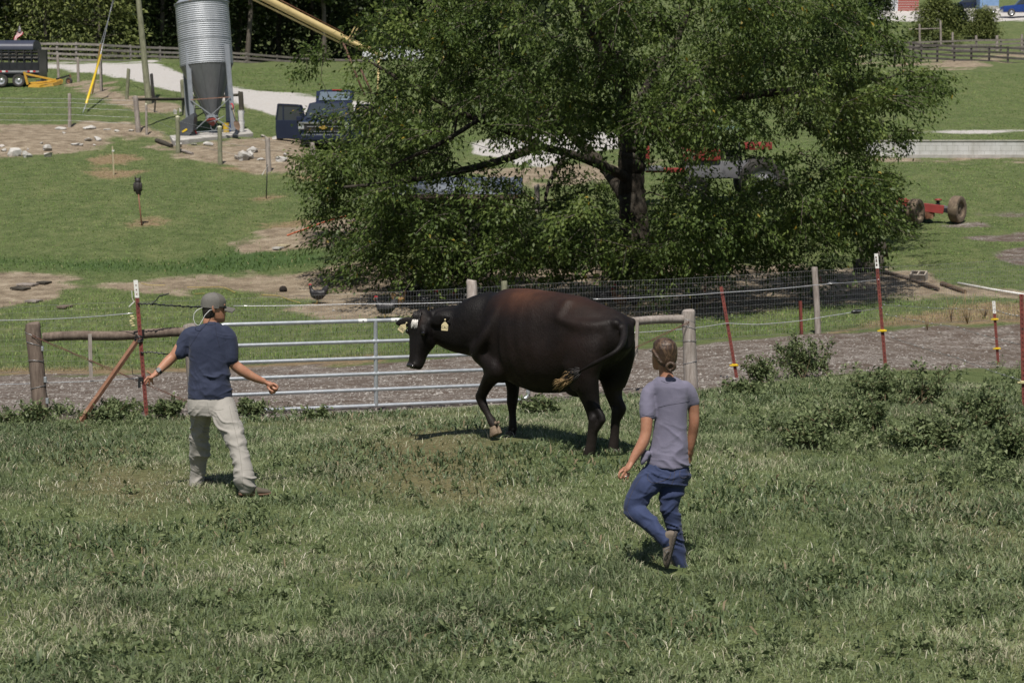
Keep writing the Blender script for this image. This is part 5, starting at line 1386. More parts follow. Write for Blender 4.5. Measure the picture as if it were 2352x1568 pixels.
# ---- woods behind the board fence
def woods_tree(u, s, H, W_m, label, kind, seed, crown0=.08, trunk_vis=False, group='woodland trees behind the board fence', n=4200, lsz=1.0, du=0):
    r = np.random.default_rng(seed); b = GD(u, s)
    root = thing('woodland_tree' if kind != 'cedar' else 'cedar_tree', label, 'tree', b, 0, group)
    m = MB(); top = b+Vector((r.normal(0, .4)+du, 0, H*.9))
    tr_ = .012*H+.06
    m.tube([b-U_*.4, b+U_*.3, b+(top-b)*.35+Vector((r.normal(0, .2), 0, 0)), b+(top-b)*.7+Vector((r.normal(0, .25), 0, 0)), top], [tr_*1.3, tr_, tr_*.8, tr_*.5, .03], 9)
    P = []; D = []
    nc_ = int(45+W_m*H*.9)
    for i in range(nc_):
        q = r.random()**.85; z = H*(crown0+(1-crown0)*q)
        if kind == 'cedar': rr_ = W_m*.5*(1-q)**.7*(.55+.45*r.random())+.15
        else: rr_ = W_m*.5*math.sqrt(max(.05, 1-(2*q-.95)**2))*(.45+.55*r.random())
        a = r.uniform(0, 2*math.pi); c = np.array([b.x+(top.x-b.x)*q+rr_*math.cos(a), b.y+rr_*math.sin(a)*.9, b.z+z])
        mm = int(n/nc_); cr = .5+.05*W_m
        p = c+r.normal(0, 1, (mm, 3))*np.array([cr*.75, cr*.65, cr*.5])
        P.append(p); o_ = np.array([math.cos(a), math.sin(a), -.15 if kind != 'cedar' else -.35]); D.append(o_+r.normal(0, .6, (mm, 3)))
        if i % 3 == 0: m.tube([Vector((b.x+(top.x-b.x)*q*.8, b.y, b.z+z*.85)), Vector(c)], [.05, .015], 4, False)
    m.build('trunk', bark('woods_bark', (.14, .12, .10), (.05, .042, .036), (.24, .21, .18)), root, True, True)
    P = np.concatenate(P); D = np.concatenate(D); nn = r.normal(0, .5, P.shape)+np.array([0, 0, 1.])
    L = r.uniform(.30, .55, len(P))*lsz; Wd = L*(r.uniform(.5, .75, len(P)) if kind != 'cedar' else r.uniform(.28, .45, len(P)))
    mt = {'dark': LDARK, 'mid': LMID, 'cedar': LCED}[kind]
    leaves('crown', P, D, nn, L, Wd, mt, root, np.clip(r.normal(.45, .2, len(P)), 0, .88), b)
    return root
LDARK = leaf_mat('dark_woods_leaf', (.014, .022, .008), (.034, .052, .017), (.070, .092, .030), .2, .5, .2)
LMID = leaf_mat('mid_woods_leaf', (.024, .038, .012), (.060, .085, .025), (.11, .14, .045), .25, .5, .2)
LCED = leaf_mat('cedar_leaf', (.050, .066, .020), (.140, .168, .050), (.24, .26, .09), .2, .6, .15)
wd_ = [
 (20, 31, 14, 8, 'brownish dark tree behind the trailer and the flag', 'dark', .05), (120, 31.5, 7.5, 8, 'low spreading cedar directly behind the first fence bays', 'cedar', .0), (215, 31.2, 8, 8, 'bright feathery cedar behind the yellow guy guard', 'cedar', .0),
 (275, 30, 13, 6, 'slim dark tree left of the leaning utility pole', 'dark', .1), (292, 29.5, 15, 4, 'bare grey trunked tree beside the utility pole', 'mid', .45), (312, 29.3, 15, 4, 'mottled pale trunked tree behind the utility pole foot', 'mid', .45),
 (370, 29.5, 13, 7, 'dense dark tree between the utility pole and the feed bin', 'dark', .0), (450, 29, 16, 8, 'tall dark tree behind the top of the feed bin', 'dark', .0), (545, 28.6, 14, 6, 'leafy tree just right of the feed bin roof', 'mid', .05),
 (568, 29.5, 13, 5, 'straight trunked tree behind the rails right of the feed bin', 'dark', .35), (640, 28, 15, 8, 'dark tree under the raised end of the yellow auger', 'dark', .0), (722, 28, 14, 7, 'dark tree behind the middle of the yellow auger', 'dark', .0), (745, 29, 13, 4, 'tree with a visible grey trunk beside the fence end', 'mid', .4), (810, 27.5, 15, 8, 'dark tree left of the white pickup', 'dark', .0),
 (900, 26.5, 15, 8, 'dark tree directly behind the white pickup cab', 'dark', .0), (1000, 26, 15, 8, 'dark tree right of the white pickup', 'dark', .0), (-60, 31, 14, 8, 'dark tree at the left photo border behind the trailer', 'dark', .0)]
for i, (u, s, H, W_m, lb, kd, c0) in enumerate(wd_): woods_tree(u, s, H, W_m, lb, kd, 100+i, c0, n=5200 if kd == 'cedar' else 4200, lsz=.8 if kd == 'cedar' else 1.0)
# the shaded mass of forest farther back that nobody could count
r = np.random.default_rng(77)
P = []; 
for i in range(620):
    u = r.uniform(-400, 1250); s = r.uniform(16, 27); b = GD(u, s); h = r.uniform(.3, 15)
    mm = 70; P.append(np.array([b.x, b.y, b.z+h])+r.normal(0, 1, (mm, 3))*np.array([2.0, 1.2, 1.5]))
P = np.concatenate(P); D = r.normal(0, 1, P.shape); nn = r.normal(0, .7, P.shape)+np.array([0, -.6, .6]); L = r.uniform(.5, 1.0, len(P))
o = leaves('forest', P, D, nn, L, L*.7, LDARK, None, np.clip(r.normal(.3, .2, len(P)), 0, .88), (0, 0, 0))
struct(o, 'deep dark woodland mass behind the board fence', 'stuff'); o['category'] = 'woods'
# ---- conifers and shrub on the far right slope
woods_tree(2146, 25.5, 4.2, 4.0, 'wide soft pine above the right board fence', 'cedar', 301, .12, group='evergreens on the right slope', n=10000, lsz=.55)
woods_tree(2254, 24, 2.7, 2.3, 'rounded evergreen bush in front of the blue vehicles', 'cedar', 302, .05, group='evergreens on the right slope', n=9000, lsz=.5)
woods_tree(2196, 23.5, 2.6, 1.5, 'dark upright cedar behind the pine and the bush', 'dark', 303, .02, group='evergreens on the right slope', n=7000, lsz=.5)
woods_tree(2016, 22, 4.5, 2.6, 'small dark cedar beside the white pipes of the red building', 'dark', 304, .02, group='evergreens on the right slope', n=6000, lsz=.5)

# ---- weedy bushes near the gate
WL = leaf_mat('bush_leaf', (.058, .084, .034), (.150, .190, .084), (.26, .30, .15), .34, .55, .25)
WST = pm('reddish_stem', (.15, .085, .05), .7, 0, (.08, .07, .03), 20)
def weed(ub, vb, hpx, wpx, label, seed, dens=1.0, name='weed_bush', group='weedy bushes along the fence line'):
    r = np.random.default_rng(seed); b = G(ub, vb); s = S_at(b); H, W_ = hpx/s, wpx/s
    root = thing(name, label, 'weed bush', b, 0, group); m = MB(); P, D = [], []
    ns = int(9+14*W_)
    for i in range(ns):
        a = r.uniform(0, 2*math.pi); q = r.random()**.5
        foot = Vector((b.x+r.normal(0, .20*W_), b.y+r.normal(0, .16*W_), 0)); foot.z = gz(foot.x, foot.y)-.02
        tip = Vector((b.x+math.cos(a)*q*W_*.60+r.normal(0, .10*W_), b.y+math.sin(a)*q*W_*.5, 0)); tip.z = gz(tip.x, tip.y)+H*(.30+.75*r.random())*(1-.35*q*q)
        mid = foot+(tip-foot)*.5+Vector((r.normal(0, .03), r.normal(0, .03), .08*H))
        S = [Vector(x) for x in spline([foot, mid, tip], 9)]
        m.tube(S, list(np.linspace(.007, .002, 9)), 4, False)
        for j in range(3):
            p0 = S[3+int(r.integers(0, 5))]; e = p0+Vector((r.normal(0, .10), r.normal(0, .10), r.uniform(.02, .13)))*min(1.3, H*1.4)
            m.tube([p0, e], [.004, .0015], 4, False)
            k_ = int(16*dens); t = r.random((k_, 1)); P.append(np.array(p0)+(np.array(e)-np.array(p0))*t+r.normal(0, .018, (k_, 3)))
        k_ = int(36*dens*(.5+H)); t = .12+.88*r.random(k_)**.8; idx = np.clip((t*8).astype(int), 0, 7); f = (t*8-idx)[:, None]
        SA = np.array([list(x) for x in S]); P.append(SA[idx]*(1-f)+SA[idx+1]*f+r.normal(0, .028, (k_, 3)))
    P = np.concatenate(P); D = r.normal(0, .8, P.shape)+np.array([0, 0, .1]); nn = r.normal(0, .5, P.shape)+np.array([0, 0, 1.])
    m.build('stems', WST, root, True, True)
    L = r.uniform(.030, .075, len(P)); leaves('foliage', P, D, nn, L, L*r.uniform(.4, .6, len(P)), WL, root, np.clip(r.normal(.45, .22, len(P)), 0, .88), b)
for i, q in enumerate([
 (1845, 868, 118, 120, 'dense dark bush in front of the far wooden post', 1.5), (1738, 882, 72, 70, 'leafy weed at the foot of the leaning steel post', 1.0), (2010, 925, 95, 120, 'red stemmed bush hiding the foot of the tall tipped post', 1.1), (2120, 930, 118, 120, 'open branching bush with bare reddish stems right of the tall tipped post', .7),
 (2260, 985, 105, 150, 'broad bush left of the right border post', 1.1), (1850, 1026, 92, 150, 'grassy olive bush right of the shoulder of the woman', 1.0), (1975, 990, 78, 150, 'low dark bush in front of the red stemmed bush', 1.3), (2130, 1035, 88, 170, 'sprawling bush in the right middle of the pasture', 1.2), (2310, 1060, 100, 130, 'reddish weedy bush at the right photo border', 1.0),
 (248, 968, 62, 120, 'leafy weed between the rusty prop and the red post', 1.0), (395, 962, 46, 86, 'low weed just right of the left red post foot', 1.0), (60, 978, 70, 110, 'tall thin weed beside the left wooden post', .8), (575, 955, 42, 74, 'small weed under the left end of the gate', .9), (725, 962, 30, 50, 'tiny weed under the middle of the gate', .8), (1240, 948, 46, 70, 'feathery weed at the right end of the gate', .7), (1700, 905, 40, 90, 'short weed patch right of the grey corner post', 1.0)]):
    weed(*q[:5], 400+i, q[5])

# leafy undergrowth running along the fence line, too many small plants to count
r = np.random.default_rng(611); P, D = [], []
REG = [(1690,885),(1900,850),(2100,850),(2352,880),(2400,1000),(2380,1130),(2150,1110),(1980,1060),(1760,1040),(1640,960)]
REG2 = [(-20,985),(-20,940),(420,930),(620,935),(760,948),(620,968),(420,985),(180,1000)]
k_ = 0
while k_ < 640:
    f_ = lambda q, w_: fbm(np.array([u*.010]), np.array([v*.026]), 3, q)[0]-w_
    if k_ < 230: u, v = r.uniform(1600, 2420), r.uniform(850, 1200); ok = poly_sd(REG, np.array([u]), np.array([v]))[0]+f_(5, .45)*260 > 0
    elif k_ < 310: u, v = r.uniform(-20, 760), r.uniform(930, 1000); ok = poly_sd(REG2, np.array([u]), np.array([v]))[0] > 0
    else: u, v = r.uniform(-30, 2400), 960+620*r.random()**.8; ok = f_(15, .50) > .0 and v > 975
    if not ok: continue
    k_ += 1; b = G(u, v); H = .07+.25*r.random()**1.8 if k_ < 230 else r.uniform(.05, .16); ns = int(r.integers(2, 6))
    if k_ > 310: H *= .48
    for j in range(ns):
        tip = np.array([b.x+r.normal(0, .5*H), b.y+r.normal(0, .5*H), b.z+H*r.uniform(.6, 1.1)]); n_ = int(8+60*H)
        t = r.random((n_, 1)); P.append(np.array(b)*(1-t)+tip*t+r.normal(0, .022, (n_, 3)))
P = np.concatenate(P); D = r.normal(0, .8, P.shape)+np.array([0, 0, .3]); nn = r.normal(0, .6, P.shape)+np.array([0, 0, 1.])
L = r.uniform(.025, .065, len(P)); o = leaves('undergrowth', P, D, nn, L, L*r.uniform(.3, .6, len(P)), WL, None, np.clip(r.normal(.5, .25, len(P)), 0, .88), (0, 0, 0))
struct(o, 'leafy low weeds along the fence line and scattered over the pasture', 'stuff'); o['category'] = 'weeds'
# ------------------------------------------------------------------ feed bin on its slab
def frame_at(u, v, s=None):
    b = G(u, v); s_ = S_at(b); return b, s_, F/s_
bb, bs, bd = frame_at(489, 312)
def Bp(u, v, dd=0.0): return upd(u, v, bd+dd)
STEEL = NT('corrugated_steel'); n = STEEL.noise(1.2, 5, .6, STEEL.stretch((3, 3, .6)))
c_ = STEEL.ramp(n, [(.3, (.31, .33, .36)), (.7, (.43, .45, .485))])
c_ = STEEL.mix(STEEL.ramp(STEEL.noise(1.6, 6, .75, STEEL.stretch((5, 5, .8))), [(.66, (0, 0, 0)), (.74, (.8, .8, .8))]), c_, (.20, .095, .05))
STEEL.col(c_); STEEL.set(Roughness=.5, Metallic=.15)
CONEM = pm('dull_cone_steel', (.19, .20, .215), .38, .2, (.155, .165, .18), 1.5, None, 0, .5, (6, 6, .5))
LEGM = pm('bin_leg_steel', (.34, .36, .39), .45, .3, (.27, .29, .315), 4)
fb_ = thing('feed_bin', 'tall corrugated steel feed bin on legs with a dark hopper cone', 'feed bin', bb)
ax_b = (Bp(475, 152)-Bp(463.5, 10)).normalized(); RB_ = 60.6/bs
cyl_t, cyl_b = Bp(463.5, 11), Bp(475, 152)
Lc = (cyl_b-cyl_t).length; prof = []
nco = 30
for i in range(nco*6+1):
    t = i/(nco*6); prof.append((RB_+.012*math.sin(t*nco*2*math.pi), t*Lc))
m = MB(); m.lathe(prof, cyl_t, 48, ax_b, False); m.build('corrugated_wall', STEEL.m, fb_, True, True)
m = MB()
for k_ in range(2):
    a = Bp(446+k_*0, 20); 
for fr_ in (.0, .33, .60):
    m.lathe([(RB_+.008, fr_*Lc-.015), (RB_+.016, fr_*Lc), (RB_+.008, fr_*Lc+.015)], cyl_t, 48, ax_b, False)
m.build('seam_band', LEGM, fb_, True, True)
m = MB(); m.lathe([(RB_+.05, -.03), (RB_+.05, .0), (RB_*.45, -.62), (.28, -.80), (.28, -.95), (0.01, -1.0)], cyl_t, 40, ax_b, False); m.build('roof', pm('bin_roof', (.42, .44, .49), .4, .4, (.34, .36, .40), 2, (.30, .16, .09)), fb_, True, True, auto=30)
cone_b = Bp(486.5, 266); cax = (cone_b-cyl_b); 
m = MB(); R_ = []
for t, rr_ in ((0, RB_*.985), (.05, RB_*.95), (1, .24)):
    c = cyl_b+cax*t; a = ax_b.lerp(cax.normalized(), .5).normalized(); q = a.to_track_quat('Z', 'Y').to_matrix()
    R_.append([c+q @ Vector((rr_*math.cos(2*math.pi*j/48), rr_*math.sin(2*math.pi*j/48), 0)) for j in range(48)])
m.loft(R_, False); m.build('hopper_cone', CONEM, fb_, True, True)
m = MB()
for j in range(8):
    a = j/8*48; p0, p1 = R_[0][int(a)], R_[-1][int(a)]; n_ = (p0-cyl_b).normalized()*.012
    m.beam(p0+n_, p1+n_, .03, .014)
m.build('cone_seams', CONEM, fb_, False, True)
m = MB(); m.lathe([(.25, 0), (.25, .06), (.27, .07), (.27, .11), (.25, .12)], cone_b-cax.normalized()*.02, 24, cax.normalized()); m.build('outlet_collar', LEGM, fb_, True, True, auto=40)
m = MB(); m.lathe([(.25, .12), (.25, .20), (.06, .40), (.02, .42)], cone_b, 20, cax.normalized()); m.build('outlet_boot', pm('red_boot', (.28, .045, .035), .5, 0, (.16, .03, .025), 5), fb_, True, True, auto=40)
m = MB(); e = cone_b+cax.normalized()*.28
m.tube([e+Vector((-.2, -.26, .0)), e+Vector((.22, -.27, .10)), e+Vector((.52, -.26, .26))], .018, 6); m.build('slide_handle', LEGM, fb_, True, True)
m = MB(); m.tube([e+Vector((.12, -.2, .05)), e+Vector((.24, -.22, -.12)), e+Vector((.15, -.22, -.30)), e+Vector((-.02, -.22, -.28)), e+Vector((-.05, -.2, -.1))], .012, 6); m.build('pull_chain', LEGM, fb_, True, True)
legs = {}
for nm, t0, b0, dd in (('a', (429, 107), (444, 309), -.85), ('b', (520, 101), (536.5, 302), -.85), ('c', (424, 150), (433, 296), .95), ('d', (520, 150), (524, 292), .95)):
    p, q = upd(*t0, bd+dd), upd(*b0, bd+dd)
    q.z = min(q.z, gz(q.x, q.y)+.16) if dd > 0 else q.z
    legs[nm] = (p, q); m = MB(); dd_ = (q-p).normalized()
    m.beam(p, q, .16, .018); m.beam(p+Vector((-.075, .04, 0)), q+Vector((-.075, .04, 0)), .014, .085); m.beam(p+Vector((.075, .04, 0)), q+Vector((.075, .04, 0)), .014, .085)
    m.build('leg', LEGM, fb_, False, True)
def on(nm, v): 
    p, q = legs[nm]; zt_ = upd(480, v, bd-.85).z; t = (zt_-p.z)/(q.z-p.z); return p+(q-p)*t+Vector((0, -.03, 0))
def strut(a, b_, nm, mt, w_=.06): m = MB(); m.beam(a, b_, w_, .03); m.build(nm, mt, fb_, False, True)
strut(on('a', 230), on('b', 301), 'cross_brace', LEGM); strut(on('a', 303)+Vector((0, -.03, 0)), on('b', 224)+Vector((0, -.03, 0)), 'cross_brace', LEGM)
strut(on('a', 229.5), on('b', 223), 'horizontal_brace', pm('rusty_brace', (.36, .22, .17), .6, .2, (.22, .10, .06), 8), .05); strut(on('a', 304), on('b', 297.5), 'horizontal_brace', LEGM, .07)
for nm, q in (('a', .95), ('b', .62)):
    m = MB(); p, e = legs[nm]; c = p+(e-p)*q+Vector((.09 if nm == 'a' else .02, -.06, 0)); m.tube([c, c+Vector((.02, -.02, -.06)), c+Vector((.07, -.03, -.14))], .035, 6)
    if nm == 'a': m.build('red_rag', pm('red_cloth', (.50, .06, .05), .8), fb_, True, True)
# concrete slab
CONC = pm('concrete', (.42, .40, .37), .85, 0, (.30, .285, .265), 3, (.52, .50, .47), .3)
tp_ = [G(398, 333)+U_*.20, G(582, 315)+U_*.16, G(570, 304)+U_*.10, G(390, 317)+U_*.14]
slab = thing('concrete_slab', 'concrete slab carrying the feed bin and the buckets', 'slab', tp_[0]-U_*.2)
A3 = np.array([[p.x, p.y, 1] for p in tp_]); SLP = np.linalg.lstsq(A3, np.array([p.z for p in tp_]), rcond=None)[0]
slab_z = lambda x, y: float(SLP[0]*x+SLP[1]*y+SLP[2])
tp_ = [Vector((p.x, p.y, slab_z(p.x, p.y))) for p in tp_]
def on_slab(u, v):
    e = Vector((0, 0, CZ)); d = upd(u, v, 10)-e; n_ = Vector((SLP[0], SLP[1], -1)); t = -(n_.dot(e)+SLP[2])/n_.dot(d); return e+d*t
m = MB(); m.add([p for p in tp_]+[p-U_*.7 for p in tp_], [(0, 1, 2, 3), (7, 6, 5, 4), (0, 4, 5, 1), (1, 5, 6, 2), (2, 6, 7, 3), (3, 7, 4, 0)]); m.build('slab_body', CONC, slab, False, True, bevel=.02)
# dark steel chute leaning against the left leg
cu_ = thing('steel_chute', 'dark steel feed chute leaning against the left bin leg', 'chute', Bp(425, 312, -1.1))
m = MB(); P = [(402, 287), (442, 261), (446, 268), (443, 300), (434, 313), (412, 313), (409, 297)]
f_ = [upd(u, v, bd-1.35) for u, v in P]; g_ = [p+Vector((.05, .55, .05)) for p in f_]; n_ = len(P)
m.add(f_+g_, [tuple(range(n_)), tuple(range(2*n_-1, n_-1, -1))]+[(i, i+n_, (i+1) % n_+n_, (i+1) % n_) for i in range(n_)]); m.build('chute_shell', pm('dark_chute', (.085, .09, .10), .45, .3, (.06, .064, .07), 3), cu_, False, True, bevel=.012)
m = MB(); m.beam(upd(418.5, 303.5, bd-1.37), upd(429.5, 296.5, bd-1.37), .012, .07); m.build('yellow_sticker', YELP, cu_, False, True)
# buckets
def bucket(u, v, hpx, wpx, mat, label, stack=0, group='plastic buckets beside the feed bin', dd=-.6, lid=None):
    b = on_slab(u, v) if dd > -5 else None; s = S_at(b); H = hpx/s; R = wpx/s/2
    root = thing('bucket', label, 'bucket', b, 0, group)
    m = MB(); m.lathe([(R*.84, 0), (R*.86, .01), (R*.97, H*.96), (R*1.03, H*.965), (R*1.03, H), (R*.9, H), (R*.88, H*.9)], (0, 0, 0), 20); m.build('shell', mat, root, True, auto=30)
    for q in (.70, .80): m = MB(); m.lathe([(R*(.86+.11*q), H*q-.012), (R*(.90+.12*q), H*q), (R*(.86+.11*q), H*q+.012)], (0, 0, 0), 20, None, False); m.build('rim_ring', mat, root, True)
    m = MB(); m.tube([(R*1.02*math.cos(a), -R*1.02*abs(math.sin(a))*.55-.02, H*.86-R*.9*math.sin(a)) for a in np.linspace(0, math.pi, 12)], .006, 5); m.build('bail', LEGM, root, True)
    return root, R, H
WB = pm('white_bucket_plastic', (.72, .72, .71), .4, 0, (.62, .61, .59), 6); YB = pm('yellow_bucket_plastic', (.72, .48, .03), .4, 0, (.55, .38, .05), 5, (.40, .33, .18)); BB = pm('blue_bucket_plastic', (.03, .07, .24), .4, 0, (.02, .05, .16), 5)
bucket(554, 303, 26, 16.5, WB, 'white bucket at the bottom of the upright pair on the slab', dd=-.55)
rt_, R_b, H_b = bucket(554, 303, 27, 15.5, WB, 'white bucket on top of the upright pair on the slab', dd=-.55); rt_.location.z += .40
bucket(519.5, 304.5, 22, 16, YB, 'yellow bucket standing beside the right bin leg', dd=-.75)
bucket(530, 302, 23, 15, BB, 'blue bucket behind the yellow bucket', dd=-.35)
# shovel
sh = thing('shovel', 'shovel with red grip leaning on the right bin leg', 'shovel', Bp(543, 297, -.95))
a, e = upd(533, 243, bd-.98), upd(542.5, 280, bd-1.0); m = MB(); m.tube([a, e], .018, 8); m.build('handle', W_PALE, sh, True, True)
m = MB(); m.tube([a+Vector((-.06, 0, .05)), a+Vector((-.0, 0, .08)), a+Vector((.04, 0, -.02)), a+(e-a)*.25], [.03, .03, .032, .024], 8); m.build('grip', pm('red_grip', (.50, .04, .05), .4, 0, (.38, .03, .04), 10), sh, True, True)
m = MB(); d_ = (e-a).normalized(); m.loft([[e+d_*t+Vector((s*w_, -.02*abs(s), 0)) for s in (-1, -.5, 0, .5, 1)] for t, w_ in ((-.05, .03), (.02, .11), (.18, .12), (.28, .09), (.36, .01))], False, False); m.build('blade', pm('rusty_blade', (.24, .16, .11), .6, .4, (.14, .09, .06), 8), sh, False, True)
# ------------------------------------------------------------------ fences, posts and stakes on the left
def post_thing(name, label, ub, vb, ut, vt, r, mat, cat='fence post', group='wooden posts of the upper yard fences', top=None):
    b = G(ub, vb); t = at_depth(ut, vt, b)
    if top is None:
        o = round_post(MB(), b, t, r, 10, seed=int(ub)).build(name, mat, None, True, False, auto=40); tag(o, label, cat, group); return b, t
    root = thing(name, label, cat, b, 0, group); round_post(MB(), b, t, r, 10, seed=int(ub)).build('shaft', mat, root, True, True, auto=40)
    m = MB(); m.lathe([(r*1.02, 0), (r*.98, .07), (.004, .10)], t-U_*.05, 10); m.build('pale_cap', top, root, True, True); return b, t
pcap = pm('pale_post_cap', (.60, .58, .42), .6)
A_ = {}
for nm, lb, ub, vb, ut, vt, r_, mt, cp_ in (
 ('p1', 'lone grey post in the wire fence left of the gravel heap', 160, 291, 159.5, 215, .07, W_GREY, None), ('p2', 'slim white tipped stake right of the dark corner post', 337, 311, 335.5, 240, .05, W_GREY, pcap), ('p3', 'greenish capped post in front of the left end of the slab', 409, 349, 408, 269, .085, W_GREEN, pcap),
 ('p4', 'greenish capped post in front of the middle of the slab', 506, 377, 504.5, 292, .085, W_GREEN, pcap), ('p5', 'pale weathered post right of the white rock cluster', 618, 391, 614, 316, .09, W_GREY, None), ('p6', 'pale broken post in front of the blue truck bumper', 723, 372, 716, 329, .10, W_GREY, None),
 ('q1', 'grey post in front of the first fence bays beside the yellow mower', 134.5, 181, 132.5, 127, .075, W_GREY, None), ('q2', 'grey post at the top of the brown bank', 180, 189, 179, 133, .075, W_GREY, None), ('q3', 'grey post just right of the yellow guy guard', 233, 208, 230.7, 139, .075, W_GREY, None), ('q4', 'leaning post in front of the pale drive', 291, 229, 295.6, 158, .08, W_GREEN, None), ('q5', 'grey post right beside the foot of the utility pole', 353, 231, 347.5, 170, .075, W_GREY, None)):
    A_[nm] = post_thing('wood_post', lb, ub, vb, ut, vt, r_, mt, top=cp_)
# braced corner of round posts behind the bin
hb = thing('post_and_rail_brace', 'dark round post and rail brace running behind the feed bin legs', 'fence brace', G(317, 304))
P1 = fence_post(hb, 318, 305, 311, 222, .105, W_GREY); P2 = fence_post(hb, 424, 263, 418.5, 184, .10, W_GREEN); P3 = fence_post(hb, 555.5, 259, 552.5, 211, .115, W_DARK); P4 = fence_post(hb, 524, 280, 520, 194, .09, W_DARK)
for a, e in (((P1[0]+(P1[1]-P1[0])*.92), at_depth(424, 228, P2[0])), (at_depth(444, 224, P3[0]), at_depth(551, 218, P3[0]))):
    m = MB(); m.tube([a+(e-a)*t for t in np.linspace(0, 1, 7)], .065, 10); m.build('rail', W_DARK, hb, True, True)
m = MB(); m.beam(at_depth(355, 258, P2[0]), at_depth(357, 229, P2[0]), .06, .05); m.build('twist_stick', W_DARK, hb, False, True)
# dark tube gate seen under the hopper
gt = thing('small_tube_gate', 'small black tube gate seen under the hopper cone', 'gate', G(460, 280)); D0 = F/S_at(G(460, 280))
for i, (a, e) in enumerate((((447, 231), (449, 291)), ((476, 262), (476, 290)), ((447, 250), (520, 247)), ((449, 284), (476, 283)), ((449, 270), (500, 240)))):
    m = MB(); m.tube([upd(*a, D0), upd(*e, D0)], .028, 6); m.build('bar', BLACKP, gt, True, True)
# wires of the upper fences
UW = 'thin wires of the upper left fence'
for i, (v0, v1, lb) in enumerate(((226, 231, 'top wire of the fence across the upper left lawn'), (235, 242, 'second wire of the fence across the upper left lawn'), (246, 254, 'third wire of the fence across the upper left lawn'), (262, 270, 'fourth wire of the fence across the upper left lawn'), (276, 284, 'lowest wire of the fence across the upper left lawn'))):
    d_ = F/57.5; strand('thin_wire', lb, 'wire', [upd(-40, v0-1, d_), upd(160, v0+1, d_), upd(313, v1, d_)], .006, WIRE, 4, UW)
for i, q in enumerate((.9, .62, .35)):
    pts = [A_[k_][0]+(A_[k_][1]-A_[k_][0])*q for k_ in ('p2', 'p3', 'p4', 'p5', 'p6')]
    strand('thin_wire', ('top', 'middle', 'low')[i]+' wire linking the capped posts in front of the slab', 'wire', pts, .005, WIRE, 4, 'thin wires in front of the slab')
# logs on the bank
for (a, e, r_, lb) in (((360, 325), (394, 336), .09, 'short dark log lying left of the slab end'), ((411, 344), (442, 355), .06, 'thin grey log lying on the bank beside the capped post')):
    A1, B1 = G(*a), G(*e); m = MB(); m.tube([A1+U_*r_*.7, (A1+B1)/2+U_*r_*.75, B1+U_*r_*.7], [r_, r_*1.05, r_*.9], 10); tag(m.build('log', W_DARK if r_ > .07 else W_GREY, None, True, auto=40), lb, 'log', 'logs on the bank')
# owl decoy on its pole
ob_ = G(327, 517); od = F/S_at(ob_)
owl = thing('owl_decoy', 'dark plastic owl on a leaning rusty pole in the lawn', 'owl decoy', ob_)
m = MB(); m.tube([ob_-U_*.2, upd(317.5, 441, od)], .022, 8); m.build('pole', RUST, owl, True, True)
OWLM = pm('dark_owl_plastic', (.045, .038, .036), .5, 0, (.022, .019, .018), 14, (.085, .07, .06), .5)
oc = upd(316.7, 428, od); m = MB(); k_ = 30/ (F/od)
limb(m, [oc-U_*.17, oc-U_*.06, oc+U_*.05, oc+U_*.11, oc+U_*.16], [(.075, .07), (.115, .10), (.105, .095), (.085, .08), (.092, .082)], 14, 24)
m.build('owl_body', OWLM, owl, True, True)
for s in (-1, 1):
    m = MB(); m.tube([oc+Vector((s*.06, 0, .20)), oc+Vector((s*.085, 0, .30))], [.03, .006], 6); m.build('ear_tuft', OWLM, owl, True, True)
    m = MB(); m.ell(oc+Vector((s*.095, -.02, -.02)), (.035, .06, .14)); m.build('wing', OWLM, owl, True, True)
m = MB(); m.box(oc+Vector((.03, .02, -.22)), (.10, .05, .10)); m.build('tail', OWLM, owl, False, True, bevel=.01)
# pale stake, black pole with ribbon
b, t = G(261.6, 404), None; t = at_depth(258, 336, b)
st_k = thing('garden_stake', 'thin pale wooden stake in a dry ring on the lawn', 'stake', b)
m = MB(); m.beam(b-U_*.15, t, .045, .03); m.build('shaft', W_PALE, st_k, False, True); m = MB(); m.box(t-U_*.16+Vector((.03, -.03, 0)), (.08, .03, .05)); m.build('insulator', WHITE, st_k, False, True)
b = G(611, 456); t = at_depth(613.5, 378, b); rp = thing('ribbon_pole', 'thin black pole with a white ribbon left of the big tree', 'pole', b)
m = MB(); m.tube([b-U_*.15, (b+t)/2+Vector((.01, 0, 0)), t], .018, 7); m.build('pole', BLACKP, rp, True, True)
m = MB(); q = b+(t-b)*.86; m.loft([[q+Vector((x, -.02, z)), q+Vector((x+.05, -.02, z+.05))] for x, z in ((.02, .1), (-.06, .0), (-.14, -.12), (-.17, -.2))], False, False); m.build('ribbon', WHITE, rp, False, True)
# ------------------------------------------------------------------ utility pole and guys
b = G(342, 240); D1 = F/S_at(b); pt_ = upd(318, 0, D1); ptop = b+(pt_-b)*1.7
up_ = thing('utility_pole', 'leaning greenish wooden utility pole left of the feed bin', 'utility pole', b)
m = MB(); m.tube([b-(pt_-b).normalized()*.5, b, b+(pt_-b)*.5, pt_, ptop], [.155, .15, .135, .118, .10], 14); m.build('shaft', W_GREEN, up_, True, True)
m = MB(); c = ptop-U_*.5; m.box(c+Vector((0, -.16, 0)), (2.2, .1, .12)); m.build('crossarm', W_GREY, up_, False, True, bevel=.01)
g0 = G(190, 259); Dg = F/S_at(g0)
gw = thing('guy_wire', 'bright yellow guard on the guy wire in the left lawn', 'guy wire', g0)
m = MB(); m.tube([g0, upd(198, 239, Dg+.3)], .02, 6); m.build('anchor_rod', LEGM, gw, True, True)
m = MB(); m.tube([upd(198, 239, Dg+.3), upd(214, 186, Dg+3), upd(231.6, 127, Dg+6)], .055, 9); m.build('yellow_guard', YELP, gw, True, True)
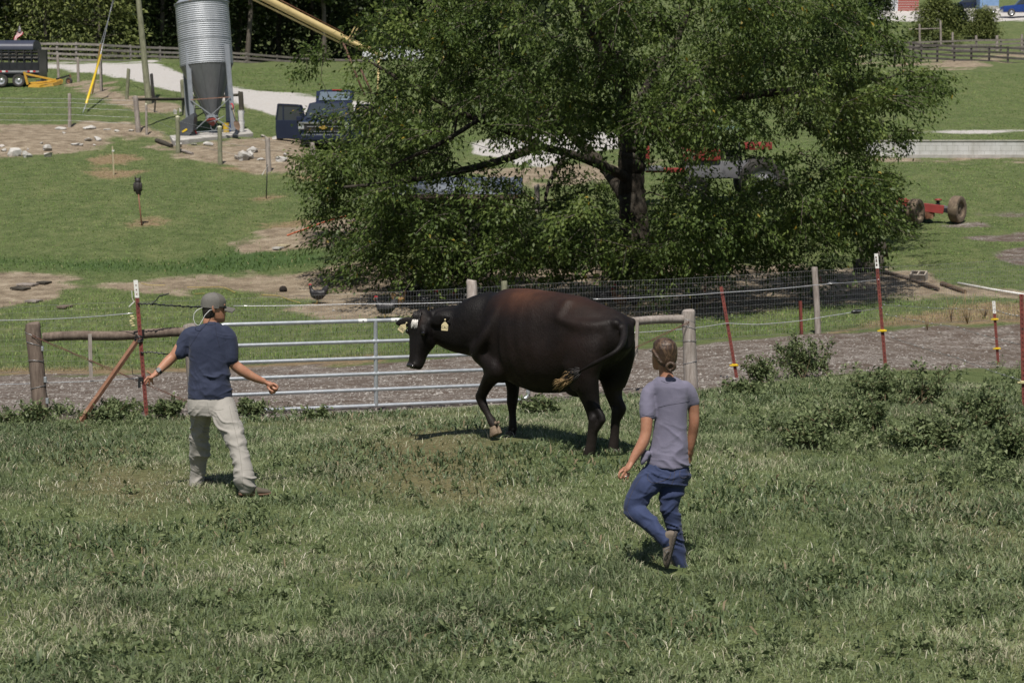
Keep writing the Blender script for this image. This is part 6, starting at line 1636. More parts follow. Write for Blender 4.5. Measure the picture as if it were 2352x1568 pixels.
m = MB(); m.tube([upd(229, 134, Dg+5.8), upd(245, 64, Dg+9), upd(259, 0, Dg+12), ptop-U_*.6], .016, 6); m.build('cable', WIRE, gw, True, True)
g1_ = G(212, 216); gw2 = thing('guy_wire', 'darker brown guard on the second guy wire behind the yellow one', 'guy wire', g1_); D2_ = F/S_at(g1_)
m = MB(); m.tube([g1_, upd(222, 160, D2_+.8), upd(231, 103, D2_+1.8)], [.035, .05, .05], 8); m.build('brown_guard', pm('brown_guard', (.20, .13, .03), .5, 0, (.10, .07, .03), 6), gw2, True, True)
m = MB(); m.tube([upd(231, 103, D2_+1.8), upd(262, 0, D2_+4), ptop-U_*1.2], .014, 6); m.build('cable', WIRE, gw2, True, True)
# ------------------------------------------------------------------ board fences
def board_fence(name, label, pts, boards, mat, pw_=.14, bw=.15, th=.04, group='wooden board fences', posts_extra=0, hide=()):
    """pts: (u_base, v_base, u_top, v_top, s)"""
    B, T = [], []
    for q in pts:
        d_ = F/q[4]; B.append(upd(q[0], q[1], d_)); T.append(upd(q[2], q[3], d_))
    root = thing(name, label, 'fence', B[0], 0, group)
    for i, (b, t) in enumerate(zip(B, T)):
        if i in hide: continue
        m = MB(); m.beam(b-U_*.4, t, pw_, pw_*.8, (0, 1, 0)); m.build('post', mat, root, False, True, bevel=.008)
    for k_ in range(boards):
        q = 1-(k_+.32)/(boards-.08)
        for i in range(len(B)-1):
            a, e = B[i]+(T[i]-B[i])*q, B[i+1]+(T[i+1]-B[i+1])*q
            off = Vector((0, -.09-.004*(i % 2), random.uniform(-.012, .012))); m = MB(); m.beam(a+off, e+off, th, bw, (0, 0, 1)) if False else m.beam(a+off, e+off, th, bw)
            m.build('board', mat, root, False, True)
    return root
W_FENCE = wood('grey_fence_board', (.34, .31, .29), (.18, .155, .14)); W_FDARK = wood('dark_fence_board', (.115, .105, .10), (.050, .045, .042)); W_FMID = wood('mid_fence_board', (.25, .225, .20), (.10, .09, .08))
board_fence('board_fence', 'long grey four board fence along the woods at the upper left', [(-20, 140, -20, 99, 33), (30, 139, 30, 98.5, 33), (91, 138, 91, 98, 33), (131, 142, 131, 97.5, 33), (175, 145, 175, 97.5, 33), (232, 146, 231.5, 100, 33), (300, 147, 299, 104, 32.5), (368, 147, 367, 107, 32), (440, 148, 439, 110, 31.5)], 4, W_FENCE)
board_fence('board_fence', 'lower darker board fence running right behind the grassy crest', [(440, 150, 440, 112, 30.5), (500, 154, 500, 117, 30), (566, 158, 566, 121, 30), (636, 164, 636, 127, 29.6), (700, 169, 700, 132, 29.3), (766, 172, 766, 135, 29), (830, 173, 830, 136, 29), (900, 174, 900, 137, 29)], 4, W_FMID)
board_fence('board_fence', 'dark brown four board fence in front at the upper right', [(2000, 132, 2000, 92, 31), (2055, 134, 2055, 94, 31), (2098, 137, 2098, 96, 31), (2116, 139, 2116, 101, 31), (2153, 141, 2153, 101, 31), (2192, 144, 2192, 105, 31), (2231, 145, 2231, 106, 31), (2272, 147, 2272, 106, 31.2), (2315, 152, 2315, 107, 31.5), (2362, 155, 2362, 110, 31.5)], 4, W_FDARK)
board_fence('board_fence', 'paler three board fence standing behind the dark one at the upper right', [(2090, 118, 2090, 96, 27), (2188, 121, 2188, 92, 27), (2243, 121, 2243, 90, 27), (2299, 117, 2299, 90, 27), (2352, 113, 2352, 88, 27)], 3, W_FMID)
for (ub, vb, ut, vt, r_, lb) in ((2188, 121.5, 2188, 75.5, .09, 'tall pale post rising above the paler board fence'), (2243, 121, 2242, 82, .11, 'double knobbed post in the paler board fence'), (2290, 113, 2290, 82, .13, 'white ringed post behind the right board fences'), (2112.5, 91, 2112, 56, .09, 'grey round post under the left side of the pine'), (2161, 92, 2160, 48, .09, 'pale round post under the middle of the pine'), (2347, 113, 2347, 80, .10, 'knobbed post at the right border above the fences')):
    d_ = F/26.5; b, t = upd(ub, vb, d_), upd(ut, vt, d_); o = round_post(MB(), b, t, r_, 9, sink=.6, seed=int(ub)).build('wood_post', W_GREY, None, True, auto=40); tag(o, lb, 'fence post', 'round posts on the right slope')
m = MB(); d_ = F/26.5; m.tube([upd(2088, 68, d_), upd(2161, 66, d_)], .05, 7); tag(m.build('pole_rail', W_GREY, None, True), 'thin grey rail joining the round posts under the pine', 'rail')
# ------------------------------------------------------------------ rocks
ROCK = NT('limestone'); n = ROCK.noise(4, 7, .7)
ROCK.col(ROCK.mix(ROCK.ramp(ROCK.noise(2, 4, .6), [(.5, (0, 0, 0)), (.75, (.6, .6, .6))]), ROCK.ramp(n, [(.3, (.30, .285, .26)), (.6, (.50, .485, .46))]), (.30, .22, .15))); ROCK.set(Roughness=.9); ROCK.bump(n, .8, .05)
def rock(u, v, wpx, hpx, label, seed, name='rock', mat=None):
    r = random.Random(seed); b = G(u, v); s = S_at(b); W_, H = wpx/s, hpx/s*1.15
    m = MB(); m.ell((0, 0, 0), (1, 1, 1), None, 16, 11)
    P = []
    pl_ = [(Vector((r.gauss(0, 1), r.gauss(0, 1), r.gauss(0, 1))).normalized(), r.uniform(.32, .86)) for _ in range(15)]
    for p in m.v:
        q = Vector(p)
        for n_, d_ in pl_:
            e = q.dot(n_)-d_
            if e > 0: q = q-n_*e*.97
        q = q+Vector((1, 1, 1))*.09*mnoise.noise(q*3+Vector((seed, 0, 0)))
        P.append(Vector((b.x+q.x*W_*.58, b.y+q.y*W_*.45, b.z+H*.32+q.z*H*.72)))
    m.v = P; o = m.build(name, mat or ROCK.m, None, True, auto=14); tag(o, label, 'rock', 'white limestone rocks'); return o
for i, q in enumerate([(32, 359, 31, 25, 'biggest pale boulder at the left border of the rocky bank'), (62, 361.5, 33, 15, 'wide grey boulder right of the biggest left boulder'), (111, 360, 28, 12, 'flat grey boulder with dark underside on the left bank'), (107, 348, 32, 12, 'layered white slab above the flat grey boulder'), (8, 347, 20, 8, 'low white slab cut by the left photo border'), (6, 337, 15, 5, 'thin white slab highest at the left border'), (63, 345, 7, 6, 'small round stone between the left boulders'), (95, 334, 12, 5, 'small flat stone above the layered slab'),
 (172, 336, 26, 6, 'long flat white stone in the middle of the rocky bank'), (187, 337, 14, 6, 'short white stone touching the long flat one'), (202, 325, 26, 9, 'grey rounded rock in the middle of the bank'), (224, 322, 24, 11, 'white jagged rock right of the grey rounded rock'), (218, 336, 9, 4, 'small stone below the jagged rock'), (247, 300, 20, 6, 'flat white stone near the dark corner post'), (267, 303, 13, 5, 'small white stone next to the corner post'), (136, 296, 31, 6, 'long pale stone at the foot of the lone fence post'), (200, 294.5, 37, 8, 'long dark edged stone in front of the gravel heap'), (146, 305, 11, 5, 'tiny white stone below the lone fence post'), (302, 303, 16, 6, 'dark stone left of the corner post foot'),
 (557, 367, 36, 28, 'tall white boulder of the cluster below the slab'), (544, 365, 18, 12, 'left flank stone of the cluster below the slab'), (577, 364, 24, 17, 'right flank stone of the cluster below the slab'), (583, 350, 36, 15, 'pale hollowed rock behind the cluster below the slab'), (646, 369, 50, 13, 'long white ledge in front of the truck door'), (655, 358, 15, 7, 'small cream stone on the long white ledge'), (411, 334, 20, 8, 'white stone at the left corner of the slab'), (482, 331, 30, 8, 'white stone under the front edge of the slab'), (446, 331, 16, 5, 'low stone under the middle of the slab'), (600, 366, 18, 5, 'flat stone between cluster and ledge'), (636, 322, 34, 7, 'pale rubble stone beside the right slab end'), (604, 317, 22, 6, 'small rubble stone touching the right slab end'), (403, 261, 10, 12, 'upright white stone left of the rear bin leg'), (415, 259, 9, 11, 'second upright white stone beside the rear bin leg')]):
    rock(*q, 500+i)
# loose pebbles of the lane and yard
r = np.random.default_rng(91); MBp = MB(); cnt = 0
PEB = pm('pebble', (.36, .335, .31), .9, 0, (.10, .085, .072), 26)
x, y, rr_ = scatter(22000, 22, 47, -.38, .38, 1.0, 93); M_z, u_, v_, s_ = ground_masks(x, y, 0)
kp = (M_z['lane'] > .55) | ((M_z['dirt'] > .6) & (rr_.random(len(x)) < .25)); x, y = x[kp], y[kp]; z = ground_z(x, y); n = len(x); sz = rr_.uniform(.008, .022, n)*np.where(rr_.random(n) < .06, 2.2, 1)
V = np.empty((n, 6, 3)); c = np.stack([x, y, z+sz*.15], 1)
for i, d_ in enumerate(((1, 0, 0), (0, 1, 0), (-1, 0, 0), (0, -1, 0), (.2, .1, .8), (0, 0, -.5))): V[:, i] = c+np.array(d_)*sz[:, None]*rr_.uniform(.6, 1.2, (n, 1))
b_ = np.arange(n)[:, None]*6; F_ = np.concatenate([b_+np.array([[i, (i+1) % 4, 4]]) for i in range(4)])
o = np_mesh('gravel', V.reshape(-1, 3), F_, PEB); struct(o, 'loose grey pebbles strewn over the gravel lane and the dirt', 'stuff'); o['category'] = 'gravel'
# ------------------------------------------------------------------ vehicles on the left
BLK = pm('black_trailer_paint', (.018, .019, .023), .38, .1, (.030, .031, .036), 3, (.07, .06, .05)); RUB = pm('tyre_rubber', (.035, .033, .031), .85, 0, (.06, .055, .05), 10); RIM = pm('steel_rim', (.52, .53, .54), .35, .6, (.36, .36, .37), 6); REDR = pm('red_reflector', (.48, .03, .035), .4, 0, (.38, .02, .03), 8); ROOFB = pm('dark_blue_roof', (.050, .056, .082), .42, .1, (.040, .044, .066), 2)
def wheel(root, c, R, wd, ax=(0, 1, 0), tyre=RUB, rim=RIM, dish=.3, hub=.58):
    c = Vector(c); ax = Vector(ax).normalized()
    m = MB(); m.lathe([(R*.60, -wd*.42), (R*.78, -wd*.5), (R*.95, -wd*.44), (R, -wd*.3), (R, wd*.3), (R*.95, wd*.44), (R*.78, wd*.5), (R*.60, wd*.42)], c, 30, ax, False); t = m.build('tyre', tyre, None, True, auto=40)
    m = MB(); m.lathe([(R*.62, -wd*.42), (R*.58, -wd*.36), (R*.55, -wd*dish), (R*.30, -wd*dish*.7), (R*.24, -wd*dish), (R*.10, -wd*dish*1.2), (.005, -wd*dish*1.2)], c, 24, ax, False); m.lathe([(R*.62, wd*.40), (R*.55, wd*.1), (.01, wd*.1)], c, 20, ax, False)
    q = ax.to_track_quat('Z', 'Y').to_matrix()
    m.build('rim', rim, t, True, auto=40)
    if root is not None: t.parent = root; t.name = 'wheel'
    return t
tb0 = G(20, 200); ts = S_at(tb0)
TL = thing('stock_trailer', 'black slatted livestock trailer with two wheels showing at the left border', 'trailer', tb0)
U2 = lambda u, v: ((u-20)/ts, (proj(*tb0)[1]-v)/ts)      # side view coordinates (x, z) of the trailer
def tx_(u, v, y=0.0): a, z = U2(u, v); return Vector((a, y, z))
x0, x1 = U2(-115, 0)[0], U2(91, 0)[0]; z = lambda v: U2(0, v)[1]
m = MB(); m.box(((x0+x1)/2, 0, (z(144)+z(163))/2), (x1-x0, .05, z(144)-z(163))); m.box(((x0+x1)/2, 1.9, (z(144)+z(163))/2), (x1-x0, .05, z(144)-z(163))); m.build('side_panel', BLK, TL, bevel=.01)
for v_ in (120, 127.5, 135):
    for yy in (0, 1.9): m = MB(); m.box(((x0+x1)/2, yy, z(v_)), (x1-x0, .045, .075)); m.build('slat', BLK, TL)
for k_ in range(13):
    xx = x0+(x1-x0)*k_/12
    for yy in (-.03, 1.93): m = MB(); m.box((xx, yy, (z(112)+z(164))/2), (.055, .05, z(112)-z(164))); m.build('upright', BLK, TL)
m = MB(); m.box((x1-.03, .95, (z(114)+z(178))/2), (.06, 1.95, z(114)-z(178))); m.build('rear_gate', BLK, TL, bevel=.01)
m = MB(); R_ = []
for xx in (x0, x1-.30):
    R_.append([Vector((xx, .95+1.02*math.cos(a), z(114.5)+ (z(92.5)-z(114.5))*max(0, math.sin(a))**.7)) for a in np.linspace(0, math.pi, 20)]+[Vector((xx, .95-1.02, z(115.5))), Vector((xx, .95+1.02, z(115.5)))])
m.loft(R_); m.build('curved_roof', ROOFB, TL, True, auto=40)
m = MB(); m.box(((x0+x1)/2, -.01, z(165)), (x1-x0, .10, .10)); m.build('rub_rail', pm('grey_rail', (.35, .36, .37), .5, .3), TL)
m = MB(); m.box(((x0+x1)/2, .95, (z(166)+z(178))/2), (x1-x0-.1, 1.85, z(166)-z(178))); m.build('underbody', BLK, TL)
for ua, ub, mt in ((64, 70, REDR), (70, 77, STK), (77, 83, REDR), (-2, 6, REDR), (6, 14, STK), (14, 20, REDR)):
    m = MB(); a, e = U2(ua, 0)[0], U2(ub, 0)[0]; m.box(((a+e)/2, -.062, z(164.7)), (e-a, .008, .075)); m.build('reflector_tape', mt, TL)
for u_ in (4.5, 44): wheel(TL, tx_(u_, 185.3, -.02), 14.7/ts, .24)
m = MB(); m.prism([(U2(-14, 0)[0], z(171)), (U2(62, 0)[0], z(171)), (U2(58, 0)[0], z(168)), (U2(-10, 0)[0], z(168))], -.14, .15); m.build('fender', BLK, TL, bevel=.01)
fl_ = thing('flag', 'striped flag on a thin pole behind the trailer roof', 'flag', GD(34, 37)); D3 = F/37
m = MB(); m.tube([upd(30, 96, D3), upd(47, 55, D3)], .025, 6); m.build('flag_pole', W_DARK, fl_, True, True)
FR, FW_, FBl = pm('flag_red', (.42, .03, .05), .8), pm('flag_white', (.70, .68, .68), .8), pm('flag_blue', (.02, .025, .09), .8)
def fq(a, b_): # a along the pole 0..1, b across
    p = Vector((45.5-14.5*a, 60+31*a)); q = Vector((42+4*a-9*a*a, 70+22*a)); w_ = b_; return upd(p.x+(1.6+2.2*math.sin(a*7))*w_*3-7.5*w_*(1-a)*.3+7*w_*a, p.y+10*w_, D3-.05-.05*math.sin(8*a+3*w_))
for k_ in range(7):
    m = MB(); b0, b1 = k_/7, (k_+1)/7; m.loft([[fq(a, b0), fq(a, b1)] for a in np.linspace(.38 if k_ < 4 else 0.05, 1, 9)], False, False); m.build('stripe', FR if k_ % 2 == 0 else FW_, fl_, True, True)
m = MB(); m.loft([[fq(a, 0), fq(a, 4/7)] for a in np.linspace(.0, .38, 6)], False, False); cn = m.build('canton', FBl, fl_, True, True)
m = MB()
for i in range(9): p = fq(.05+.3*((i*37) % 9)/9, .08+.45*((i*5) % 9)/9)+Vector((0, -.02, 0)); m.ell(p, (.03, .008, .03), None, 6, 4)
m.build('stars', FW_, cn, False, True)
# yellow rotary mower leaning by the trailer
YM = pm('faded_yellow_paint', (.60, .36, .045), .5, .1, (.50, .28, .03), 4, (.34, .22, .10)); zy = lambda x, y: (x*.14649, 57.4+y*.14649)
yb = G(105, 199); yd = F/S_at(yb)
ym = thing('rotary_mower', 'faded yellow rotary mower with a rear tail wheel lying beside the trailer', 'mower', yb)
YP = lambda x, y, dd=0.0: upd(*zy(x, y), yd+dd)
m = MB(); F0 = [YP(440, 978, -.5), YP(600, 988, -.5), YP(845, 965, -.3), YP(985, 915, 0)]; F1 = [YP(445, 952, -.5), YP(640, 940, -.5), YP(845, 905, -.3), YP(990, 858, 0)]; F2 = [YP(520, 905, 1.2), YP(640, 888, 1.3), YP(760, 868, 1.3), YP(880, 842, 1.2)]
m.loft([F0, F1, F2, [p-U_*.25 for p in F2]], False, False); m.build('deck', YM, ym, False, True)
m = MB(); m.beam(YP(838, 945, -.32), YP(975, 892, -.02), .02, .20); m.build('rear_flap', pm('rust_yellow', (.36, .22, .05), .7), ym, False, True)
for a, e, w_ in (((380, 735), (437, 940), .11), ((385, 765), (870, 868), .10), ((470, 910), (880, 880), .07)): m = MB(); m.beam(YP(*a, -.1), YP(*e, -.05), w_, w_); m.build('hitch_arm', YM, ym, False, True, bevel=.01)
m = MB(); m.tube([YP(570, 890), YP(690, 868)], .07, 8); m.box(YP(690, 862), (.25, .2, .2)); m.build('gearbox', BLACKP, ym, False, True)
m = MB(); m.beam(YP(880, 855), YP(1092, 793), .09, .09); m.build('tail_arm', BLACKP, ym, False, True)
m = MB(); m.beam(YP(1095, 780), YP(1112, 885), .06, .06); m.build('caster_fork', RUST, ym, False, True)
w_ = wheel(ym, Vector(YP(1083, 882))-yb, .20, .13, (.55, 1, 0), RUB, RUST)
# ------------------------------------------------------------------ dark blue truck with its doors open
NAVYP = pm('dark_blue_car_paint', (.022, .030, .062), .22, .25, (.016, .022, .048), 1.0, spec=.6); CHROME = pm('chrome', (.62, .63, .66), .15, .9, (.5, .5, .53), 3); GLASS = pm('dark_car_glass', (.035, .045, .055), .06, .0, (.03, .038, .045), 1, spec=.9); GLASSL = pm('rear_glass_reflecting', (.20, .25, .29), .10, .35, (.16, .2, .24), 1, spec=.9); HEADL = pm('headlamp_glass', (.55, .57, .60), .1, .3, (.40, .42, .45), 6); GOLD = pm('gold_emblem', (.62, .42, .10), .3, .5, (.5, .33, .08), 10); TRIM = pm('black_trim', (.02, .02, .022), .5)
cb_ = G(744, 346); cs = S_at(cb_)
TR = thing('suv', 'dark blue wagon with side doors and tailgate open beside the tree', 'car', cb_)
# local: x right in the photo, y away, z up; nose at y=0
secs = [(-.02, .55, .62, .86, .80), (.05, .50, 1.02, .93, .84), (.25, .45, 1.12, .98, .92), (1.05, .42, 1.22, 1.0, .96), (1.25, .40, 1.26, 1.0, .97)]
def sec(y_, zb, zt_, wb, wt): return [Vector((-wb, y_, zb)), Vector((-wb, y_, (zb+zt_)/2)), Vector((-wt, y_, zt_-.06)), Vector((-wt*.7, y_, zt_)), Vector((0, y_, zt_+.03)), Vector((wt*.7, y_, zt_)), Vector((wt, y_, zt_-.06)), Vector((wb, y_, (zb+zt_)/2)), Vector((wb, y_, zb))]
m = MB(); m.loft([sec(*q) for q in secs]); m.build('bonnet', NAVYP, TR, True, auto=35)
m = MB(); m.loft([sec(1.25, .40, 1.26, 1.0, .96), sec(5.1, .45, 1.22, 1.0, .95)]); m.build('lower_body', NAVYP, TR, True, auto=35)
m = MB(); cab = [[Vector((-wb, y0, 1.2)), Vector((-wt, y1, 1.88)), Vector((-wt*.6, y1, 1.94)), Vector((wt*.6, y1, 1.94)), Vector((wt, y1, 1.88)), Vector((wb, y0, 1.2))] for y0, y1, wb, wt in ((1.30, 2.05, .93, .76), (2.6, 2.6, .95, .78), (4.9, 4.6, .95, .76))]
m.loft(cab, True, False); m.build('cabin', NAVYP, TR, True, auto=30)
m = MB(); m.add([(-.82, 1.36, 1.28), (.82, 1.36, 1.28), (.69, 1.99, 1.86), (-.69, 1.99, 1.86)], [(0, 1, 2, 3)]); m.v = [Vector(p)+Vector((0, -.02, .012)) for p in m.v]; m.build('windscreen', GLASS, TR)
m = MB(); m.box((0, -.06, .90), (1.55, .06, .34)); m.build('grille', TRIM, TR, bevel=.02)
for zz_, w_, h_ in ((1.085, 1.95, .07), (.93, 1.30, .035), (.74, 1.35, .03), (.62, 1.75, .05)): m = MB(); m.box((0, -.10, zz_), (w_, .05, h_)); m.build('chrome_bar', CHROME, TR, bevel=.012)
m = MB(); m.prism([(-.17, -.035), (-.06, -.035), (-.075, -.075), (.055, -.075), (.07, -.035), (.17, -.035), (.18, .035), (.065, .035), (.075, .075), (-.055, .075), (-.07, .035), (-.16, .035)], -.16, -.12, Matrix.Translation((0, 0, .905))); m.build('front_emblem', GOLD, TR, bevel=.006)
for s in (-1, 1):
    m = MB(); m.box((s*.87, -.03, .94), (.26, .10, .22)); m.build('headlight', HEADL, TR, bevel=.03)
    m = MB(); m.box((s*1.12, 1.55, 1.25), (.24, .12, .20)); m.build('wing_mirror', NAVYP, TR, bevel=.04)
    wheel(TR, (s*.86, .95, .40), .40, .26, (s*-1, 0, 0)); wheel(TR, (s*.86, 4.1, .40), .40, .26, (s*-1, 0, 0))
m = MB(); m.box((0, -.06, .50), (1.9, .22, .22)); m.build('bumper', NAVYP, TR, bevel=.05)
m = MB(); m.box((0, -.02, .34), (1.7, .2, .14)); m.build('air_dam', TRIM, TR, bevel=.03)
def car_door(hinge, s, ang, lab, bel=.0):
    """an opened door: hinge point on the body side, swung out sideways"""
    d_ = Vector((s*math.cos(ang), math.sin(ang), 0)); L_ = 1.12; th = Vector((-d_.y, d_.x, 0))*.05
    m = MB(); P = [(0, .46), (L_*.97, .46), (L_, .80), (L_*.99, 1.20), (0, 1.20)]; f_ = [hinge+d_*a+U_*z_ for a, z_ in P]
    m.add([p-th for p in f_]+[p+th for p in f_], [(0, 1, 2, 3, 4), (9, 8, 7, 6, 5)]+[(i, i+5, (i+1) % 5+5, (i+1) % 5) for i in range(5)]); dr = m.build('door', NAVYP, TR, False, bevel=.015)
    m = MB(); fr_ = [(0.03, 1.20), (.20, 1.80), (L_*.90, 1.84), (L_*.98, 1.20)]
    for i in range(3): m.beam(hinge+d_*fr_[i][0]+U_*fr_[i][1], hinge+d_*fr_[i+1][0]+U_*fr_[i+1][1], .06, .06)
    m.beam(hinge+d_*.72*L_+U_*1.2, hinge+d_*.72*L_+U_*1.83, .05, .05)
    m.build('window_frame', NAVYP, dr)
    m = MB(); m.add([hinge+d_*a+U_*z_ for a, z_ in fr_], [(0, 1, 2, 3)]); m.build('window', GLASS, dr)
    m = MB(); m.box(hinge+d_*(L_*.8)+U_*1.02-th*1.6, (.18, .04, .04)); m.build('handle', CHROME, dr)
    m = MB(); m.beam(hinge+U_*1.215-th, hinge+d_*L_+U_*1.215-th, .02, .03); m.build('chrome_strip', CHROME, dr)
for s in (-1, 1): car_door(Vector((s*.98, 1.65, 0)), s, rad(4), ''); car_door(Vector((s*.98, 2.85, 0)), s, rad(14), '')
m = MB(); P = [(-.76, 4.65, 1.95), (.76, 4.65, 1.95), (.80, 5.35, 2.42), (.55, 5.45, 2.50), (-.55, 5.45, 2.50), (-.80, 5.35, 2.42)]; m.add(P+[(a, b_+.06, c-.08) for a, b_, c in P], [(0, 1, 2, 3, 4, 5), (11, 10, 9, 8, 7, 6)]+[(i, i+6, (i+1) % 6+6, (i+1) % 6) for i in range(6)]); tg = m.build('tailgate', NAVYP, TR, False, bevel=.02)
m = MB(); m.add([(-.64, 4.74, 2.02), (.64, 4.74, 2.02), (.62, 5.28, 2.385), (-.62, 5.28, 2.385)], [(0, 1, 2, 3)]); m.v = [Vector(p)+Vector((0, -.022, .02)) for p in m.v]; m.build('rear_window', GLASSL, tg)
m = MB(); m.box((.08, 5.36, 2.485), (.42, .06, .035)); m.build('brake_light', REDR, tg)
# ------------------------------------------------------------------ yellow grain auger and white pickup
AY = pm('pale_yellow_paint', (.60, .47, .23), .55, .05, (.50, .38, .17), 3, (.30, .16, .07)); ga_ = GD(845, 44); AD = F/44
au = thing('grain_auger', 'long pale yellow grain auger rising to the upper left behind the tree', 'auger', ga_)
p0, p1 = upd(560, -28, AD-2), upd(784, 86, AD); p2 = upd(880, 130, AD+.6); dv = (p1-p0).normalized()
m = MB(); m.tube([p0, p1], .19, 16); m.build('tube', AY, au, True, True, auto=40)
m = MB(); m.tube([p1, p2], .11, 12); m.build('lower_tube', AY, au, True, True, auto=40)
nrm_ = Vector((dv.z, 0, -dv.x)); nrm_ = nrm_ if nrm_.z < 0 else -nrm_
m = MB(); m.beam(p0+nrm_*.34, p1+nrm_*.30+dv*.1, .10, .08); m.build('under_rail', AY, au, False, True)
m = MB(); m.tube([p0-nrm_*.30, p1-nrm_*.28], .025, 6); m.build('stay_cable', RUST, au, True, True)
m = MB(); q = upd(800, 90, AD); m.beam(q, upd(815, 62, AD), .08, .05); m.beam(q+Vector((.15, 0, 0)), upd(822, 64, AD), .08, .05); m.build('cable_mast', AY, au, False, True)
m = MB()
for a in np.linspace(.02, .95, 12): p = p1+(p2-p1)*a; m.beam(p-nrm_*.16, p+nrm_*.18, .03, .03)
m.beam(p1-nrm_*.16, p2-nrm_*.16, .03, .03); m.beam(p1+nrm_*.2, p2+nrm_*.2, .03, .03); m.build('truss', AY, au, False, True)
for a, e in (((788, 98), (839, 224)), ((829, 160), (853, 212))): m = MB(); m.tube([upd(*a, AD), upd(*e, AD-.4)], .055, 8); m.build('support_leg', RUSTW, au, True, True)
m = MB(); m.tube([upd(870, 132, AD+.6), upd(868, 220, AD-.3)], .06, 8); m.build('support_leg', AY, au, True, True)
WP_ = pm('white_car_paint', (.66, .67, .70), .3, .05, (.60, .61, .64), 1, spec=.6); wb_ = GD(900, 29); 
wt = thing('pickup', 'white crew cab pickup parked before the woods behind the auger', 'pickup truck', (wb_.x, wb_.y, upd(900, 150, F/29).z))
def side_car(root, prof, y0, y1, mat, name): m = MB(); m.prism(prof, y0, y1); return m.build(name, mat, root, True, bevel=.05, auto=35)
side_car(wt, [(-2.3, .45), (2.7, .45), (2.7, 1.15), (.75, 1.17), (.75, 1.2), (-.9, 1.18), (-2.2, 1.05)], -.95, .95, WP_, 'body')
side_car(wt, [(-1.0, 1.15), (-.45, 1.85), (.55, 1.9), (.8, 1.18)], -.85, .85, WP_, 'cab')
for a in ([(-.82, 1.22), (-.42, 1.75), (-.05, 1.78), (-.05, 1.22)], [(.02, 1.22), (.02, 1.78), (.50, 1.8), (.66, 1.22)]): m = MB(); m.prism(a, -.87, -.855); m.build('window', GLASS, wt)
for xx in (-1.5, 1.75): wheel(wt, (xx, -.86, .40), .40, .26, (0, 1, 0))
# ------------------------------------------------------------------ shed, tractor and red mower by the tree
sb = G(1120, 596); ss = S_at(sb)
shd = thing('animal_shed', 'low dark board shed with a bluish tin roof under the left of the tree', 'shed', sb)
BRD = wood('shed_board', (.15, .115, .09), (.065, .05, .04)); TIN = pm('bluish_tin_roof', (.30, .325, .37), .4, .4, (.24, .26, .30), 2, (.36, .36, .38))
hx0, hx1 = -205/ss, 64/ss; Hh = 150/ss
for k_ in range(7): m = MB(); m.box(((hx0+hx1)/2+.004*k_, .01*(k_ % 2), Hh*(k_+.5)/7), (hx1-hx0, .03, Hh/7-.012)); m.build('front_board', BRD, shd)
for xx in (hx0, hx1): m = MB(); m.box((xx, 1.0, Hh*.52), (.04, 2.0, Hh*1.04)); m.build('side_wall', BRD, shd)
m = MB(); m.box(((hx0+hx1)/2, 2.0, Hh*.56), (hx1-hx0, .04, Hh*1.12)); m.build('rear_wall', BRD, shd)
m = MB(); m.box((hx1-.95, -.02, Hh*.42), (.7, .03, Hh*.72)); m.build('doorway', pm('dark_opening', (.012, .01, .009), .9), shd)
m = MB(); R_ = []
for i in range(49): xx = hx0-.2+(hx1-hx0+.4)*i/48; R_.append([Vector((xx, y_, z_+.018*math.sin(i*1.57))) for y_, z_ in ((-.35, Hh*1.0), (2.3, Hh*1.24))])
m.loft(R_, False, False); m.build('roof', TIN, shd, True)
m = MB(); m.beam((hx0-.2, -.33, Hh*.985), (hx1+.2, -.33, Hh*.985), .03, .12); m.build('fascia', BRD, shd)
RED = pm('red_machine_paint', (.30, .045, .040), .5, .05, (.22, .035, .03), 3, (.24, .09, .065)); GREYP = pm('grey_machine_paint', (.22, .22, .24), .45, .2, (.16, .16, .175), 3); MUD = pm('muddy_tyre', (.17, .125, .085), .9, 0, (.10, .075, .055), 9, (.24, .19, .13), .5)
tb2 = G(1630, 470); t2 = S_at(tb2)
tc = thing('tractor', 'red tractor with pale green canopy mostly hidden behind the tree trunk', 'tractor', tb2); xz = lambda u, v: ((u-1630)/t2, (proj(*tb2)[1]-v)/t2)
def tbx(u0, v0, u1, v1, y0, y1, mat, nm, bev=.04): a, b_ = xz(u0, v0), xz(u1, v1); m = MB(); m.box(((a[0]+b_[0])/2, (y0+y1)/2, (a[1]+b_[1])/2), (abs(b_[0]-a[0]), y1-y0, abs(a[1]-b_[1]))); return m.build(nm, mat, tc, True, bevel=bev, auto=35)
tbx(1566, 334, 1652, 370, -.4, .4, RED, 'bonnet', .08); tbx(1570, 370, 1720, 410, -.3, .3, GREYP, 'engine'); tbx(1577, 291, 1700, 299, -.7, .7, pm('pale_green_canopy', (.22, .34, .29), .5), 'canopy', .03)
for u_ in (1585, 1692):
    for y_ in (-.6, .6): tbx(u_-2, 298, u_+2, 385, y_-.03, y_+.03, GREYP, 'canopy_post', .01)
tbx(1712, 327, 1764, 345, -.85, -.45, RED, 'fender'); tbx(1712, 327, 1764, 345, .45, .85, RED, 'fender'); tbx(1655, 345, 1700, 368, -.3, .3, TRIM, 'seat')
tbx(1471, 318, 1489, 384, -.5, -.2, RED, 'loader_post', .03); tbx(1468, 382, 1520, 392, -.6, .6, GREYP, 'loader_bucket', .03); tbx(1480, 385, 1570, 396, -.5, -.4, RED, 'loader_arm', .02)
m = MB(); m.ell((xz(1638, 330)[0], -.42, xz(1638, 330)[1]), (.10, .05, .10)); m.build('headlight', HEADL, tc, True)
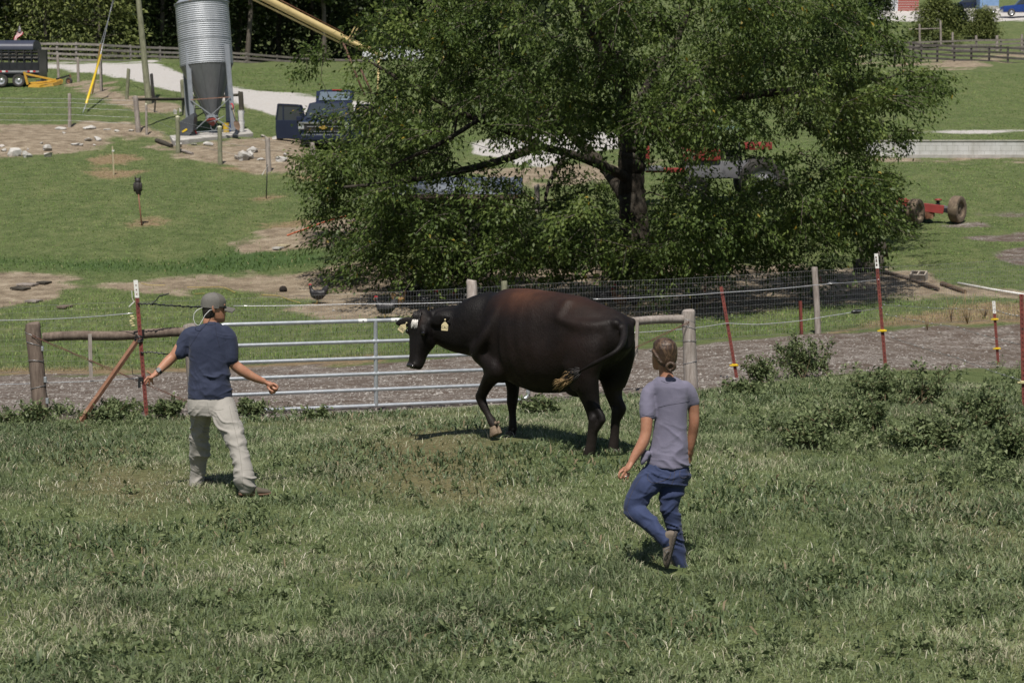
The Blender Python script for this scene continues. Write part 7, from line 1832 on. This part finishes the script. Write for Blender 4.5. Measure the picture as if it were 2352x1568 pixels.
for y_ in (-.8, .8): wheel(tc, (xz(1745, 0)[0], y_, .74), .74, .42, (0, 1, 0), RUB, GREYP); wheel(tc, (xz(1592, 0)[0], y_*.9, .45), .45, .28, (0, 1, 0), RUB, GREYP)
mb0 = G(2196, 513); m_s = S_at(mb0); MD = F/m_s
rm = thing('wing_mower', 'red pull mower frame on muddy wheels at the right of the tree', 'mower', mb0)
zq = lambda x, y: (1952.3+x*.1721, 402+y*.1721)
Q = lambda x, y, dd=0.0: upd(*zq(x, y), MD+dd)
axm = Vector((.86, -.5, 0))
for (x_, y_, R, dd) in ((1430, 458, 31, 0), (872, 490, 29.5, -.5), (95, 505, 24, -.2)): wheel(rm, Q(x_, y_, dd)-mb0, R/m_s, .30, Vector((.80, -.6, 0)).normalized()*-1 if False else Vector((-.80, .6, 0)), MUD, MUD, .25)
def rb(a, e, w_, h_, nm, mt, d0=0, d1=0): m = MB(); m.beam(Q(*a, d0), Q(*e, d1), w_, h_); return m.build(nm, mt, rm, False, True, bevel=.012)
rb((985, 430), (1250, 462), .26, .24, 'frame_beam', RED, .1, .0); rb((640, 345), (1000, 430), .22, .20, 'frame_beam', RED, .1, .1); rb((1245, 468), (1400, 470), .12, .12, 'axle', BLACKP); rb((1230, 445), (1360, 480), .10, .20, 'axle_bracket', GREYP); rb((100, 340), (640, 400), .20, .18, 'frame_beam', RED, .3, .1); rb((560, 380), (760, 330), .10, .10, 'lift_arm', RED, .1, .1)
rb((60, 300), (150, 380), .20, .30, 'hydraulic_block', RED, -.1, -.1)
m = MB(); c = Q(1175, 400); m.tube([c-U_*.12, c+U_*.12], .05, 10)
for i in range(4): m.lathe([(.05, -.012), (.085, 0), (.05, .012)], c+U_*(-.09+.06*i), 12)
m.build('coil_spring', BLACKP, rm, True, True); m = MB(); m.lathe([(.11, 0), (.11, .03), (.05, .05)], c+U_*.13, 12); m.build('spring_cap', RED, rm, True, True)
m = MB(); f_ = [Q(600, 490, .2), Q(1130, 480, .3), Q(1130, 560, .3), Q(600, 590, .2)]; m.add(f_, [(0, 1, 2, 3)]); m.add([p+Vector((0, 1.6, .1)) for p in f_[:2]]+f_[:2], [(0, 1, 3, 2)]); m.build('deck_skirt', pm('dark_rusty_deck', (.07, .05, .042), .8, .1), rm, False, True)
m = MB()
for i in range(12): p = Q(1010+i*9, 490, -.02); m.tube([p, p-U_*.2], .016, 4)
m.build('chain_guard', RUST, rm, False, True)
for (x_, y_) in ((330, 140+60),): 
    m = MB(); m.tube([upd(1935, 432, MD), upd(1945, 448, MD)], .09, 8); m.build('orange_reflector', pm('orange_plastic', (.70, .12, .02), .4), rm, True, True)
# ------------------------------------------------------------------ block wall
BLKW = NT('painted_block_wall'); br_ = BLKW.n('ShaderNodeTexBrick'); br_.inputs['Scale'].default_value = 1.0; br_.inputs['Brick Width'].default_value = .41; br_.inputs['Row Height'].default_value = .205; br_.inputs['Mortar Size'].default_value = .008; br_.inputs['Color1'].default_value = (.54, .54, .53, 1); br_.inputs['Color2'].default_value = (.49, .49, .48, 1); br_.inputs['Mortar'].default_value = (.34, .34, .33, 1)
mp = BLKW.n('ShaderNodeMapping'); mp.inputs['Rotation'].default_value = (math.pi/2, 0, 0); BLKW.l(BLKW.tc.outputs['Object'], mp.inputs['Vector']); BLKW.l(mp.outputs[0], br_.inputs['Vector'])
st1 = BLKW.ramp(BLKW.noise(1.4, 5, .7, BLKW.stretch((1, 1, .25))), [(.4, (1, 1, 1)), (.65, (.72, .71, .67))]); BLKW.col(BLKW.mix(1.0, br_.outputs[0], st1, 'MULTIPLY')); BLKW.set(Roughness=.9)
wl0, wl1 = G(1990, 359), G(2900, 361); wa = thing('block_wall', 'long low whitewashed block wall at the right', 'wall', wl0)
Hw = 34.5/S_at(wl0); dx_ = wl1-wl0
m = MB(); m.box((dx_.x/2, .1, Hw/2-.1), (dx_.x, .20, Hw+.2)); m.build('block_courses', BLKW.m, wa)
m = MB(); m.box((dx_.x/2, .1, Hw+.022), (dx_.x, .26, .045)); m.build('cap', CONC, wa, bevel=.008)
m = MB(); m.box((dx_.x/2, -.03, .0), (dx_.x, .12, .14)); m.build('footing', CONC, wa, bevel=.01)
# ------------------------------------------------------------------ small yard things
kb = G(2111, 646); ks = S_at(kb); kk = thing('concrete_block', 'hollow concrete block standing on the dirt right of the tall post', 'concrete block', kb, rad(-28), None, (rad(24), 0))
BLC = pm('raw_block', (.36, .31, .26), .9, 0, (.27, .235, .20), 12, bump=.4)
for y_ in (-.095, .095): m = MB(); m.box((0, y_, .10), (.39, .032, .20)); m.build('face_shell', BLC, kk, bevel=.004)
for x_ in (-.178, 0, .178): m = MB(); m.box((x_, 0, .10), (.034, .157, .198)); m.build('web', BLC, kk)
def lying(pts, w_, h_, name, label, cat, mat, group=None, lift=.05, n=1, gap=.07):
    P = [G(*p) for p in pts]; root = None
    if n == 1: m = MB(); m.beam(P[0]+U_*lift, P[1]+U_*lift, w_, h_); o = m.build(name, mat, None, False, bevel=.008); return tag(o, label, cat, group)
for i in range(4):
    lying([(2026-3*i, 629-i*1.6), (2156-4*i, 670-2.2*i)], .06, .06, 'steel_rail', ('nearest', 'second', 'third', 'farthest')[i]+' of the dark rails lying side by side left of the concrete block', 'rail', pm('rusty_dark_rail', (.075, .055, .042), .8, .2, (.13, .095, .07), 8), 'dark rails on the ground', .06)
A1, B1 = G(2200, 656), G(2362, 684); m = MB(); m.tube([A1+U_*.05, A1+(B1-A1)*.5+U_*.04, B1+U_*.05], .024, 10); tag(m.build('white_pipe', WB, None, True), 'white plastic pipe lying near the right border', 'pipe')
A1, B1 = G(2164, 656), G(2216, 676); m = MB(); m.tube([A1+U_*.04, B1+U_*.04], [.065, .055], 10); tag(m.build('rusty_log', pm('rusty_timber', (.13, .085, .05), .9, 0, (.06, .042, .03), 7), None, True, auto=40), 'rust coloured timber lying at the end of the white pipe', 'log', 'logs on the yard dirt')
A1, B1 = G(1960, 628), G(2030, 622); m = MB(); m.tube([A1+U_*.14, B1+U_*.16], [.20, .22], 12); m.tube([A1+U_*.45+Vector((.2, .2, 0)), B1+U_*.52+Vector((.1, .2, 0))], [.18, .2], 12); tag(m.build('old_culvert_pipe', W_DARK, None, True, auto=40), 'dark old pipes lying in the shade behind the tall tipped post', 'pipe')
for k_, (u0, v0, u1, v1, vv, lb) in enumerate(((31, 664.5, 63, 666, 5, 'dark wooden board at the lower left of the pale dirt'), (44, 655, 82, 656.5, 4, 'pale thin board on the left dirt patch'), (91, 650, 112, 651, 5, 'small dark board highest on the left dirt patch'), (64, 691, 91, 692, 4, 'grey board nearest the fence on the left dirt'), (138, 706, 160, 707, 4, 'brown board in the grass edge of the left dirt'), (643, 566, 663, 567, 7, 'pale flat pan on the dirt left of the big tree'), (630, 572, 648, 573, 3, 'small white slab below the pale pan'))):
    a, e = G(u0, v0), G(u1, v1); m = MB(); m.beam(a+U_*.03, e+U_*.03, .35, .05); tag(m.build('flat_board', (W_DARK, W_GREY, W_DARK, W_GREY, W_BROWN, W_PALE, CONC)[k_], None, False, bevel=.01), lb, 'board', 'flat boards on the dirt')
a, e = G(2018, 633), None; e = at_depth(2015, 558, a); o = round_post(MB(), a, e, .055, 9).build('wood_post', W_GREY, None, True, auto=40); tag(o, 'thin grey post right behind the tall tipped post', 'fence post')
a = G(1235, 492); e = at_depth(1233, 425, a); o = round_post(MB(), a, e, .085, 9).build('wood_post', W_GREY, None, True, auto=40); tag(o, 'grey post seen through the opening under the tree', 'fence post')
OR = pm('orange_cord', (.55, .14, .06), .6); YC = pm('yellow_cord', (.42, .32, .09), .6)
def hose(pts, label, mat, r_=.018, name='hose', cat='hose', group='cords across the yard'):
    P = [G(*p)+U_*.03 for p in pts]; S = spline(P, 30); m = MB(); m.tube([Vector(q) for q in S], r_, 6); tag(m.build(name, mat, None, True), label, cat, group)
hose([(660, 541), (700, 527), (748, 509), (800, 495)], 'orange cord lying on the dry grass left of the big tree', OR, .022)
hose([(324, 652), (345, 655), (380, 656)], 'short yellow cord right of the white tipped post top', YC, .009); hose([(430, 661), (470, 663), (510, 662), (540, 672)], 'yellow cord on the dirt above the cap of the man', YC, .010); hose([(448, 677), (470, 676)], 'tiny yellow cord end near the cap of the man', YC, .009); hose([(600, 678), (640, 681), (668, 692), (690, 697)], 'yellow cord running toward the lone hen', YC, .010)
bw = G(651, 667); m = MB(); m.ell((bw.x, bw.y-.05, bw.z+.05), (.10, .10, .09)); tag(m.build('burrow_hole', pm('burrow_shade', (.02, .014, .01), .95), None, True), 'dark burrow mouth in the earth bank left of the lone hen', 'burrow')  # solid lump for the hole; its inner shade is put into the colour
# dead weed stalks and a clod of dry grass on the right
r = np.random.default_rng(5); m = MB()
STK2 = pm('dry_stalk', (.34, .24, .12), .8, 0, (.20, .14, .08), 10)
for i, (u, v, hp, lb) in enumerate(((2185, 738, 62, 'dead stalk standing between the two tipped posts'), (2222, 742, 80, 'tall dead stalk in front of the white pipe'), (2262, 730, 55, 'bare twig left of the distant tipped post'), (2130, 758, 40, 'short dead stalk right of the tall tipped post'))):
    b = G(u, v); s = S_at(b); m = MB(); H = hp/s
    for k_ in range(6):
        a = r.uniform(0, 6.28); e = b+Vector((math.cos(a)*.25*H, math.sin(a)*.15*H, H*r.uniform(.5, 1))); m.tube([b, b+(e-b)*.5+Vector((r.normal(0, .04), 0, .05)), e], [.008, .006, .003], 4)
    tag(m.build('dead_stalk', STK2, None, True), lb, 'weed', 'dead stalks along the lane')
# ------------------------------------------------------------------ hens
HENB = pm('black_feathers', (.013, .012, .014), .5, 0, (.025, .022, .024), 30, bump=.3, bd=.006); HENR = pm('rust_feathers', (.20, .085, .035), .6, 0, (.10, .045, .02), 25); HENT = pm('buff_feathers', (.46, .28, .12), .6, 0, (.34, .20, .08), 25); COMB = pm('red_comb', (.50, .025, .03), .5); BEAK = pm('horn_yellow', (.42, .30, .10), .5)
def make_hen(mat, lab):
    root = thing('hen', lab, 'hen', (0, 0, 0), 0, 'hens in the dirt yard'); b = MB()
    limb(b, [(-.15, 0, .25), (-.06, 0, .215), (.06, 0, .225), (.13, 0, .28)], [(.075, .08), (.105, .115), (.10, .11), (.06, .065)], 14); limb(b, [(.11, 0, .27), (.155, 0, .35), (.165, 0, .40)], [.06, .04, .036], 12); b.ell((.17, 0, .405), (.042, .034, .038))
    limb(b, [(-.12, 0, .26), (-.20, 0, .34), (-.235, 0, .42)], [(.05, .06), (.035, .075), (.015, .04)], 10)
    fuse(b, 'body', mat, root, .011, 3)
    for s in (-1, 1):
        m = MB(); m.ell((-.03, s*.095, .235), (.12, .022, .065)); m.build('wing', mat, root, True)
        m = MB(); m.tube([(0.0, s*.045, .13), (-.01, s*.045, .06), (0, s*.045, .0)], .011, 6)
        for a in (-.5, 0, .5): m.tube([(0, s*.045, .008), (.05*math.cos(a), s*.045+.05*math.sin(a), .006)], .006, 4)
        m.build('leg', BEAK, root, True)
    m = MB(); m.tube([(.205, 0, .405), (.235, 0, .395)], [.014, .002], 6); m.build('beak', BEAK, root, True)
    m = MB()
    for i in range(4): m.ell((.15+.018*i, 0, .446-.004*(i-1.5)**2), (.012, .005, .02), None, 8, 5)
    m.ell((.198, 0, .375), (.010, .008, .02), None, 8, 5); m.build('comb', COMB, root, True)
    return root
hb1, hr_, ht_ = make_hen(HENB, ''), make_hen(HENR, ''), make_hen(HENT, '')
HL = [(hb1, 729, 696, 165, 1.0, 'lone black hen in the open dirt left of the gate top'), (hb1, 884, 731, 175, 1.1, 'black hen with red comb just above the gate stickers'), (hb1, 948, 690, 20, 1.0, 'black hen behind the low branches above the cow head'), (hb1, 984, 712, 10, 1.0, 'dark hen right above the ears of the cow'), (ht_, 918, 706, 30, .8, 'buff hen between the two black hens above the gate'), (hb1, 1056, 706, 200, .8, 'small black hen left of the split pale post'),
 (hb1, 1392, 702, 10, 1.1, 'black hen above the cow loin behind the mesh'), (hr_, 1425, 706, 170, 1.0, 'rust brown hen lying near the cow hips behind the mesh'), (hb1, 1462, 708, 20, 1.1, 'black hen above the cow tail head'), (hb1, 1500, 704, 190, 1.0, 'black hen right of the cow tail head behind the mesh'), (hb1, 1546, 664, 80, 1.0, 'black hen in the shade right of the trunk foot'), (hb1, 1595, 712, 100, 1.3, 'tall black hen standing left of the leaning steel post'), (hr_, 1605, 700, 20, .9, 'rust brown hen behind the tall black hen')]
done = set()
for src, u, v, rz, sc, lb in HL:
    p = G(u, v)
    o = src if src.name not in done else dup(src, p)
    done.add(src.name); o.location = p; o.rotation_euler[2] = rad(rz); o.scale = (sc,)*3; o['label'] = lb
# ------------------------------------------------------------------ far upper right: red building, pipes, blue vehicles
rb_ = GD(2068, 19.2); RDN = F/19.2
SID = NT('red_siding'); wv = SID.n('ShaderNodeTexWave', wave_type='BANDS', bands_direction='Z'); wv.inputs['Scale'].default_value = 1.1; wv.inputs['Distortion'].default_value = .2; SID.l(SID.tc.outputs['Object'], wv.inputs['Vector']); SID.col(SID.ramp(wv.outputs[0], [(.06, (.45, .40, .38)), (.12, (.24, .055, .045)), (.9, (.30, .07, .055))])); SID.set(Roughness=.7)
bd_ = thing('red_building', 'red board sided building with white pillars at the top right', 'building', rb_)
m = MB(); m.box((1.0, 3, 2.2), (2.6, 5, 5)); m.build('wall', SID.m, bd_)
m = MB(); m.box((-1.6, 3.5, 2.2), (2.6, 5, 5)); m.build('porch_wall', pm('pale_blue_grey_wall', (.36, .40, .47), .8), bd_)
for x_ in (-2.7, -1.9, -.9, -.4): m = MB(); m.box((x_, .6, 2.2), (.35, .3, 5)); m.build('pillar', WP_, bd_, bevel=.02)
m = MB(); m.box((-1.4, .95, 1.2), (.6, .1, 2.4)); m.build('doorway', pm('dark_opening', (.012, .01, .009), .9), bd_)
m = MB(); m.prism([(-3.2, 4.7), (2.6, 4.7), (-.3, 6.5)], -.3, 6.2); m.build('roof', TIN, bd_)
a, e = upd(2008, 12, RDN-.5), upd(2052, 19, RDN-1.5); m = MB(); m.tube([a, e], .13, 10); tag(m.build('white_pipe', WB, None, True), 'fat white pipe lying before the red building', 'pipe')
BLUEP = pm('bright_blue_paint', (.02, .06, .26), .25, .2, (.015, .045, .2), 1, spec=.6); PALEB = pm('pale_blue_panel', (.22, .34, .55), .5, .1, (.18, .29, .48), 2)
kb_ = GD(2350, 20.5); bt = thing('pickup', 'bright blue pickup at the top right corner', 'pickup truck', kb_)
side_car(bt, [(-2.5, .5), (2.6, .5), (2.6, 1.3), (-.6, 1.3), (-2.4, 1.15)], -.95, .95, BLUEP, 'body'); side_car(bt, [(-.9, 1.28), (-.3, 1.95), (1.3, 1.95), (1.4, 1.28)], -.85, .85, GLASS, 'cab')
m = MB(); m.box((-2.55, 0, .62), (.18, 1.8, .28)); m.build('bumper', CHROME, bt, bevel=.03)
for x_ in (-1.55, 1.6): wheel(bt, (x_, -.88, .42), .42, .28, (0, 1, 0))
kb_ = GD(2268, 19.8); bx = thing('box_trailer', 'pale blue box trailer behind the evergreen bush', 'trailer', kb_)
m = MB(); m.box((0, 0, 1.5), (2.2, 1.8, 1.9)); m.build('box', PALEB, bx, bevel=.04); m = MB(); m.box((.1, -.93, .68), (1.9, .05, .36)); m.build('grey_skirt', pm('grey_skirt', (.36, .36, .33), .7), bx); 
for x_ in (-.4, .45): wheel(bx, (x_, -.8, .32), .32, .2, (0, 1, 0))
kb_ = GD(2226, 19.6); nv = thing('car', 'navy car between the pine and the pale blue trailer', 'car', kb_)
side_car(nv, [(-2.1, .35), (2.1, .35), (2.15, .85), (1.4, 1.0), (-1.3, 1.0), (-2.1, .8)], -.85, .85, NAVYP, 'body'); side_car(nv, [(-1.2, .98), (-.6, 1.45), (.8, 1.45), (1.4, .98)], -.7, .7, GLASS, 'cabin')
for x_ in (-1.3, 1.3): wheel(nv, (x_, -.78, .33), .33, .22, (0, 1, 0))
